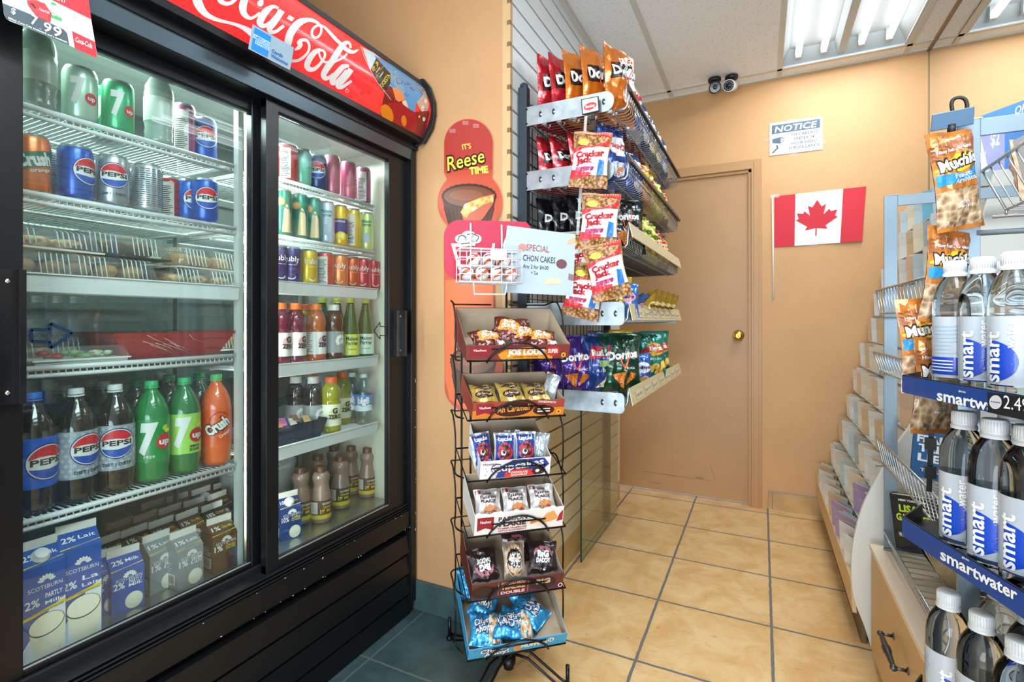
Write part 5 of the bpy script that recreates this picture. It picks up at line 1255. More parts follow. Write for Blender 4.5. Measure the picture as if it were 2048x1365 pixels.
def plainlab(t, panel, fg='f6f6f4', extra=None):
    def g(b, fn, w, h):
        bd(b, fn(0.0012), d_ell(0, h*0.62, w*0.38, h*0.15), M(panel, 0.35)); bt(b, fn(0.0026), t, 0, h*0.59, M(fg, 0.35), w=w*0.60, h=h*0.075, bold=0.05)
        if extra: bd(b, fn(0.0014), d_ell(0.0, h*0.28, w*0.30, h*0.12), M(extra, 0.5)); bd(b, fn(0.0018), d_ell(w*0.08, h*0.26, w*0.14, h*0.07), CHIPM)
    return g
def stripes(b, fn, w, h):
    lays("magic", '')(b, fn, w, h)
    for i in range(9): bd(b, fn(0.0016), d_rect(-w*0.4, h*(0.08+0.035*i), w*0.4, h*(0.095+0.035*i)), M('c8c02c' if i % 2 else '8a8a2c', 0.4))
BW_, BH_ = 0.19, 0.275
DR = bag('chip_bag', BW_, BH_, 0.047, 'b3202a', dor('NACHO CHEESE'), 1); DO = bag('chip_bag', BW_, BH_, 0.047, 'd0731f', dor('ZESTY', '2a1a14'), 2)
def dosplash(b, fn, w, h):
    bd(b, fn(0.0010), d_poly([(-w*0.05, h*0.30), (w*0.46, h*0.28), (w*0.47, h*0.86), (w*0.18, h*0.92), (-w*0.22, h*0.80), (-w*0.10, h*0.60)]), M('efe6e0', 0.35)); dor('', '2a1a14', False)(b, fn, w, h)
    for x, y in ((0.1, 0.82), (0.3, 0.76), (0.36, 0.5), (0.25, 0.4)): bd(b, fn(0.0030), d_ell(w*x, h*y, w*0.05, h*0.02, x*9), M('d0601f', 0.4))
DS = bag('chip_bag', 0.18, 0.262, 0.065, 'd0701f', dosplash, 3)
DB = bag('chip_bag', 0.17, 0.208, 0.046, '15171b', dor('SWEET CHILI', '0c0c0e'), 4); DP = bag('chip_bag', 0.165, 0.225, 0.07, '4a2a86', dor('SPICY', '3a1f72'), 5)
DG_ = bag('chip_bag', 0.165, 0.235, 0.07, '12402c', dor('COOL', '0f3a28'), 6); RF = bag('chip_bag', 0.15, 0.225, 0.065, '1d3a7c', ruff, 7)
LT = bag('chip_bag', 0.175, 0.23, 0.08, '1f8a7c', lays('SALT VINEGAR', ''), 8); LB = bag('chip_bag', 0.17, 0.235, 0.07, '8a3f34', lays('BBQ', ''), 9); DR2 = bag('chip_bag', 0.17, 0.208, 0.048, 'b3202a', dor('NACHO CHEESE'), 61); LY = bag('chip_bag', 0.17, 0.235, 0.07, 'd9c13a', lays('CLASSIC', ''), 10)
CHB = bag('chip_bag', 0.16, 0.23, 0.07, '2a4fa0', plainlab('CRUNCH', 'e9e9ee', 'c02a38', 'd8d8e2'), 11); CHO_ = bag('chip_bag', 0.17, 0.235, 0.07, 'e08a28', plainlab('Cheetos', 'f0d23a', '9a2a1c', 'e89a3a'), 12)
GR_ = bag('chip_bag', 0.16, 0.235, 0.07, '5f7488', plainlab('Tostitos', 'e8e8e8', '27407c', 'e0c890'), 13); GY_ = bag('chip_bag', 0.17, 0.24, 0.075, 'b5bf3a', plainlab('MISS', 'e8dc5a', '3a6a2a', 'e8b82c'), 14)
SM = bag('chip_bag', 0.10, 0.15, 0.05, '2763b4', plainlab('chips', 'e8e8f0', '27407c', 'd9b070'), 15)
WSP = bag('chip_bag', 0.16, 0.24, 0.08, 'd4dbe6', plainlab('SMART', 'c02f3c', 'f6f6f4', '2f5ab0'), 16)
BARK = bag('snack_bag', 0.09, 0.13, 0.03, '3f6fc0', plainlab('bars', 'e0a0b0', '27407c'), 17, cat='snack bag')
BARG = bag('snack_bag', 0.10, 0.16, 0.05, 'c9a63a', plainlab('nuts', 'e8dc9a', '7a3a1c', 'b07a3a'), 18, cat='snack bag')
def bput(kd, u, y, shelf_i, rz, label, lean=0.08, group=None, x=None, dz=0.0, sc=None):
    z = SZ[shelf_i]+0.006
    if x is None: x = PY(u, HZ, y).x
    e = (Matrix.Rotation(math.radians(rz), 4, 'Z') @ Matrix.Rotation(-lean, 4, 'X')).to_euler()
    return kd.put((x, y, z+dz), 0, label, group, tuple(e), sc)
N1 = 'chip bags at the near end of the shelves'
for kd, u, lb, ln in ((DR, 1109, 'red tortilla chip bag at the back of the top shelf', 0.0), (DR, 1139, 'red tortilla chip bag, second from the slatwall, top shelf', 0.08), (DO, 1166, 'orange tortilla chip bag between red and orange bags, top shelf', 0.06), (DO, 1200, 'orange tortilla chip bag, second from front, top shelf', 0.06), (DS, 1240, 'orange bag with white splash, frontmost on the top shelf', 0.02)):
    bput(kd, u, 1.80, 0, 67, lb, ln, N1)
for kd, u, lb, ln in ((DR2, 1108, 'red tortilla chip bag nearest the slatwall, second shelf', 0.04), (DR2, 1140, 'red tortilla chip bag, second from slatwall, second shelf', 0.14), (DR2, 1175, 'red tortilla chip bag behind the caramel popcorn, second shelf', 0.12), (CHB, 1224, 'blue crunch chip bag at the front of the second shelf', 0.04)):
    bput(kd, u, 1.80, 1, 67, lb, ln, N1)
for kd, u, y, rz, lb, ln in ((DB, 1108, 1.80, 67, 'black tortilla chip bag nearest the slatwall, third shelf', 0.03), (DB, 1139, 1.80, 67, 'black tortilla chip bag, second from slatwall, third shelf', 0.04), (DB, 1170, 1.80, 66, 'black tortilla chip bag behind the caramel popcorn, third shelf', 0.05), (DB, 1250, 1.88, 40, 'black tortilla chip bag facing out at the front, third shelf', 0.10)):
    bput(kd, u, y, 2, rz, lb, ln, N1)
N5 = 'chip bags on the lowest shelf'
for kd, u, y, rz, lb, ln in ((DP, 1106, 1.79, 28, 'purple tortilla chip bag, half hidden, lowest shelf'[0:60], 0.05), (DP, 1153, 1.77, 26, 'purple tortilla chip bag in full view, lowest shelf', 0.04), (RF, 1204, 1.80, 30, 'navy ruffled chip bag with red logo, lowest shelf', 0.05), (DG_, 1243, 1.83, 40, 'dark green tortilla chip bag at the front, lowest shelf', 0.08), (SM, 1284, 2.03, 50, 'small blue and gold chip bag beside the green bag', 0.1), (LT, 1303, 2.28, 52, 'teal chip bag at the far front, lowest shelf', 0.10), (LT, 1312, 2.50, 52, 'teal chip bag behind the front teal one', 0.05)):
    bput(kd, u, y, 4, rz, lb, ln, N5)
for u, y, kd, lb in ((1190, 2.12, SM, 'small blue chip bag in the back, lowest shelf, near'), (1222, 2.20, SM, 'small blue chip bag in the back, lowest shelf, middle'), (1248, 2.55, LY, 'yellow chip bag deep in the lowest shelf'), (1205, 2.45, CHB, 'blue crunch bag deep in the lowest shelf')): bput(kd, u, y, 4, 60, lb, 0.1, N5)
far = {0: [WSP, CHB, GR_, GR_, CHB], 1: [CHB, CHO_, LY, GY_, LB], 2: [DB, GY_, GY_, LB, LB], 3: [BARK, BARG, BARG, BARG, BARG]}
nm = {id(WSP): 'white and red bag', id(CHB): 'blue crunch bag', id(GR_): 'grey blue bag', id(CHO_): 'orange bag', id(LY): 'yellow chip bag', id(GY_): 'lime yellow bag', id(LB): 'brown chip bag', id(DB): 'black tortilla bag', id(SM): 'small blue snack bag', id(BARK): 'small blue snack bag', id(BARG): 'gold snack bag'}
PL = ('near', 'second', 'middle', 'fourth', 'far', 'farthest')
for i, row in far.items():
    for j, kd in enumerate(row):
        y = 2.02+j*0.155 if i < 3 else 1.86+j*0.15
        bput(kd, 0, y, i, 78+R.uniform(-6, 6), '%s, %s along the front edge of the %s shelf' % (nm[id(kd)], PL[j], ('top', 'second', 'third', 'fourth')[i]), 0.08 if i < 3 else -0.75, 'chip bags along the shelf fronts', x=-0.455 if i < 3 else -0.46, sc=(0.86, 0.86, 0.84) if i in (1, 2) and kd is not DB else (0.86, 0.86, 1) if i < 3 else None)
        if i < 3 and j < 5:
            k2 = (DO, DO, DR, DR, DR) if i == 0 else (CHB, CHB, CHO_, CHO_, LY) if i == 1 else (DB, DB, GR_, GY_, LB)
            nm.update({id(DO): 'orange tortilla bag', id(DR): 'red tortilla bag'})
            bput(k2[j], 0, y-0.01, i, 80+R.uniform(-5, 5), '%s behind the front row, %s column of the %s shelf' % (nm[id(k2[j])], PL[j], ('top', 'second', 'third')[i]), 0.05, 'chip bags in the second row', x=-0.565, sc=(0.86, 0.9, 0.84) if i in (1, 2) and k2[j] is not DB else (0.8, 0.86, 1))
# snack bars in the fourth shelf's near end
for u, y, kd, lb in ((1254, 1.74, BARK, 'blue snack bag at the near front corner, fourth shelf'), (1228, 1.72, BARG, 'golden nut bag behind the hanging popcorn, fourth shelf'), (1240, 1.80, BARG, 'golden nut bag leaning by the shelf front, fourth shelf'), (1205, 1.80, BARK, 'blue snack bag behind the golden ones, fourth shelf')): bput(kd, u, y, 3, 30, lb, 0.15, 'snack bags on the fourth shelf', dz=0.0)
# ---------------------------------------------------------------- hanging caramel popcorn strip
POP = cells('d8b27a', 'b07a3c', '6a3c1a', 95, bump=0.9)
def cj(b, fn, w, h):
    bd(b, fn(0.0012), d_poly([(-w*0.49, h*0.20), (w*0.49, h*0.24), (w*0.47, h*0.74), (-w*0.49, h*0.66)]), M('eeeef2', 0.3))
    bd(b, fn(0.0018), d_poly([(-w*0.49, h*0.60), (-w*0.2, h*0.68), (w*0.47, h*0.76), (w*0.46, h*0.86), (w*0.1, h*0.74), (-w*0.49, h*0.70)]), M('d8343a', 0.3)); bd(b, fn(0.0018), d_poly([(-w*0.49, h*0.14), (w*0.05, h*0.20), (w*0.05, h*0.26), (-w*0.49, h*0.30)]), M('d8303a', 0.3))
    bd(b, fn(0.0018), d_poly([(-w*0.38, h*0.26), (w*0.10, h*0.30), (w*0.12, h*0.37), (-w*0.38, h*0.35)]), M('b03a6a', 0.3))
    bt(b, fn(0.0026), 'Cracker', -w*0.02, h*0.54, M('b3202c', 0.3), w=w*0.80, h=h*0.10, bold=0.06, rot=0.10); bt(b, fn(0.0026), 'Jack', -w*0.16, h*0.42, M('b3202c', 0.3), w=w*0.46, h=h*0.10, bold=0.06, rot=0.10)
    bt(b, fn(0.0024), 'The Original', 0, h*0.69, w=w*0.42, h=h*0.022, rot=0.12)
    bd(b, fn(0.0020), d_ell(-w*0.22, h*0.80, w*0.14, h*0.06), M('e8e05a', 0.3)); bd(b, fn(0.0016), d_rect(-w*0.48, h*0.96, w*0.48, h), M('b58a5a', 0.3))
    bd(b, fn(0.0022), d_poly([(w*0.2, h*0.22), (w*0.38, h*0.24), (w*0.40, h*0.48), (w*0.24, h*0.50)]), M('2f78c8', 0.3)); bd(b, fn(0.0016), d_poly([(w*0.05, h*0.95), (w*0.49, h*0.90), (w*0.49, h*0.99), (w*0.05, h)]), M('d8343a', 0.3))
CJ = bag('popcorn_bag', 0.128, 0.185, 0.036, '', cj, 21, cat='popcorn bag', mat=POP)
CG_ = 'caramel popcorn bags on the hanging strip'
def hang(kd, u, v, y, roll, rz, h, label, group, lean=0.0):
    p = PY(u, v, y)
    m_ = Matrix.Rotation(math.radians(rz), 4, 'Z') @ Matrix.Rotation(math.radians(roll), 4, 'Y') @ Matrix.Rotation(lean, 4, 'X')
    q = m_ @ Vector((0, 0, -h/2))
    return kd.put(tuple(p+q), 0, label, group, tuple(m_.to_euler()))
for u, v, y, roll, rz, lb in ((1181, 321, 1.625, 6, 16, 'popcorn bag with red and white label, topmost on the strip'), (1199, 444, 1.625, 4, 20, 'popcorn bag with red and white label, second from the top'), (1214, 543, 1.618, -12, 22, 'popcorn bag tilted at the right below the second one'), (1170, 583, 1.640, 14, 12, 'popcorn bag at the bottom, above the bracket'), (1162, 520, 1.655, -2, 16, 'popcorn bag half hidden behind the paper sign')):
    hang(CJ, u, v, y, roll, rz, 0.185, lb, CG_)
t = thing('hanging_strip', tuple(PY(1183, 205, 1.648)), label='hanging clip strip with a small white header card on the chip rack', cat='clip strip')
def off(t): return -Vector(t.location)
b = MB(); q = [PY(u, v, 1.645) for u, v in ((1164, 230), (1199, 222), (1197, 192), (1162, 199))]; c_ = sum(q, Vector())/4
b.prism(q, (0, 0.003, 0), DARK); q2 = [c_+(p-c_)*0.88+Vector((0, -0.0006, 0)) for p in q]; b.add(q2, [(0, 1, 2, 3)], M('dcdcd6', 0.4))
f_ = quadmap(q2[0], q2[1], q2[3]); b.decal(d_ell(0.5, 0.42, 0.42, 0.26, 0.1), lambda x, y: f_(x, y, 0.0006), M('c8303a', 0.4)); b.decal(d_text('Smokey', 0.5, 0.33, w=0.62, h=0.2, bold=0.03), lambda x, y: f_(x, y, 0.0012), WHT)
b.build('header_card', t, loc=off(t))
b = MB(); b.bar(PY(1184, 224, 1.648), PY(1190, 300, 1.648), 0.008, 0.002, M('1a1c1f', 0.4), up=(0, 1, 0))
for v in (236, 258): p = PY(1185.5, v, 1.646); b.box(p-Vector((0.007, 0.004, 0.006)), p+Vector((0.007, 0.004, 0.006)), INK)
b.build('black_strip', t, loc=off(t))
b = MB(); b.bar(PY(1172, 232, 1.650), PY(1155, 470, 1.650), 0.010, 0.001, clear('clear strip', haze=0.25, rough=0.1), up=(0, 1, 0)); b.build('clear_strip', t, loc=off(t))
# ================================================================ CANDY SIGN ON THE STUB WALL
yy = YW-0.004
PW = lambda d: (lambda u, v: PY(u, v, yy-d))
b = MB()
def arcp(cx, cy, r, a0, a1, n=14): return [(cx+r*math.cos(math.radians(a0+(a1-a0)*i/n)), cy-r*math.sin(math.radians(a0+(a1-a0)*i/n))) for i in range(n+1)]
top = arcp(936, 288, 49, 200, -10, 18)
out = arcp(937, 287, 49, 180, 0, 20)+[(985, 345)]+arcp(940, 405, 65, 48, -45, 10)+[(988, 470), (988, 560), (988, 640)]+arcp(938, 735, 68, 42, -20, 6)+[(986, 790), (960, 815)]+arcp(938, 775, 49, -60, -180, 10)+[(889, 720), (888, 560), (888, 475)]+arcp(940, 405, 65, 225, 135, 10)+[(888, 345)]
b.decal(d_poly(out), PW(0.002), M('bb4c36', 0.35)); 
b.prism([PY(u, v, yy-0.0015) for u, v in out], (0, 0.004, 0), M('d9b09a', 0.5))
b.decal(d_poly(arcp(937, 287, 47.5, 180, 0, 20)+[(984, 340), (890, 340)]), PW(0.0026), M('a83a33', 0.35)); b.decal(d_poly([(890, 560), (986, 560), (986, 790), (960, 813), (936, 822), (900, 800), (890, 760)]), PW(0.0026), M('d9683c', 0.35))
def cup(cx, cy, w, h, bite=True):
    D1, D2 = M('4a2418', 0.35), M('6e3a26', 0.3)
    n = 26; rim = []
    for i in range(n*2): a = PI*i/n; k_ = 1.0 if i % 2 else 0.955; rim.append((cx+w*k_*math.cos(a), cy-h*0.34*k_*math.sin(a)))
    b.decal(d_poly([(cx-w*0.98, cy), (cx+w*0.98, cy), (cx+w*0.72, cy+h*0.80)]+[(cx+w*0.72*math.cos(math.radians(t_)), cy+h*0.80+h*0.2*math.sin(math.radians(t_))) for t_ in range(20, 170, 20)]+[(cx-w*0.72, cy+h*0.80)]), PW(0.0032), D1)
    b.decal((rim, [tuple(range(len(rim)))]), PW(0.0036), M('37180f', 0.35)); b.decal(d_ell(cx, cy+1, w*0.90, h*0.28), PW(0.0040), D2); b.decal(d_ell(cx-w*0.1, cy-h*0.02, w*0.60, h*0.15), PW(0.0044), M('83492f', 0.3))
    for i in range(-6, 7): b.decal(d_stroke([(cx+i*w*0.15, cy+h*0.30, 1.2), (cx+i*w*0.115, cy+h*0.88, 1.2)]), PW(0.0038), M('2f150d', 0.4))
    if bite:
        b.decal(d_poly([(cx-w*0.30, cy+h*0.42), (cx-w*0.1, cy+h*0.20), (cx+w*0.45, cy+h*0.02), (cx+w*0.92, cy-h*0.06), (cx+w*0.86, cy+h*0.22), (cx+w*0.5, cy+h*0.62), (cx-w*0.1, cy+h*0.9)]), PW(0.0048), M('b5553c', 0.35))
        b.decal(d_poly([(cx-w*0.30, cy+h*0.45), (cx-w*0.15, cy+h*0.22), (cx+w*0.40, cy+h*0.06), (cx+w*0.85, cy-h*0.02), (cx+w*0.88, cy+h*0.16), (cx+w*0.55, cy+h*0.22), (cx+w*0.3, cy+h*0.34), (cx+w*0.0, cy+h*0.48), (cx-w*0.1, cy+h*0.62)]), PW(0.0052), cells('a8682c', 'd59a52', 'e8b870', 60))
cup(938, 392, 56, 74); cup(950, 692, 38, 60, False); cup(946, 722, 47, 88, False)
YLW = M('e9d25a', 0.4)
def pt(t, x, y, w, h, rot, mat, d, bold, shear=0.0, al='c'):
    c, s_ = math.cos(rot), math.sin(rot)
    b.decal(warp(d_text(t, 0, 0, w=w, h=h, bold=bold, shear=shear, al=al), lambda X, Y: (x+X*c-Y*s_, y-(X*s_+Y*c))), PW(d), mat)
pt("IT'S", 934, 298, 18, 10, 0.18, YLW, 0.0034, 0.02)
pt('Reese', 933, 334, 82, 29, 0.24, M('2a1510', 0.4), 0.0034, 0.07, 0.25); pt('Reese', 933, 333, 78, 27, 0.24, M('d9c94e', 0.4), 0.0042, 0.01, 0.25)
pt('TIME', 958, 347, 38, 13, 0.10, YLW, 0.0034, 0.05)
for x, y in ((931, 246), (905, 262), (952, 252)): b.decal(d_rect(x-6, y-4, x+6, y+4), PW(0.006), TAPE)
tag(b.build('candy_sign'), 'tall rounded orange peanut butter cup sign on the tan stub wall', 'sign')
# ================================================================ SNACK SPINNER RACK
RC = Vector((-0.71, 1.42, 0)); RA = math.radians(42)
RM = Matrix.Translation(RC) @ Matrix.Rotation(RA, 4, 'Z')
sr = thing('snack_rack', tuple(RC), RA, 'black wire floor rack of boxed snack cakes in six tilted tiers', 'snack rack')
BW2 = M('121315', 0.35, 0.4)
def N_(c, n):
    c, n = Vector(c), Vector(n)
    def g(u, v):
        r = ray(u, v); return O+r*((c-O).dot(n)/r.dot(n))
    return g
def tolocal(p): return RM.inverted() @ Vector(p)
TI = [  # front bottom z, width, front height, rear height, tilt deg, depth
    (1.008, 0.318, 0.044, 0.100, 17, 0.20), (0.838, 0.280, 0.050, 0.070, 14, 0.19), (0.663, 0.215, 0.056, 0.100, 14, 0.17),
    (0.503, 0.272, 0.062, 0.090, 14, 0.18), (0.318, 0.280, 0.052, 0.105, 15, 0.19), (0.150, 0.300, 0.040, 0.062, 24, 0.24)]
XO = [0.002, 0.003, -0.008, 0.004, 0.0, 0.0]
def arc(x0, x1, y, z, hh, n=14): return [(x0+(x1-x0)*i/n, y, z+hh*math.sin(PI*i/n)**0.7) for i in range(n+1)]
for x in (-0.125, -0.095):
    b = MB(); b.rod([(x, 0.135, 0.10), (x, 0.135, 1.12)], 0.0035, BW2, 8); b.build('upright_rod', sr)
b = MB(); b.rod([(0.03, 0.138, 0.10), (0.03, 0.138, 1.25)], 0.004, BW2, 8); b.build('upright_rod', sr)
for i, (z, W, hf, hr, a, D) in enumerate(TI):
    ca, sa = math.cos(math.radians(a)), math.sin(math.radians(a)); b = MB(); y0 = -0.100
    b.rod([(-0.15, y0, z-0.004), (0.15, y0, z-0.004), (0.15, y0+0.2*ca, z+0.2*sa-0.004), (-0.15, y0+0.2*ca, z+0.2*sa-0.004)], 0.0028, BW2, 6, closed=True)
    b.T = Matrix.Translation((0, -0.098, z)) @ Matrix.Rotation(math.radians(a), 4, 'X')
    b.rod([(x, y, zz) for x, y, zz in arc(-0.095, 0.095, -0.0075, -0.008, 0.062)], 0.0028, BW2, 8)
    b.rod([(-0.082, -0.0065, 0.034), (0.082, -0.0065, 0.034)], 0.0020, BW2, 6); b.T = Matrix.Identity(4)
    for x in (-0.05, 0.05): b.rod([(x, y0, z-0.006), (x, y0+0.2*ca, z+0.2*sa-0.006)], 0.002, BW2, 6)
    for s in (-1, 1):
        X = s*0.172
        pts = spline([(X*0.9, 0.10, z+0.165), (X, 0.06, z+0.175), (X, 0.02, z+0.165), (X, -0.02, z+0.12), (X, -0.025, z+0.05), (X, -0.02, z+0.0), (s*max(0.154, W/2+0.007), -0.06, z-0.004)], 5)
        b.rod(pts, 0.0028, BW2, 6); b.rod([(X*0.9, 0.10, z+0.165), (s*0.03, 0.11, z+0.165)], 0.0025, BW2, 6)
    o = b.build('tray_wire', sr)
# base
b = MB(); b.rod([(0, 0, 0.035), (0, 0, 0.115)], 0.016, BW2, 14); b.lathe([(0.022, 0.05), (0.022, 0.075), (0, 0.075)], BW2, 16); b.rod([(0, 0, 0.10), (0, 0.1, 0.10), (0.03, 0.138, 0.13)], 0.004, BW2, 6); b.rod([(0, 0, 0.10), (-0.11, 0.135, 0.11)], 0.004, BW2, 6); b.build('hub', sr)
for fx, fy in ((-0.985, 1.505), (-0.528, 1.455), (-0.735, 1.19), (-0.70, 1.585)):
    p = tolocal((fx, fy, 0)); b = MB(); d = Vector((p.x, p.y, 0)).normalized(); sd = Vector((-d.y, d.x, 0))*0.016
    for k_ in (-1, 1): b.rod([Vector((0, 0, 0.09))+sd*0.6*k_, p*0.35+Vector((0, 0, 0.085))+sd*k_, p*0.86+Vector((0, 0, 0.020))+sd*k_, p+Vector((0, 0, 0.020))], 0.0042, BW2, 6)
    b.rod([p+Vector((0, 0, 0.004)), p+Vector((0, 0, 0.075))], 0.0065, BW2, 8); b.lathe([(0, 0), (0.012, 0), (0.012, 0.008), (0.006, 0.012)], BW2, 12, (p.x, p.y, 0)); b.build('leg', sr)
# boxes
BOXIN = M('b5a38b', 0.85, var=0.06, vs=30)
def boxT(i):
    z, W, hf, hr, a, D = TI[i]
    return RM @ Matrix.Translation((XO[i], -0.098, z)) @ Matrix.Rotation(math.radians(a), 4, 'X')
def snackbox(i, outer, label, design, inner=None, rag=None):
    z, W, hf, hr, a, D = TI[i]; b = MB(); oc = outer if not isinstance(outer, str) else M(outer, 0.5); w = W/2; ic = inner or BOXIN; th = 0.0022
    b.box((-w, 0, 0), (w, D, th), ic); b.box((-w, -th, 0), (w, 0, hf), oc)
    if rag:
        pts = [(-w, hf)]+[(-w+W*k_/24, hf+0.004+0.0035*(k_ % 2)+0.003*math.sin(k_*1.3)) for k_ in range(25)]+[(w, hf)]
        b.prism([(x, -th, z_) for x, z_ in pts], (0, th, 0), rag)
    b.box((-w, 0.0002, th), (w, 0.0012, hf-0.001), ic)
    b.box((-w, D-th, 0), (w, D, hr), oc); b.box((-w, D-th-0.001, th), (w, D-th, hr-0.001), ic)
    for s in (-1, 1):
        b.prism([(s*w, -th, 0), (s*w, D, 0), (s*w, D, hr), (s*w, D*0.15, hf+0.006), (s*w, -th, hf)], (-s*th/2, 0, 0), oc)
        b.prism([(s*(w-th/2), 0, th), (s*(w-th/2), D-th, th), (s*(w-th/2), D-th, hr-0.001), (s*(w-th/2), D*0.15, hf+0.004), (s*(w-th/2), 0, hf)], (-s*0.001, 0, 0), ic)
    F = lambda d: (lambda x, y: Vector((x, -th-d, y)))
    design(b, F, W, hf)
    o = b.build('snack_box'); o.matrix_world = boxT(i); tag(o, label, 'snack box', 'open snack boxes on the wire rack'); return o
def vach(b, F, W, h, x=-0.32):
    b.decal(d_poly([(W*(x-0.09), h*0.2), (W*x, h*0.34), (W*(x+0.09), h*0.2), (W*(x+0.09), h*0.9), (W*(x-0.09), h*0.9)]), F(0.0006), M('8e2230', 0.4)); b.decal(d_text('Vachon', W*x, h*0.6, w=W*0.12, h=h*0.14, bold=0.02, shear=0.2), F(0.0012), WHT)
def d1_(b, F, W, h):
    b.decal(d_poly([(-W*0.17, 0.001), (W*0.33, 0.001), (W*0.33, h*0.55), (W*0.10, h*0.85), (-W*0.12, h*0.75), (-W*0.2, h*0.35)]), F(0.0006), M('e0922c', 0.4)); b.decal(d_text('JOS LOUIS', W*0.07, h*0.32, w=W*0.36, h=h*0.36, bold=0.06), F(0.0012), WHT); b.decal(d_text('LE SUPER / THE SUPER', W*0.07, h*0.12, w=W*0.24, h=h*0.09, bold=0.03), F(0.0012), M('7a1f1c', 0.4))
    b.decal(d_poly([(W*0.33+W*0.08*math.cos(a)*(1 if k_ % 2 else 0.75), h*0.55+h*0.42*math.sin(a)*(1 if k_ % 2 else 0.75)) for k_, a in enumerate([2*PI*q/24 for q in range(24)])]), F(0.0010), M('c0302c', 0.4)); b.decal(d_text('SUPER', W*0.33, h*0.42, w=W*0.10, h=h*0.26, bold=0.04), F(0.0016), WHT)
    vach(b, F, W, h, -0.37); b.decal(d_ell(W*0.44, h*0.25, h*0.17, h*0.17), F(0.0008), M('e8b32c', 0.4)); b.decal(d_ell(W*0.44, h*0.25, h*0.08, h*0.08), F(0.0012), M('6a2a24', 0.4))
def d2_(b, F, W, h):
    b.decal(d_rect(-W/2, 0.0005, W/2, h*0.5), F(0.0004), M('d07a28', 0.4)); b.decal(d_ell(-W*0.06, h*0.50, W*0.21, h*0.44, 0.06), F(0.0008), M('3b1a12', 0.4)); b.decal(d_text('Ah Caramel!', -W*0.06, h*0.38, w=W*0.36, h=h*0.36, bold=0.02, shear=0.2, rot=0.06), F(0.0014), M('f0a04a', 0.4)); vach(b, F, W, h, -0.37)
    b.decal(d_ell(W*0.27, h*0.36, W*0.12, h*0.3), F(0.0008), M('3b1a12', 0.4)); b.decal(d_rect(W*0.20, h*0.26, W*0.34, h*0.34), F(0.0014), M('f0e6cf', 0.4)); b.decal(d_rect(W*0.20, h*0.42, W*0.34, h*0.48), F(0.0014), M('f0e6cf', 0.4)); b.decal(d_text('SANDWICH', W*0.30, h*0.82, w=W*0.2, h=h*0.12, bold=0.02, rot=-0.1), F(0.0014), WHT)
    b.decal(d_ell(W*0.44, h*0.22, h*0.15, h*0.15), F(0.0008), M('e8b32c', 0.4)); b.decal(d_ell(W*0.44, h*0.22, h*0.07, h*0.07), F(0.0012), M('6a2a24', 0.4))
def d3_(b, F, W, h):
    b.decal(d_poly([(-W*0.28, h*0.02), (W*0.30, h*0.02), (W*0.48, h*0.6), (W*0.40, h*0.98), (-W*0.05, h*0.98), (-W*0.22, h*0.6)]), F(0.0005), M('28408c', 0.4)); b.decal(d_poly([(-W*0.16, h*0.02), (W*0.26, h*0.02), (W*0.30, h*0.34), (W*0.05, h*0.46), (-W*0.14, h*0.36)]), F(0.0010), M('d03a34', 0.4))
    b.decal(d_text('Cupcakes', W*0.03, h*0.48, w=W*0.76, h=h*0.42, bold=0.06, rot=0.10), F(0.0014), M('1f3a80', 0.4)); b.decal(d_text('Cupcakes', W*0.03, h*0.48, w=W*0.74, h=h*0.40, bold=0.02, rot=0.10), F(0.0022), WHT); b.decal(d_text('Hostess', -W*0.36, h*0.78, w=W*0.2, h=h*0.12, bold=0.02), F(0.0012), M('b03040', 0.4))
    for k_, t in enumerate(('CHOCOLATE', 'CHOCOLAT')): b.decal(d_text(t, W*0.05, h*(0.22-0.14*k_), w=W*0.24, h=h*0.10, bold=0.03), F(0.0016), WHT)
    b.decal(d_ell(W*0.33, h*0.26, W*0.10, h*0.22), F(0.0012), M('3a2420', 0.4)); b.decal(d_ell(W*0.31, h*0.27, W*0.03, h*0.09), F(0.0018), WHT)
    for _ in range(14): b.decal(d_ell(R.uniform(-0.48, 0.48)*W, R.uniform(0.06, 0.94)*h, 0.0016, 0.0011, 0, 6), F(0.0008), M('3a2a4a', 0.4))
def d4_(b, F, W, h):
    vach(b, F, W, h, -0.38); b.decal(d_text('PASSION', -W*0.08, h*0.62, w=W*0.32, h=h*0.22, bold=0.02), F(0.0010), M('4a2a2a', 0.4)); b.decal(d_text('FLAKIE', -W*0.08, h*0.34, w=W*0.30, h=h*0.22, bold=0.05), F(0.0010), M('4a2a2a', 0.4))
    for k_, t in enumerate(('POMME-FRAMBOISE', 'APPLE-RASPBERRY')): b.decal(d_text(t, -W*0.08, h*(0.18-0.12*k_), w=W*0.32, h=h*0.085, bold=0.02), F(0.0010), M('9a3038', 0.4))
    b.decal(d_poly([(W*0.22, h*0.30), (W*0.30, h*0.80), (W*0.38, h*0.90), (W*0.44, h*0.5), (W*0.36, h*0.35)]), F(0.0010), M('dfa05a', 0.5, bump=0.3, bs=90)); b.decal(d_poly([(W*0.12, h*0.30), (W*0.26, h*0.45), (W*0.22, h*0.62), (W*0.12, h*0.5)]), F(0.0012), M('c97a3a', 0.5)); b.decal(d_poly([(W*0.42, h*0.3), (W*0.49, h*0.35), (W*0.49, h*0.9), (W*0.45, h*0.7)]), F(0.0008), M('a02838', 0.4))
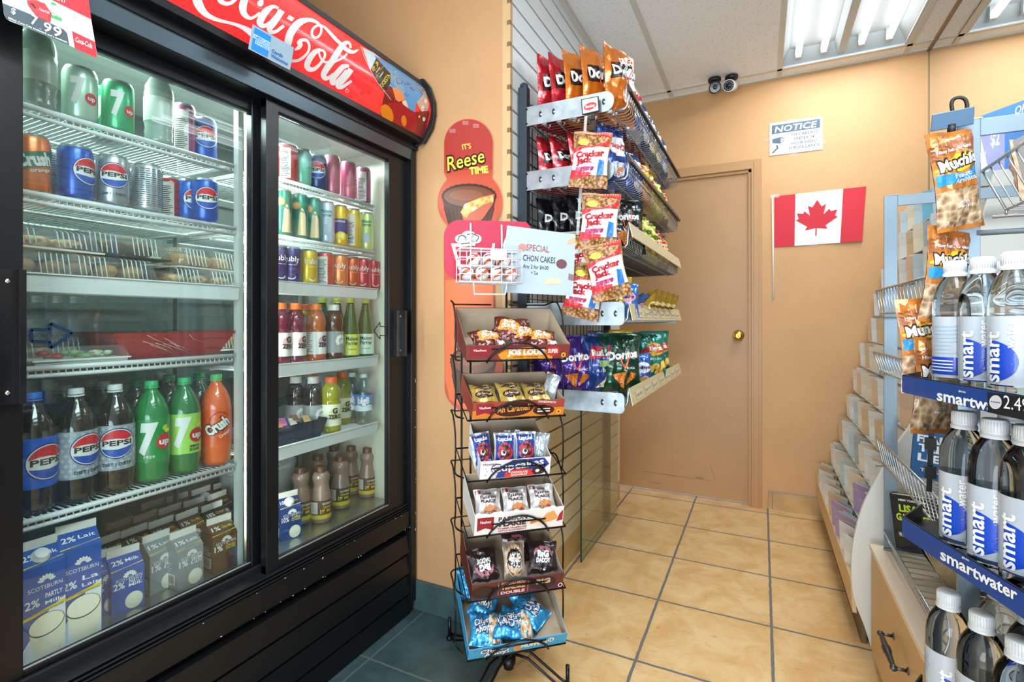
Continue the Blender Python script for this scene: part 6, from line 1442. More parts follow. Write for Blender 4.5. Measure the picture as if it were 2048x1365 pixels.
def d5_(b, F, W, h):
    b.decal(d_rect(-W*0.5, 0.0005, W*0.5, h*0.3), F(0.0004), M('53203c', 0.4)); b.decal(d_ell(W*0.27, h*0.52, W*0.15, h*0.42), F(0.0008), M('2a1c28', 0.4)); b.decal(d_text('BIG', W*0.27, h*0.5, w=W*0.16, h=h*0.28, bold=0.06), F(0.0014), M('c9a27a', 0.4)); b.decal(d_ell(-W*0.38, h*0.45, W*0.12, h*0.4), F(0.0008), M('2a1614', 0.4))
    for k_, (t, c) in enumerate((('GATEAU MOU', 'd9a07a'), ('TENDRE', 'e8c07a'), ('DOUBLE', 'e8b8b8'))): b.decal(d_text(t, -W*0.06, h*(0.74-0.30*k_), w=W*0.26, h=h*0.17, bold=0.05), F(0.0012), M(c, 0.4))
    for x in (-W*0.22, W*0.10): b.decal(d_rect(x, h*0.1, x+0.0012, h*0.9), F(0.0012), M('c9a27a', 0.4))
    b.decal(d_ell(W*0.47, h*0.2, h*0.14, h*0.14), F(0.0012), M('e8e0e0', 0.4)); b.decal(d_ell(W*0.47, h*0.2, h*0.09, h*0.09), F(0.0016), M('4a1a20', 0.4))
def d6_(b, F, W, h):
    for _ in range(26): b.decal(d_ell(R.uniform(-0.48, 0.48)*W, R.uniform(0.06, 0.94)*h, 0.003, 0.0018, R.uniform(0, 3), 7), F(0.0005), M('2f78a8', 0.4))
    b.decal(d_text('Chips', -W*0.27, h*0.52, w=W*0.24, h=h*0.38, bold=0.08, rot=0.08), F(0.0010), M('28305c', 0.4)); b.decal(d_text('Ahoy!', -W*0.22, h*0.12, w=W*0.26, h=h*0.38, bold=0.08, rot=0.08), F(0.0010), M('28305c', 0.4)); b.decal(d_text('Chips', -W*0.27, h*0.52, w=W*0.23, h=h*0.36, bold=0.03, rot=0.08), F(0.0016), WHT); b.decal(d_text('Ahoy!', -W*0.22, h*0.12, w=W*0.25, h=h*0.36, bold=0.03, rot=0.08), F(0.0016), WHT)
    b.decal(d_ell(-W*0.01, h*0.4, W*0.045, h*0.36), F(0.0010), M('c98a5a', 0.5)); b.decal(d_text('MUFFINS', W*0.16, h*0.36, w=W*0.27, h=h*0.32, bold=0.05), F(0.0012), M('f0e8c8', 0.4)); b.decal(d_ell(W*0.33, h*0.66, h*0.24, h*0.24), F(0.0012), M('e8e2d0', 0.4)); b.decal(d_text('12', W*0.33, h*0.55, w=h*0.26, h=h*0.2, bold=0.03), F(0.0018), INK)
snackbox(0, '7a3430', 'brown and orange box of chocolate cakes, topmost tier of the rack', d1_)
snackbox(1, '9a4030', 'orange box of caramel cakes, second tier from the top', d2_)
snackbox(2, 'e4e2e6', 'white and blue box of cupcakes, third tier from the top', d3_)
snackbox(3, 'e6e0dc', 'white box with torn edge of flaky pastries, fourth tier', d4_, rag=WHT)
snackbox(4, '5f2a22', 'dark brown box of big cookies, fifth tier', d5_, rag=M('5a5a5e', 0.3, 0.3))
snackbox(5, '3f9ccc', 'light blue box of mini muffins, lowest tier', d6_)
# cakes in the boxes
def cake(name, w, h, th, col, design, seed, cat='wrapped cake', mat=None, wr=1.3): return bag(name, w, h, th, col, design, seed, cat=cat, mat=mat, wr=wr)
def kj(b, fn, w, h):
    bd(b, fn(0.0012), d_poly([(-w*0.34, h*0.30), (w*0.22, h*0.22), (w*0.36, h*0.55), (w*0.05, h*0.84), (-w*0.30, h*0.72)]), M('d98a2c', 0.35)); bt(b, fn(0.0024), 'JOS', -w*0.02, h*0.56, w=w*0.36, h=h*0.18, bold=0.06); bt(b, fn(0.0024), 'LOUIS', 0, h*0.34, w=w*0.46, h=h*0.17, bold=0.06); bd(b, fn(0.0012), d_rect(w*0.2, h*0.1, w*0.45, h*0.22), WHT)
def kc(b, fn, w, h):
    bd(b, fn(0.0010), d_ell(0, h*0.34, w*0.38, h*0.17), M('3b1d14', 0.35)); bt(b, fn(0.0020), 'Ah Caramel!', 0, h*0.30, M('e8d29a', 0.35), w=w*0.60, h=h*0.10, bold=0.03, shear=0.2); bd(b, fn(0.0010), d_poly([(-w*0.36, h*0.70), (w*0.1, h*0.58), (w*0.38, h*0.74), (-w*0.1, h*0.88)]), M('3b2724', 0.35)); bd(b, fn(0.0018), d_rect(-w*0.15, h*0.68, w*0.25, h*0.73), M('dfe2e6', 0.35))
def kcc(b, fn, w, h):
    bd(b, fn(0.0010), d_rect(-w*0.42, h*0.08, w*0.42, h*0.92), M('24408e', 0.35)); bd(b, fn(0.0016), d_ell(0, h*0.44, w*0.36, h*0.26), M('c5302e', 0.35)); bd(b, fn(0.0022), d_ell(0, h*0.46, w*0.26, h*0.19), M('2e1d1d', 0.35)); bd(b, fn(0.0028), d_ell(-w*0.08, h*0.42, w*0.12, h*0.09), WHT); bt(b, fn(0.0018), 'Cupcakes', 0, h*0.76, w=w*0.66, h=h*0.11, bold=0.05, rot=0.06); bt(b, fn(0.0024), 'CHOCOLATE', 0, h*0.13, w=w*0.6, h=h*0.05, bold=0.03)
def kp(b, fn, w, h):
    for t, y, hh in (('SUPER', 0.78, 0.07), ('Passion', 0.64, 0.11), ('FLAKIE', 0.49, 0.11)): bt(b, fn(0.0014), t, 0.0, h*y, M('50343a', 0.35), w=w*(0.3 if t == 'SUPER' else 0.62), h=h*hh, bold=0.03)
    bd(b, fn(0.0012), d_poly([(-w*0.3, h*0.14), (w*0.28, h*0.12), (w*0.34, h*0.32), (w*0.02, h*0.44), (-w*0.2, h*0.30)]), M('d9925a', 0.5, bump=0.3, bs=90)); bd(b, fn(0.0018), d_ell(w*0.18, h*0.18, w*0.10, h*0.06), M('a82a38', 0.4)); bd(b, fn(0.0012), d_rect(-w*0.45, h*0.82, -w*0.2, h*0.95), M('8e2230', 0.4))
def kb(light):
    def g(b, fn, w, h):
        if light: bd(b, fn(0.0010), d_ell(0, h*0.5, w*0.40, h*0.42), M('cfae88', 0.5))
        bd(b, fn(0.0014), d_ell(0, h*0.52, w*0.38, h*0.34), M('1d1518' if not light else '3a3030', 0.35)); bd(b, fn(0.0018), d_ell(0, h*0.56, w*0.34, h*0.27), M('b06a74' if not light else 'd8b898', 0.35)); bd(b, fn(0.0021), d_ell(0, h*0.46, w*0.34, h*0.24), M('1d1518', 0.35))
        bt(b, fn(0.0028), 'BIG', 0, h*0.50, w=w*0.42, h=h*0.17, bold=0.06); bt(b, fn(0.0028), 'DADDY', 0, h*0.34, w=w*0.52, h=h*0.12, bold=0.06)
    return g
def km(b, fn, w, h):
    bt(b, fn(0.0014), 'Chips', 0, h*0.56, M('28305c', 0.4), w=w*0.62, h=h*0.20, bold=0.10, rot=0.2); bt(b, fn(0.0014), 'Ahoy!', 0.004, h*0.34, M('28305c', 0.4), w=w*0.66, h=h*0.20, bold=0.10, rot=0.2); bt(b, fn(0.0022), 'Chips', 0, h*0.56, w=w*0.58, h=h*0.18, bold=0.03, rot=0.2); bt(b, fn(0.0022), 'Ahoy!', 0.004, h*0.34, w=w*0.62, h=h*0.18, bold=0.03, rot=0.2)
def km2(b, fn, w, h):
    bd(b, fn(0.0010), d_rect(w*0.08, h*0.06, w*0.44, h*0.94), cells('8a5a34', 'd9a878', 'efd4ae', 70)); km(b, lambda d: (lambda x, y: fn(d)(x-w*0.16, y)), w*0.75, h)
KJ = cake('wrapped_cake', 0.105, 0.085, 0.042, '5f2018', kj, 31); KC = cake('wrapped_cake', 0.080, 0.085, 0.022, 'd2b05a', kc, 32); KCC = cake('wrapped_cake', 0.068, 0.10, 0.03, 'c9ccd4', kcc, 33)
KSV = cake('wrapped_cake', 0.055, 0.09, 0.03, 'b4bcc2', None, 34); KP = cake('wrapped_cake', 0.082, 0.085, 0.028, 'e4dedc', kp, 35); KB = cake('wrapped_cookie', 0.092, 0.10, 0.026, '3a2a2c', kb(0), 36, 'wrapped cookie'); KBL = cake('wrapped_cookie', 0.070, 0.11, 0.026, 'b8a894', kb(1), 37, 'wrapped cookie')
KM = cake('muffin_bag', 0.085, 0.10, 0.045, '2f96cf', km, 38, 'muffin bag'); KM2 = cake('muffin_bag', 0.10, 0.095, 0.042, '2f96cf', km2, 39, 'muffin bag')
def lay(kd, i, x, y, zz, rx, rz, label, grp, flip=0):
    """lay a pouch on the floor of box i: rx tilts it up from lying flat, rz turns it"""
    m_ = boxT(i) @ Matrix.Translation((x, y, zz)) @ Matrix.Rotation(math.radians(rz), 4, 'Z') @ Matrix.Rotation(math.radians(rx-90), 4, 'X')
    if flip: m_ = m_ @ Matrix.Translation((0, 0, flip)) @ Matrix.Rotation(PI, 4, 'Y')
    return kd.put(tuple(m_.to_translation()), 0, label, grp, tuple(m_.to_euler()))
g_ = 'chocolate cakes in the top box'
for x, y, zz, rx, rz, lb in ((-0.078, 0.022, 0.026, 18, 6, 'brown wrapped cake at the left of the top box'), (-0.022, 0.060, 0.040, 34, -22, 'brown wrapped cake standing highest in the middle'), (0.040, 0.040, 0.028, 30, 20, 'brown wrapped cake turned over, right of the middle one'), (0.082, 0.022, 0.026, 16, -5, 'brown wrapped cake at the right of the top box')): lay(KJ, 0, x, y, zz, rx, rz, lb, g_)
g_ = 'caramel cakes in the second box'
for x, y, zz, rx, rz, lb in ((-0.095, 0.030, 0.036, 14, -3, 'gold caramel cake packet at the left'), (-0.012, 0.020, 0.038, 20, 2, 'gold caramel cake packet in the middle'), (0.068, 0.030, 0.036, 14, -4, 'gold caramel cake packet at the right')): lay(KC, 1, x, y, zz, rx, rz, lb, g_)
lay(KSV, 1, 0.112, 0.070, 0.012, 75, -60, 'silver backed packet standing at the box end, second tier', g_)
g_ = 'cupcake packets in the third box'
for kd, x, y, zz, rx, rz, lb in ((KCC, -0.085, 0.035, 0.018, 60, 14, 'cupcake packet cut off by the box side, far left'), (KCC, -0.028, 0.020, 0.020, 62, -8, 'blue and red cupcake packet, left one'), (KCC, 0.038, 0.020, 0.020, 62, -5, 'blue and red cupcake packet, right one'), (KSV, 0.085, 0.035, 0.018, 60, -18, 'silver backed cupcake packet at the right end'), (KSV, 0.005, 0.06, 0.018, 70, 0, 'silver backed cupcake packet behind the two front ones')): lay(kd, 2, x, y, zz, rx, rz, lb, g_)
g_ = 'flaky pastry packets in the fourth box'
for x, lb in ((-0.085, 'white pastry packet, leftmost in the torn box'), (0.0, 'white pastry packet in the middle of the torn box'), (0.085, 'white pastry packet, rightmost in the torn box')): lay(KP, 3, x, 0.025+0.004*R.random(), 0.030, 42, R.uniform(-4, 3), lb, g_)
g_ = 'cookies in the fifth box'
lay(KB, 4, -0.088, 0.030, 0.022, 38, 6, 'upside down big dark cookie at the left', g_, 0.10); lay(KBL, 4, 0.0, 0.026, 0.020, 46, -4, 'light oatmeal cookie packet in the middle', g_, 0.11); lay(KB, 4, 0.088, 0.03, 0.022, 38, -12, 'big dark cookie at the right', g_); lay(KB, 4, 0.03, 0.095, 0.022, 50, 5, 'dark cookie packet behind the front three', g_)
g_ = 'muffin bags in the lowest box'
for kd, x, y, zz, rx, rz, lb in ((KM2, -0.095, 0.010, 0.026, 12, -10, 'blue muffin bag with clear side, front left'), (KM2, 0.0, 0.012, 0.026, 12, -14, 'blue muffin bag with clear side, front middle'), (KM, -0.10, 0.095, 0.028, 16, -30, 'blue muffin bag at the left, second row'), (KM, -0.02, 0.100, 0.028, 16, 170, 'upside down blue muffin bag in the middle'), (KM, 0.095, 0.05, 0.028, 14, 40, 'blue muffin bag lying turned at the right'), (KM, 0.055, 0.125, 0.030, 14, 20, 'blue muffin bag in the second row, right'), (KM, -0.10, 0.170, 0.030, 20, 5, 'blue muffin bag at the back left')): lay(kd, 5, x, y, zz, rx, rz, lb, g_)
# header sign, paper sign, egg basket
HN = Vector((0.669, -0.743, 0)); HC = Vector((-0.71, 1.42, 0))
hp = lambda d: N_(HC+HN*(0.0+d), HN)
b = MB()
out = arcp(1040, 463, 22, 60, 0, 4)+[(1062, 555), (935, 558)]+arcp(920, 528, 32, -80, -175, 8)+arcp(920, 472, 32, 180, 95, 8)
b.prism([hp(0)(u, v) for u, v in out], HN*-0.003, M('b5324a', 0.4))
H2 = hp(0.0008)
def hb(pts, mat, d=0.0008): b.decal(d_poly(pts), hp(d), mat)
hb([(902, 487), (935, 487), (936, 493), (910, 494), (921, 530), (978, 530), (985, 487), (990, 487), (984, 540), (917, 540)], WHT)
for cx, cy, rx, ry in ((922, 478, 12, 9), (937, 472, 14, 10), (952, 478, 11, 9)): b.decal(d_ell(cx, cy, rx, ry), hp(0.0012), WHT)
hb([(921, 478), (953, 478), (950, 492), (924, 492)], WHT, 0.0012)
b.decal(d_stroke([(916, 482, 2), (918, 474, 2), (926, 471, 2), (932, 476, 2)]), hp(0.0018), M('2a4a42', 0.4)); b.decal(d_stroke([(934, 470, 2), (944, 468, 2), (957, 474, 2), (952, 484, 2)]), hp(0.0018), M('2a4a42', 0.4)); b.decal(d_stroke([(922, 488, 2), (940, 486, 2)]), hp(0.0018), M('2a4a42', 0.4))
hb([(1006, 490), (1016, 462), (1028, 460), (1028, 520), (1008, 530)], WHT)
b.T = Matrix.Identity(4)
o = b.build('header_sign', sr); o.matrix_parent_inverse = RM.inverted(); o['label'] = 'dark pink header board with white chef hat logo'
b = MB(); qp = [(1001, 585), (1146, 592), (1151, 469), (1014, 451)]
pl = lambda d: N_(HC+HN*(0.006+d)+Vector((0, 0, 0)), HN)
b.decal(subdiv(*d_rect(0, 0, 1, 1), 0.2), bil(qp, pl(0)), M('b4c2ce', 0.5, bump=0.04, bs=12)); b.decal(d_rect(0, 0, 1, 1), bil(qp, pl(-0.0008)), M('dde5ea', 0.5))
tq = lambda t, x, y, w, h, c, bo=0.01, al='c': b.decal(d_text(t, x, y, w=w, h=h, bold=bo, al=al), bil(qp, pl(0.0008)), M(c, 0.5))
tq('SPECIAL', 0.47, 0.66, 0.33, 0.095, '98504a'); tq('CHON CAKES', 0.50, 0.50, 0.46, 0.09, '2a3036'); tq('Any 2 for $4.00', 0.46, 0.39, 0.36, 0.055, '2a3036'); tq('+ Tax', 0.45, 0.30, 0.10, 0.05, '2a3036')
for cx, cy, rx, ry, c in ((0.25, 0.70, 0.06, 0.055, 'c98a80'), (0.24, 0.71, 0.035, 0.035, 'e8c8c0'), (0.82, 0.50, 0.075, 0.075, '6a4448'), (0.84, 0.52, 0.02, 0.02, 'c8b8b8')): b.decal(d_ell(cx, cy, rx, ry), bil(qp, pl(0.0010+ry*0.004)), M(c, 0.5))
for pts, c in (([(0.60, 0.16), (0.82, 0.18), (0.83, 0.25), (0.68, 0.27), (0.60, 0.22)], 'd8cba8'), ([(0.88, 0.82), (0.99, 0.86), (0.99, 0.95), (0.90, 0.90)], 'd9b088'), ([(0.92, 0.26), (1.0, 0.24), (1.0, 0.34), (0.93, 0.36)], '8a7078')): b.decal(d_poly(pts), bil(qp, pl(0.0010)), M(c, 0.5))
tag(b.build('paper_sign'), 'white paper sign advertising special cakes, any 2 for 4 dollars', 'sign')
# basket of chocolate eggs
BWH = M('e2e5e6', 0.35); BM = lambda u, v, d=0.0: N_(HC+HN*(0.07+d), HN)(u, v)
bt_ = thing('wire_basket', tuple(BM(983, 565)), RA, 'small white wire basket of chocolate eggs hung on the header board', 'wire basket')
BMx = Matrix.Translation(BM(983, 565)) @ Matrix.Rotation(RA, 4, 'Z'); s_ = 1/1015*1.48
bw, bdp, bh = 0.094, 0.062, 0.098
b = MB()
def ring(z, r_): b.rod([(-bw, 0, z), (bw, 0, z), (bw, bdp, z), (-bw, bdp, z)], r_, BWH, 6, closed=True)
for z, r_ in ((0, 0.0028), (0.024, 0.0018), (0.048, 0.0018), (0.072, 0.0018), (bh, 0.0026)): ring(z, r_)
for k_ in range(7):
    x = -bw+2*bw*k_/6; b.rod([(x, bdp, bh), (x, bdp, 0), (x, 0, 0), (x, 0, bh)], 0.0016, BWH, 5)
b.build('basket_wires', bt_)
b = MB()
for x in (-0.05, 0.048): b.rod([(x, bdp, bh), (x, bdp+0.004, bh+0.085), (x, bdp+0.012, bh+0.09), (x, bdp+0.012, bh+0.075)], 0.003, BWH, 6)
b.rod([(-0.052, 0.01, 0.0), (-0.05, 0.01, -0.035), (0.045, 0.01, -0.035), (0.05, 0.01, 0.0)], 0.0025, BWH, 6)
b.build('hook_wires', bt_)
b = MB(); b.box((-0.004, -0.004, 0.066), (0.046, -0.0026, 0.096), M('c8d4d2', 0.3)); b.build('price_card', bt_)
def egg():
    o_ = MB(); e = M('e6e4e4', 0.3, 0.1, coat=0.4); o_.ball((0, 0, 0.024), 0.021, e, 20, 14, sz=1.12)
    S = lambda d: (lambda x, y: Vector(((0.021+d)*math.sin(x/0.021)*math.cos(y/0.0235), -(0.021+d)*math.cos(x/0.021)*math.cos(y/0.0235), 0.024+(0.0235+d)*math.sin(y/0.0235))))
    o_.decal(subdiv(*d_stroke([(-0.022, -0.012, 0.006), (0, 0.002, 0.010), (0.024, 0.018, 0.006)]), 0.005), S(0.0006), M('c85a2c', 0.35)); o_.decal(subdiv(*d_stroke([(-0.020, 0.012, 0.003), (0.004, 0.017, 0.004), (0.02, 0.004, 0.003)]), 0.005), S(0.0008), M('a8322c', 0.35)); o_.decal(subdiv(*d_text('egg', -0.004, -0.004, w=0.016, h=0.007, bold=0.04), 0.004), S(0.0009), M('4a2a1c', 0.4))
    for a in (1.2, 2.6, 4.0): o_.decal(subdiv(*d_stroke([(a*0.021, -0.015, 0.008), (a*0.021+0.01, 0.01, 0.006)]), 0.005), S(0.0006), M('c85a2c', 0.35))
    o = o_.build('chocolate_egg'); o['category'] = 'chocolate egg'; return o
EGG = Kind(egg)
pos = [(x, y, 0.003) for y in (0.023,) for x in (-0.068, -0.024, 0.021, 0.066)]+[(x, 0.028, 0.043) for x in (-0.047, -0.002, 0.045)]
ln_ = ['bottom row, leftmost', 'bottom row, second from left', 'bottom row, second from right', 'bottom row, rightmost', 'upper row, left', 'upper row, middle', 'upper row, right']
for i, p in enumerate(pos):
    m_ = BMx @ Matrix.Translation(p) @ Matrix.Rotation(R.uniform(-0.6, 0.6), 4, 'Z')
    EGG.put(tuple(m_.to_translation()), 0, 'white and orange foil chocolate egg in the basket, '+ln_[i], 'chocolate eggs in the wire basket', tuple(m_.to_euler()))
# ================================================================ GREETING CARD RACK
YP = 2.10
gr = thing('card_rack', (0.55, 2.7, 0), label='long white stepped greeting card rack standing against the right wall', cat='card rack')
GLc = -Vector((0.55, 2.7, 0))
WP = M('dfe0d8', 0.4)
prof = [(0.336, 0.0), (0.316, 0.07), (0.286, 0.16), (0.279, 0.26), (0.286, 0.36), (0.312, 0.48), (0.359, 0.595), (0.41, 0.71), (0.462, 0.81), (0.525, 1.0), (0.575, 1.2), (0.62, 1.4), (0.66, 1.6), (0.70, 1.74), (0.765, 1.78), (0.775, 0.0)]
for y in (YP,):
    b = MB(); sp_ = spline([(x, z) for x, z in prof[:-1]], 4)+[(prof[-1])]
    b.prism([(x, y, z) for x, z in sp_], (0, 0.018, 0), WP); o = b.build('side_panel', gr, 0.002, loc=GLc); o['label'] = 'white curved side panel'
b = MB(); b.prism([(0.765, YP, 0.02), (0.775, YP, 0.02), (0.775, YP, 1.75), (0.765, YP, 1.75)], (0, 1.23, 0), WP); b.build('back_panel', gr, loc=GLc)
TANW = M('d9b98c', 0.45, var=0.05)
b = MB(); b.prism([(0.285, YP+0.018, 0.10), (0.279, YP+0.018, 0.215), (0.292, YP+0.018, 0.215), (0.297, YP+0.018, 0.10)], (0, 1.217, 0), TANW); b.box((0.31, YP+0.018, 0.0), (0.325, 3.335, 0.10), M('6a553c', 0.6)); b.build('kick_board', gr, loc=GLc)
NT = 11; tiers = []
for i in range(NT):
    f = i/(NT-1); z = 0.195+1.36*f; x = (0.300 if i else 0.283)+0.335*(f**0.85); tiers.append((x, z))
    b = MB(); b.box((x-0.002, YP+0.02, z-0.004), (x+0.085, 3.333, z), M('b9b09c', 0.5)); o = b.build('tier_shelf', gr, loc=GLc)
SLV = clear('card sleeve', refl=1.5, haze=0.04, rough=0.12)
def card(c1, c2, W=0.118, H=0.131):
    def make():
        b = MB(); cc = M(c1, 0.4, coat=0.3); pw = M(c2, 0.6)
        b.box((-W/2, -0.0012, 0), (W/2, 0.0, H), cc); b.box((-W/2, 0.0006, 0.001), (W/2, 0.0016, H-0.001), M('f4f2ec', 0.6)); b.bar((-W/2-0.003, 0.0040, H*0.46), (W/2-0.004, 0.0034, H*0.46), 0.0010, H*0.90, pw)
        b.box((-W/2, -0.0013, H-0.03), (W/2, -0.0012, H-0.028), M('cfc6b6', 0.5))
        b.add([(-W/2-0.002, -0.0018, H*0.5), (W/2+0.002, -0.0018, H*0.5), (W/2+0.002, -0.0018, H+0.001), (-W/2-0.002, -0.0018, H+0.001)], [(0, 1, 2, 3)], SLV)
        o = b.build('greeting_card'); o['category'] = 'greeting card'; return o
    return Kind(make)
CK = {'kraft brown': card('d2b48c', 'e8e6e0'), 'cream': card('e2d6c0', 'c9d4dc'), 'pale blue': card('b9d2dc', 'dfe6ea'), 'white': card('dfe2e2', 'b8b4ac'), 'peach': card('deba9a', 'eceae4'), 'lilac': card('a890c0', 'd8cfe4'), 'sky blue': card('6fb6d0', 'cfe2ea'), 'grey': card('a9b0b4', 'dcdcd8')}
ckn = list(CK)
TN = ['lowest tier']+[ORD[i]+' tier' for i in range(1, 10)]+['top tier']
for i, (x, z) in enumerate(tiers):
    for j in range(9):
        y = 3.262-j*0.1305
        pa = R.uniform(-0.05, 0.05)
        for q in range(3):
            w_ = ['kraft brown']*3+['peach']*2+['cream']*4+['white']*5+['pale blue']*2+['grey']
            if i > 9: w_ = ['kraft brown']*3+['pale blue']*3+['sky blue']*2+['cream']
            if i < 2 and j > 4: w_ = ['lilac']*3+['white', 'pale blue']
            if i < 5: w_ = w_+['white', 'pale blue', 'grey', 'cream']
            c = R.choice(w_); kd = CK[c]
            m_ = Matrix.Translation((x+0.026+0.0095*q, y+0.0045*q+R.uniform(-0.002, 0.002), z+0.0012)) @ Matrix.Rotation(-PI/2+0.52+pa, 4, 'Z') @ Matrix.Rotation(math.radians(3-2.0*q), 4, 'X')
            kd.put(tuple(m_.to_translation()), 0, '%s greeting card, %s of its pocket, %s, %s from the end wall' % (c, ('front', 'middle', 'back')[q], TN[i], ORD[j]), 'greeting cards in the card rack', tuple(m_.to_euler()), (R.uniform(0.84, 1.0), 1, R.uniform(0.84, 0.99) if i else R.uniform(0.93, 1.0)))
# ================================================================ CABINET AND SILVER BOOK RACK
KX, KY0, KY1, KZ = 0.325, 1.34, 2.036, 0.380
cb = thing('drawer_cabinet', (0.55, 1.7, 0), label='low tan laminate drawer cabinet under the silver book rack', cat='cabinet')
CBL = -Vector((0.55, 1.7, 0))
LAM = M('cda876', 0.42, var=0.04, vs=6)
b = MB(); b.box((KX+0.018, KY0, 0.03), (0.785, KY1, KZ-0.018), LAM); b.box((KX+0.04, KY0, 0), (0.785, KY1, 0.03), DARK); b.build('carcass', cb, loc=CBL)
b = MB(); b.box((KX-0.004, KY0, KZ-0.018), (0.785, KY1+0.002, KZ), M('e6d2b8', 0.4)); b.build('top_panel', cb, 0.002, loc=CBL)
dr_ = MB(); dr_.box((KX, KY0+0.003, 0.035), (KX+0.017, KY1-0.003, KZ-0.021), LAM); dro = dr_.build('drawer', cb, 0.0015, loc=CBL)
PEW = M('5f666c', 0.32, 0.9)
b = MB(); hz = 0.254; ya, yb = 1.556, 1.710
for y in (ya, yb): b.rod([(KX, y, hz), (KX-0.030, y, hz)], 0.0042, PEW, 10); b.T = Matrix.Translation((KX, y, hz)) @ Matrix.Rotation(-PI/2, 4, 'Y'); b.lathe([(0, 0), (0.009, 0), (0.009, 0.002), (0.005, 0.004)], PEW, 14); b.T = Matrix.Identity(4); b.ball((KX-0.030, y, hz), 0.0085, PEW, 14, 8)
n_ = 20; P_ = [Vector((KX-0.030, ya+(yb-ya)*i/n_, hz)) for i in range(n_+1)]
b.T = Matrix.Translation((KX-0.030, ya, hz)) @ Matrix.Rotation(-PI/2, 4, 'X')
b.lathe([(0.005+0.0035*math.sin(PI*min(1, i/n_))**1+(0.0025 if i in (9, 11) else 0), (yb-ya)*i/n_) for i in range(n_+1)], PEW, 14); b.T = Matrix.Identity(4)
o = b.build('drawer_handle', dro)
# rack
SIL = M('8999a5', 0.38, 0.55, bump=0.03, bs=30)
NW = M('b9bfc2', 0.28, 0.9)
ZT = 1.524; RXA, RXB, YF, YN = 0.356, 0.765, 2.01, 1.322
br = thing('book_rack', (0.55, 1.7, KZ), label='silver flat-bar frame rack with wire shelves standing on the tan cabinet', cat='book rack')
BRL = -Vector((0.55, 1.7, KZ))
def bk(b, name, parent=None, bevel=0): return b.build(name, parent or br, bevel, loc=BRL)
for y, zb in ((YF, KZ+0.0005), (YN, KZ+0.0005)):
    b = MB(); b.box((RXA, y, zb), (RXA+0.036, y+0.007, ZT), SIL); b.box((RXB-0.036, y, zb), (RXB, y+0.007, ZT), SIL); b.box((RXA+0.036, y, ZT-0.034), (RXB-0.036, y+0.007, ZT), SIL); b.box((RXA+0.036, y, zb), (RXB-0.036, y+0.007, zb+0.03), SIL)
    b.box((RXA+0.01, y-0.001, ZT), (RXA+0.04, y+0.008, ZT+0.003), NW)
    o = bk(b, 'end_frame', bevel=0.001)
def wshelf(y0, y1, z, hl, x0=0.345, x1=0.60, slope=0.0, lab=None, out=0.018):
    sh = thing('wire_shelf', (x0, y0, z)); sh.parent = br; sh.location = Vector((x0, y0, z))+BRL
    if lab: sh['label'] = lab
    L = y1-y0; D = x1-x0; b = MB(); n = int(L/0.036)
    for i in range(n+1):
        y = L*i/n; b.rod([(D, y, slope*D+0.05), (D, y, slope*D), (0, y, 0), (-out, y, hl)], 0.0017, NW, 5)
    b.rod([(-out, -0.004, hl), (-out, L+0.004, hl)], 0.0032, NW, 8); b.rod([(0, 0, 0), (0, L, 0)], 0.0028, NW, 6); b.rod([(D/2, 0, slope*D/2), (D/2, L, slope*D/2)], 0.002, NW, 6); b.rod([(D, 0, slope*D+0.05), (D, L, slope*D+0.05)], 0.002, NW, 6)
    b.build('wire_mesh', sh)
    for y in (0.0, L):
        b = MB(); b.rod([(-0.02, y, -0.012), (D+0.1, y, -0.012)], 0.0028, NW, 6); b.rod([(-out, y, hl), (0, y, 0), (0.0, y, -0.012)], 0.0022, NW, 6); b.build('end_rod', sh)
wshelf(YN+0.012, YF-0.006, 1.143, 0.075, lab='upper wire shelf', out=0.010); wshelf(YN+0.012, YF-0.006, 0.958, 0.062, lab='middle wire shelf'); wshelf(YN+0.012, YF-0.006, 0.66, 0.085, lab='third wire shelf', slope=-0.3, x0=0.352); wshelf(YN+0.012, YF-0.01, 0.395, 0.045, lab='lowest wire shelf', x0=0.372, x1=0.60)
# upper near bay: basket with tilted cards
wshelf(0.98, 1.305, 1.335, 0.080, lab='upper near wire basket', x0=0.425, out=0.035, slope=-0.08)
b = MB(); b.rod([(RXA+0.03, YN+0.003, 1.296), (RXB-0.03, YN+0.003, 1.296)], 0.006, SIL, 10); bk(b, 'cross_rail')
# books
def book(W, H, T, cov, spine, label, m_, words, pages='d8cba8'):
    t = thing('paperback_book', label=label, cat='book'); t.matrix_world = m_
    b = MB(); c = M(cov, 0.35, coat=0.3)
    b.box((0, 0, 0), (W, 0.0012, H), c); b.box((0, T-0.0012, 0), (W, T, H), c); b.box((-0.001, 0, 0), (0.001, T, H), M(spine, 0.35, coat=0.3))
    F = lambda x, y: Vector((x, -0.0006, y)); S = lambda x, y: Vector((-0.0016, -x+T, y))
    for wds, x, y, w_, h_, cc in words[0]: b.decal(d_text(wds, x, y, w=w_, h=h_, bold=0.04), F, M(cc, 0.4))
    for wds, x, y, w_, h_, cc in words[1]: b.decal(warp(d_text(wds, 0, 0, w=w_, h=h_, bold=0.03, al='l'), lambda X, Y: (x+Y, y-X)), S, M(cc, 0.4))
    b.build('cover', t); b = MB(); b.box((0.001, 0.0014, 0.002), (W-0.003, T-0.0014, H-0.002), M(pages, 0.8, var=0.1, vs=200)); b.build('pages', t); return t
p = PX(1786, 1066, 0.395)
m1 = Matrix.Translation((0.382, 1.975, 0.402)) @ Matrix.Rotation(math.radians(-28), 4, 'Z') @ Matrix.Rotation(math.radians(-6), 4, 'Y')
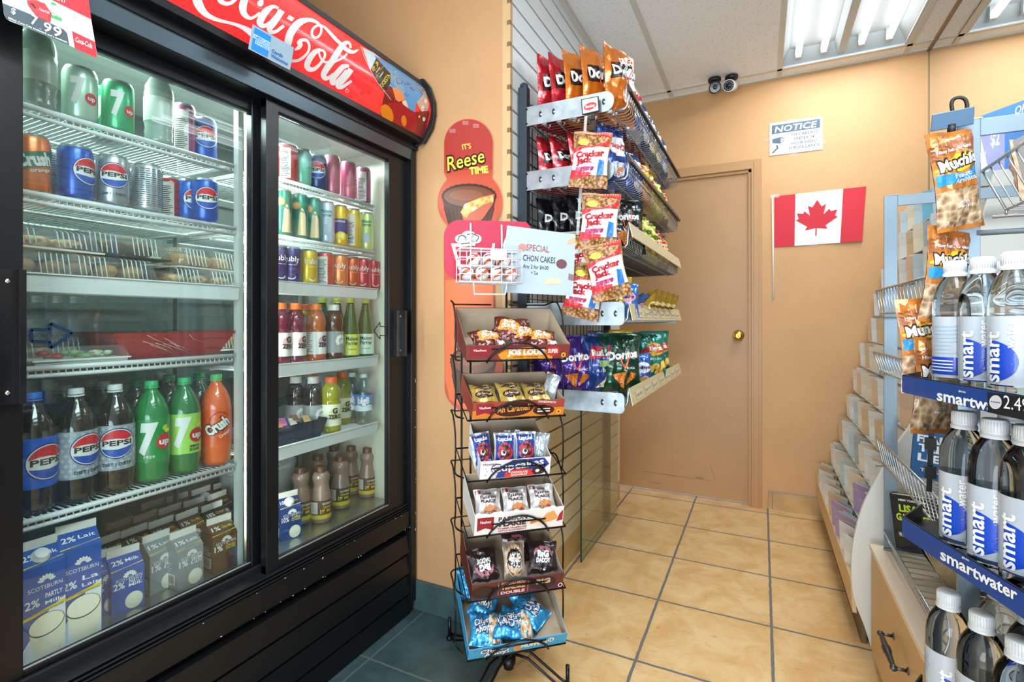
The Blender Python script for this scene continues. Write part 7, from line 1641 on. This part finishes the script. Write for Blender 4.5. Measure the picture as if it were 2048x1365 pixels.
book(0.112, 0.168, 0.028, '14171c', '101317', 'black paperback thriller with lime green author name, at the far end of the bottom shelf', m1, ([('LISA', 0.045, 0.118, 0.05, 0.020, 'c6e03a'), ('GARDNER', 0.056, 0.090, 0.092, 0.020, 'c6e03a'), ('NEW YORK TIMES', 0.056, 0.150, 0.07, 0.006, 'e8e8e8'), ('WHEN YOU SEE ME', 0.056, 0.040, 0.09, 0.012, 'e8e8e8')], [('LISA GARDNER', 0.009, 0.158, 0.13, 0.012, 'c6e03a')]))
m1 = Matrix.Translation((0.40, 1.90, 0.675-0.02)) @ Matrix.Rotation(math.radians(-35), 4, 'Z') @ Matrix.Rotation(math.radians(-10), 4, 'X')
book(0.112, 0.15, 0.022, '2b5f94', '23486f', 'blue paperback with white title lettering behind the third wire shelf', m1, ([('FEARS', 0.056, 0.105, 0.09, 0.020, 'e8f0f4'), ('TELL', 0.056, 0.078, 0.08, 0.020, 'e8f0f4'), ('LIES', 0.056, 0.05, 0.08, 0.020, 'e8f0f4'), ('THRILLER', 0.056, 0.02, 0.06, 0.008, 'e8f0f4')], []))
m1 = Matrix.Translation((0.48, 1.93, 0.400)) @ Matrix.Rotation(math.radians(-28), 4, 'Z')
book(0.11, 0.165, 0.02, '1c2c3c', '1c2c3c', 'dark teal paperback beside the black thriller', m1, ([('A WORLD', 0.056, 0.11, 0.08, 0.014, '5fc0e0')], []))
# fanned paperback
t = thing('fanned_paperback', (0.385, 1.725, 0.402), math.radians(-4), 'thick old paperback with fanned yellowed pages, lying on the bottom wire shelf', 'book')
b = MB(); PG = M('b9a27a', 0.85, bump=0.15, bs=120, var=0.15, vs=60)
for i in range(26):
    a = math.radians(-30+i*3.0); L_ = 0.098+0.004*math.sin(i*2.1)
    d0_ = Vector((math.sin(a)*L_*0.9, -0.02*0, math.cos(a)*L_)); base = Vector((0.055+0.0009*i, 0, 0.006))
    b.prism([base, base+Vector((0.0035, 0, 0)), base+d0_+Vector((0.0040, 0, 0)), base+d0_], (0, 0.145, 0), PG)
b.T = Matrix.Translation((0.02, 0, 0)); b.build('fanned_pages', t)
b = MB()
for a, c in ((-34, '26303a'), (50, '5a3a2c')):
    a = math.radians(a); d0_ = Vector((math.sin(a)*0.108, 0, math.cos(a)*0.108)); base = Vector((0.062+(0.026 if a > 0 else 0), 0, 0.004)); b.prism([base, base+Vector((0.0015, 0, 0)), base+d0_+Vector((0.0015, 0, 0)), base+d0_], (0, 0.146, 0), M(c, 0.4))
b.build('cover', t)
m1 = Matrix.Translation((0.50, 1.50, 0.400)) @ Matrix.Rotation(math.radians(-80), 4, 'Z') @ Matrix.Rotation(math.radians(-12), 4, 'X')
book(0.11, 0.165, 0.018, '9fb0a4', '7a2c1c', 'pale green paperback standing near the fanned book', m1, ([('GHOST', 0.056, 0.11, 0.08, 0.016, '2a3a34')], [('DARK ROADS', 0.008, 0.15, 0.11, 0.009, 'c97a3a')]))
# blue price poster and bread sign in the near bay
yy2 = 1.46
b = MB(); qp2 = [(1962, 345), (2075, 330), (2075, 190), (1962, 232)]
pq = lambda d: (lambda u, v: PY(u, v, yy2-d))
b.decal(d_rect(0, 0, 1, 1), bil(qp2, pq(0)), M('4a7fc0', 0.4)); b.decal(d_poly([(0, 0), (0.42, 0), (0.42, 0.72), (0.30, 0.85), (0, 0.92)]), bil(qp2, pq(0.001)), M('9a9ec8', 0.4)); b.decal(d_poly([(0.0, 0.0), (0.14, 0.0), (0.0, 0.6)]), bil(qp2, pq(0.0015)), M('d8d0c4', 0.4)); b.decal(d_text('$2', 0.25, 0.42, w=0.16, h=0.22, bold=0.03), bil(qp2, pq(0.0015)), WHT); b.decal(d_text('OPI', 0.72, 0.82, w=0.24, h=0.12, bold=0.02, shear=0.2), bil(qp2, pq(0.0015)), WHT); b.decal(d_text('NY', 0.04, 0.18, w=0.1, h=0.16, bold=0.03), bil(qp2, pq(0.0018)), WHT)
tag(b.build('price_poster'), 'blue and lilac poster with a white $2 behind the near wire basket', 'poster')
def basketcard(q, words, name, label):
    f_ = quadmap(q[0], q[1], q[3]); b = MB(); n = (q[1]-q[0]).cross(q[3]-q[0]).normalized(); b.prism(q, n*0.0012, M('cfdbe2', 0.45))
    s = -1 if n.dot(Vector((0, 0, CAMZ))-q[0]) < 0 else 1
    for t_, x, y, w_, h_ in words: b.decal(d_text(t_, x, y, w=w_, h=h_, bold=0.02), lambda X, Y: f_(X, Y)+n*(0.0018 if s > 0 else -0.0008), M('2c3138', 0.5))
    return tag(b.build(name), label, 'sign')
P0 = Vector((0.440, 1.255, 1.345)); ex = Vector((0.02, -0.19, -0.004)); ey = Vector((-0.02, 0.005, 0.11))
basketcard([P0, P0+ex, P0+ex+ey, P0+ey], [('RAISIN', 0.5, 0.80, 0.6, 0.12), ('6 BAGELS', 0.55, 0.58, 0.6, 0.09), ('CINNAMON', 0.5, 0.40, 0.85, 0.12), ('RAISIN', 0.5, 0.24, 0.6, 0.11), ('CANNELLE', 0.5, 0.11, 0.6, 0.08)], 'bagel_sign', 'pale card sign for cinnamon raisin bagels hanging in the near wire basket')
RAISB = cells('8a5a3a', 'd8b890', 'ece0cc', 50)
PST = bag('pastry_bag', 0.10, 0.13, 0.07, 'd9c8b8', None, 41, cat='pastry bag', mat=RAISB)
for i, (x, y, rz, lb) in enumerate(((0.475, 1.275, 20, 'clear bag of raisin bread at the far end of the near basket'), (0.52, 1.20, 35, 'clear bag of raisin bread behind the first one'), (0.51, 1.09, 60, 'clear bag of raisin bread nearest the picture edge'))): PST.put((x, y, 1.335), 0, lb, 'bread bags in the near wire basket', tuple((Matrix.Rotation(math.radians(rz), 4, 'Z') @ Matrix.Rotation(-0.2, 4, 'X')).to_euler()))
# ---------------------------------------------------------------- peanut strip
NUT = cells('6a4a38', 'b5906c', 'd9bd98', 75, rough=0.5, bump=1.0, coat=0.5)
def mun(b, fn, w, h):
    OR, BRN = M('c9792f', 0.25, 0.2, coat=0.5), M('9a5a36', 0.3)
    bd(b, fn(0.0008), d_poly([(-w*0.5, h*0.40), (w*0.5, h*0.44), (w*0.5, h), (-w*0.5, h)]), OR); bd(b, fn(0.0006), d_rect(-w*0.5, 0, w*0.5, h*0.04), OR)
    bd(b, fn(0.0012), d_poly([(-w*0.49, h*0.86), (w*0.49, h*0.96), (w*0.49, h*0.80), (-w*0.1, h*0.82), (-w*0.49, h*0.70)]), BRN)
    bd(b, fn(0.0014), d_poly([(-w*0.48, h*0.45), (w*0.48, h*0.52), (w*0.48, h*0.66), (w*0.1, h*0.56), (-w*0.48, h*0.57)]), M('2f8fc8', 0.3)); bd(b, fn(0.0016), d_poly([(-w*0.48, h*0.60), (w*0.0, h*0.575), (w*0.48, h*0.68), (w*0.40, h*0.78), (-w*0.05, h*0.76), (-w*0.48, h*0.62)]), M('f0c23a', 0.3))
    bt(b, fn(0.0024), 'Munchies', -w*0.01, h*0.635, M('2a1a14', 0.4), w=w*0.86, h=h*0.105, bold=0.13, shear=0.15, rot=0.16); bt(b, fn(0.0034), 'Munchies', -w*0.01, h*0.635, w=w*0.84, h=h*0.10, bold=0.04, shear=0.15, rot=0.16)
    bt(b, fn(0.0022), 'Peanuts', 0.0, h*0.525, w=w*0.44, h=h*0.045, bold=0.01, rot=0.12); bt(b, fn(0.0022), 'Arachides', w*0.05, h*0.475, w=w*0.52, h=h*0.045, bold=0.01, rot=0.12)
    bt(b, fn(0.0022), 'Honey Roasted - Grillees au miel', 0.0, h*0.80, w=w*0.80, h=h*0.035, bold=0.02, rot=0.12)
    bt(b, fn(0.0016), '2.39', w*0.0, h*0.26, w=w*0.22, h=h*0.03, bold=0.02); bt(b, fn(0.0016), 'MAY132016', w*0.02, h*0.22, w=w*0.36, h=h*0.025, bold=0.02)
MU = bag('peanut_bag', 0.114, 0.192, 0.030, '', mun, 51, cat='peanut bag', mat=NUT)
G5 = 'honey roasted peanut bags on the hanging strip'
for u, v, y, roll, rz, lb in ((1910, 362, 1.275, -10, 38, 'peanut bag at the top of the strip, under the blue plate'), (1892, 555, 1.290, 8, 40, 'peanut bag second from the top, beside the bottles'), (1862, 690, 1.298, -4, 10, 'peanut bag third down, mostly hidden by the second'), (1872, 772, 1.292, 3, 38, 'lowest peanut bag, its foot showing under the drink tray')):
    hang(MU, u, v, y, roll, rz, 0.192, lb, G5)
t = thing('hanging_strip', tuple(PY(1905, 240, 1.30)), label='peanut clip strip with a blank blue plate hooked on the book rack', cat='clip strip')
b = MB(); q = [PY(u, v, 1.292) for u, v in ((1861, 263), (1948, 248), (1950, 212), (1865, 229))]; b.prism(q, (0, 0.004, 0), M('4a6580', 0.3, 0.2)); b.build('blank_plate', t, 0.0015, loc=off(t))
b = MB(); b.rod([PY(u, v, 1.297) for u, v in spline([(1905, 222), (1903, 208), (1908, 198), (1920, 195), (1930, 199), (1934, 210), (1933, 222)], 4)], 0.0035, INK, 8); b.build('carabiner_hook', t, loc=off(t))
b = MB(); b.bar(PY(1906, 262, 1.299), PY(1902, 300, 1.299), 0.010, 0.003, INK, up=(0, 1, 0)); 
for v in (268, 290): p = PY(1903, v, 1.294); b.rod([p, p+Vector((0, 0, 0.018))], 0.007, INK, 10)
b.build('upper_strip', t, loc=off(t))
b = MB(); b.bar(PY(1864, 838, 1.297), PY(1858, 984, 1.297), 0.009, 0.002, INK, up=(0, 1, 0))
for v in (888, 945): p = PY(1861, v, 1.293); b.box(p-Vector((0.009, 0.004, 0.012)), p+Vector((0.009, 0.004, 0.012)), INK)
b.build('lower_strip', t, loc=off(t))
# ================================================================ WATER DISPLAY
A0 = Vector((0.2363, 1.175, 0)); dE = Vector((0.30, -0.954, 0)); B0 = A0+dE*0.42
nE = Vector((-0.954, -0.30, 0)).normalized()
E0, E1, E2 = Vector((0.285, 1.270, 0)), Vector((0.60, 1.276, 0)), B0+Vector((0.30, 0.10, 0))
ds = thing('water_display', tuple((A0+B0)/2), label='black and blue tiered cardboard stand of bottled water at the right edge', cat='display stand')
DSL = -(A0+B0)/2
BLU, BKI = M('143f86', 0.32, coat=0.3), M('101114', 0.5)
def dk(b, name, bevel=0, parent=None): return b.build(name, parent or ds, bevel, loc=DSL)
def tray(z, hl, text):
    poly = [A0, B0, E2, E1, E0]
    b = MB(); b.prism([p+Vector((0, 0, z)) for p in poly], (0, 0, 0.004), BKI)
    for p, q in ((A0, B0), (E0, A0), (B0, E2)):
        n = (q-p).cross(Vector((0, 0, 1))).normalized(); n = n if n.dot((p+q)/2-Vector((0.42, 1.05, 0))) > 0 else -n
        b.prism([p+Vector((0, 0, z-0.002)), q+Vector((0, 0, z-0.002)), q+Vector((0, 0, z+hl)), p+Vector((0, 0, z+hl))], n*-0.003, BKI)
        b.prism([p+n*0.0006+Vector((0, 0, z-0.002)), q+n*0.0006+Vector((0, 0, z-0.002)), q+n*0.0006+Vector((0, 0, z+hl-0.0015)), p+n*0.0006+Vector((0, 0, z+hl-0.0015))], n*-0.0005, BLU if p is A0 else BKI)
    pl_ = N_(A0+Vector((0, 0, z))+nE*0.0012, nE)
    if text:
        q, mark = text
        b.decal(d_text('smartwater', 0.5, 0.06, w=0.98, h=0.80, bold=0.025), bil(q, pl_), WHT)
        b.decal(d_text('glaceau', 0.33, 1.0, w=0.09, h=0.14, bold=0.02), bil(q, pl_), WHT)
        if mark:
            pm = N_(A0+Vector((0, 0, z))+nE*0.0022, nE); pm2 = N_(A0+Vector((0, 0, z))+nE*0.0030, nE); pm3 = N_(A0+Vector((0, 0, z))+nE*0.0036, nE)
            b.decal(d_poly([(1975, 825), (1975, 785), (2070, 798), (2070, 846)]), pm, M('1a1c1f', 0.35)); b.decal(d_ell(1991, 805, 12.5, 14), pm2, M('c9ccd0', 0.4)); b.decal(d_text('smartwater', 0, 0, w=20, h=3, bold=0.02)[0:2] and warp(d_text('smartwater', 0, 0, w=20, h=3, bold=0.02), lambda x, y: (1991+x, 806+x*0.14-y)), pm3, M('2a3a5a', 0.4))
            b.decal(warp(d_text('2.49', 0, 0, w=50, h=26, bold=0.0, al='l'), lambda x, y: (2007+x, 817+x*0.16-y)), pm2, WHT)
    o = dk(b, 'display_tray'); return o
tray(0.988, 0.031, ([(1872, 802), (2030, 834), (2030, 806), (1872, 775)], True))
tray(0.720, 0.034, ([(1879, 1119), (2036, 1206), (2036, 1176), (1879, 1092)], False))
tray(0.380, 0.034, None)
b = MB(); b.box((0.55, 0.95, 0.0), (0.60, 1.26, 0.98), BKI); dk(b, 'back_column')
b = MB(); b.box((0.45, 1.262, 0.40), (0.55, 1.268, 0.985), BKI); dk(b, 'shade_board')  # dark sheet standing in for the shadow under the top tray
b = MB(); b.prism([A0+Vector((0.03, 0, 0.0)), B0+Vector((0.02, 0.02, 0.0)), E2, E1, E0+Vector((0.03, 0, 0))], (0, 0, 0.37), BLU); dk(b, 'base_box')
b = MB(); b.rod([(0.43, 1.25, 0.385), (0.43, 1.25, 0.715)], 0.010, M('aab4bc', 0.2, 0.6), 12); dk(b, 'corner_post')
# bottles
SW = [(0.70, 0.0), (0.90, 0.006), (0.99, 0.03), (1.0, 0.06), (1.0, 0.60), (0.985, 0.68), (0.93, 0.74), (0.80, 0.80), (0.60, 0.85), (0.46, 0.88), (0.42, 0.90), (0.42, 0.93)]
WATER = M('f4fafc', 0.0, trans=1.0, ior=1.33, coat=0)
LABW = clear('printed clear film', tint=(0.93, 0.97, 1.0), refl=1.4, rough=0.2, haze=0.60, hcol=(0.72, 0.79, 0.87))
SWB = M('0f43b4', 0.3, coat=0.3)
def swb():
    r, h = 0.0335, 0.240; t = thing('water_bottle', label='b', cat='water bottle')
    b = MB(); b.lathe([(0, 0.003)]+[(a*r, c*h) for a, c in SW]+[(0, 0.93*h)], WATER, 40); b.build('bottle_body', t)
    b = MB(); CP = M('e6eaec', 0.35, trans=0.2)
    b.lathe([(0.0182, h-0.030), (0.0182, h-0.024), (0.0165, h-0.0235), (0.0170, h-0.021), (0.0165, h-0.002), (0.0150, h), (0, h)], CP, 36)
    for q in range(30):
        a = 2*PI*q/30; b.rod([(0.0168*math.sin(a), 0.0168*math.cos(a), h-0.020), (0.0166*math.sin(a), 0.0166*math.cos(a), h-0.003)], 0.0006, CP, 4)
    b.build('cap', t)
    b = MB(); CURV[0] = 0.006; fn = lambda d: cyl(r, d+0.0003); z0, z1 = 0.022, 0.135
    b.grid(lambda s_, v_: fn(0.0)((s_-0.5)*2*PI*r*0.92, z0+(z1-z0)*v_), 40, 2, LABW)
    b.decal(subdiv(*d_poly([(x, z) for x, z in [(-0.012, z0+0.006)]+[(-0.012+0.038*math.cos(a), z0+0.040+0.034*math.sin(a)) for a in [-PI/2+PI*q/20 for q in range(21)]]+[(-0.012, z0+0.074)]]), 0.006), fn(0.0006), SWB)
    b.decal(warp(d_text('smart', 0, 0, w=0.082, h=0.0215, bold=0.02, al='l'), lambda x, y: (0.003-y, z0+0.006+x)), fn(0.0012), WHT)
    b.decal(warp(d_text('water', 0, 0, w=0.044, h=0.012, bold=0.015, al='l'), lambda x, y: (0.022-y, z0+0.062+x)), fn(0.0012), WHT)
    for j in range(11): b.decal(subdiv(*d_rect(0.045, z0+0.030+j*0.007, 0.045+R.uniform(0.03, 0.045), z0+0.0325+j*0.007), 0.006), fn(0.0006), M('9fb4c8', 0.4))
    for j in range(8): b.decal(subdiv(*d_rect(-0.075, z0+0.045+j*0.007, -0.075+R.uniform(0.03, 0.045), z0+0.0475+j*0.007), 0.006), fn(0.0006), M('9fb4c8', 0.4))
    b.decal(subdiv(*d_rect(-0.085, z0+0.006, -0.035, z0+0.038), 0.006), fn(0.0006), SWB)
    for j in range(4): b.decal(subdiv(*d_rect(-0.080, z0+0.012+j*0.006, -0.042, z0+0.014+j*0.006), 0.006), fn(0.0012), WHT)
    for j in range(3): b.decal(subdiv(*d_rect(-0.012, z0+0.0005-j*0.0, 0.02, z0+0.0025), 0.006), fn(0.0008), SWB)
    CURV[0] = None
    b.build('label', t); return t
SWK = Kind(swb)
def sw(u, d, z, frac, lb, g):
    p = PD(u, HZ, d); SWK.put((p.x, p.y, z), face(p.x, p.y, frac), lb, g)
G6, G7, G8 = 'water bottles on the top display tray', 'water bottles on the middle display tray', 'water bottles on the lowest display tray'
sw(1910, 0.955, 0.9925, 0.92, 'water bottle at the far left end of the top tray', G6); sw(1966, 0.895, 0.9925, -0.45, 'water bottle in the middle of the top tray, front', G6); sw(2030, 0.825, 0.9925, -0.60, 'water bottle nearest the picture edge, top tray', G6); sw(2012, 0.965, 0.9925, 0.2, 'water bottle behind the front three, top tray', G6)
sw(1928, 0.875, 0.7245, -0.55, 'water bottle at the far left end of the middle tray', G7); sw(1990, 0.805, 0.7245, -0.45, 'water bottle in the centre of the middle tray', G7); sw(2058, 0.755, 0.7245, -0.5, 'water bottle cut by the picture edge, middle tray', G7); sw(2020, 0.93, 0.7245, 0.3, 'water bottle in the back of the middle tray', G7)
sw(1897, 0.93, 0.3845, 0.05, 'water bottle farthest left on the lowest tray', G8); sw(1964, 0.862, 0.3845, 0.3, 'water bottle in the middle of the lowest tray', G8); sw(2040, 0.79, 0.3845, 0.3, 'water bottle at the lower right picture corner', G8); sw(2000, 0.96, 0.3845, 0.3, 'water bottle in the back of the lowest tray', G8); sw(2062, 0.88, 0.3845, 0.1, 'water bottle at the back beside the picture edge, lowest tray', G8)
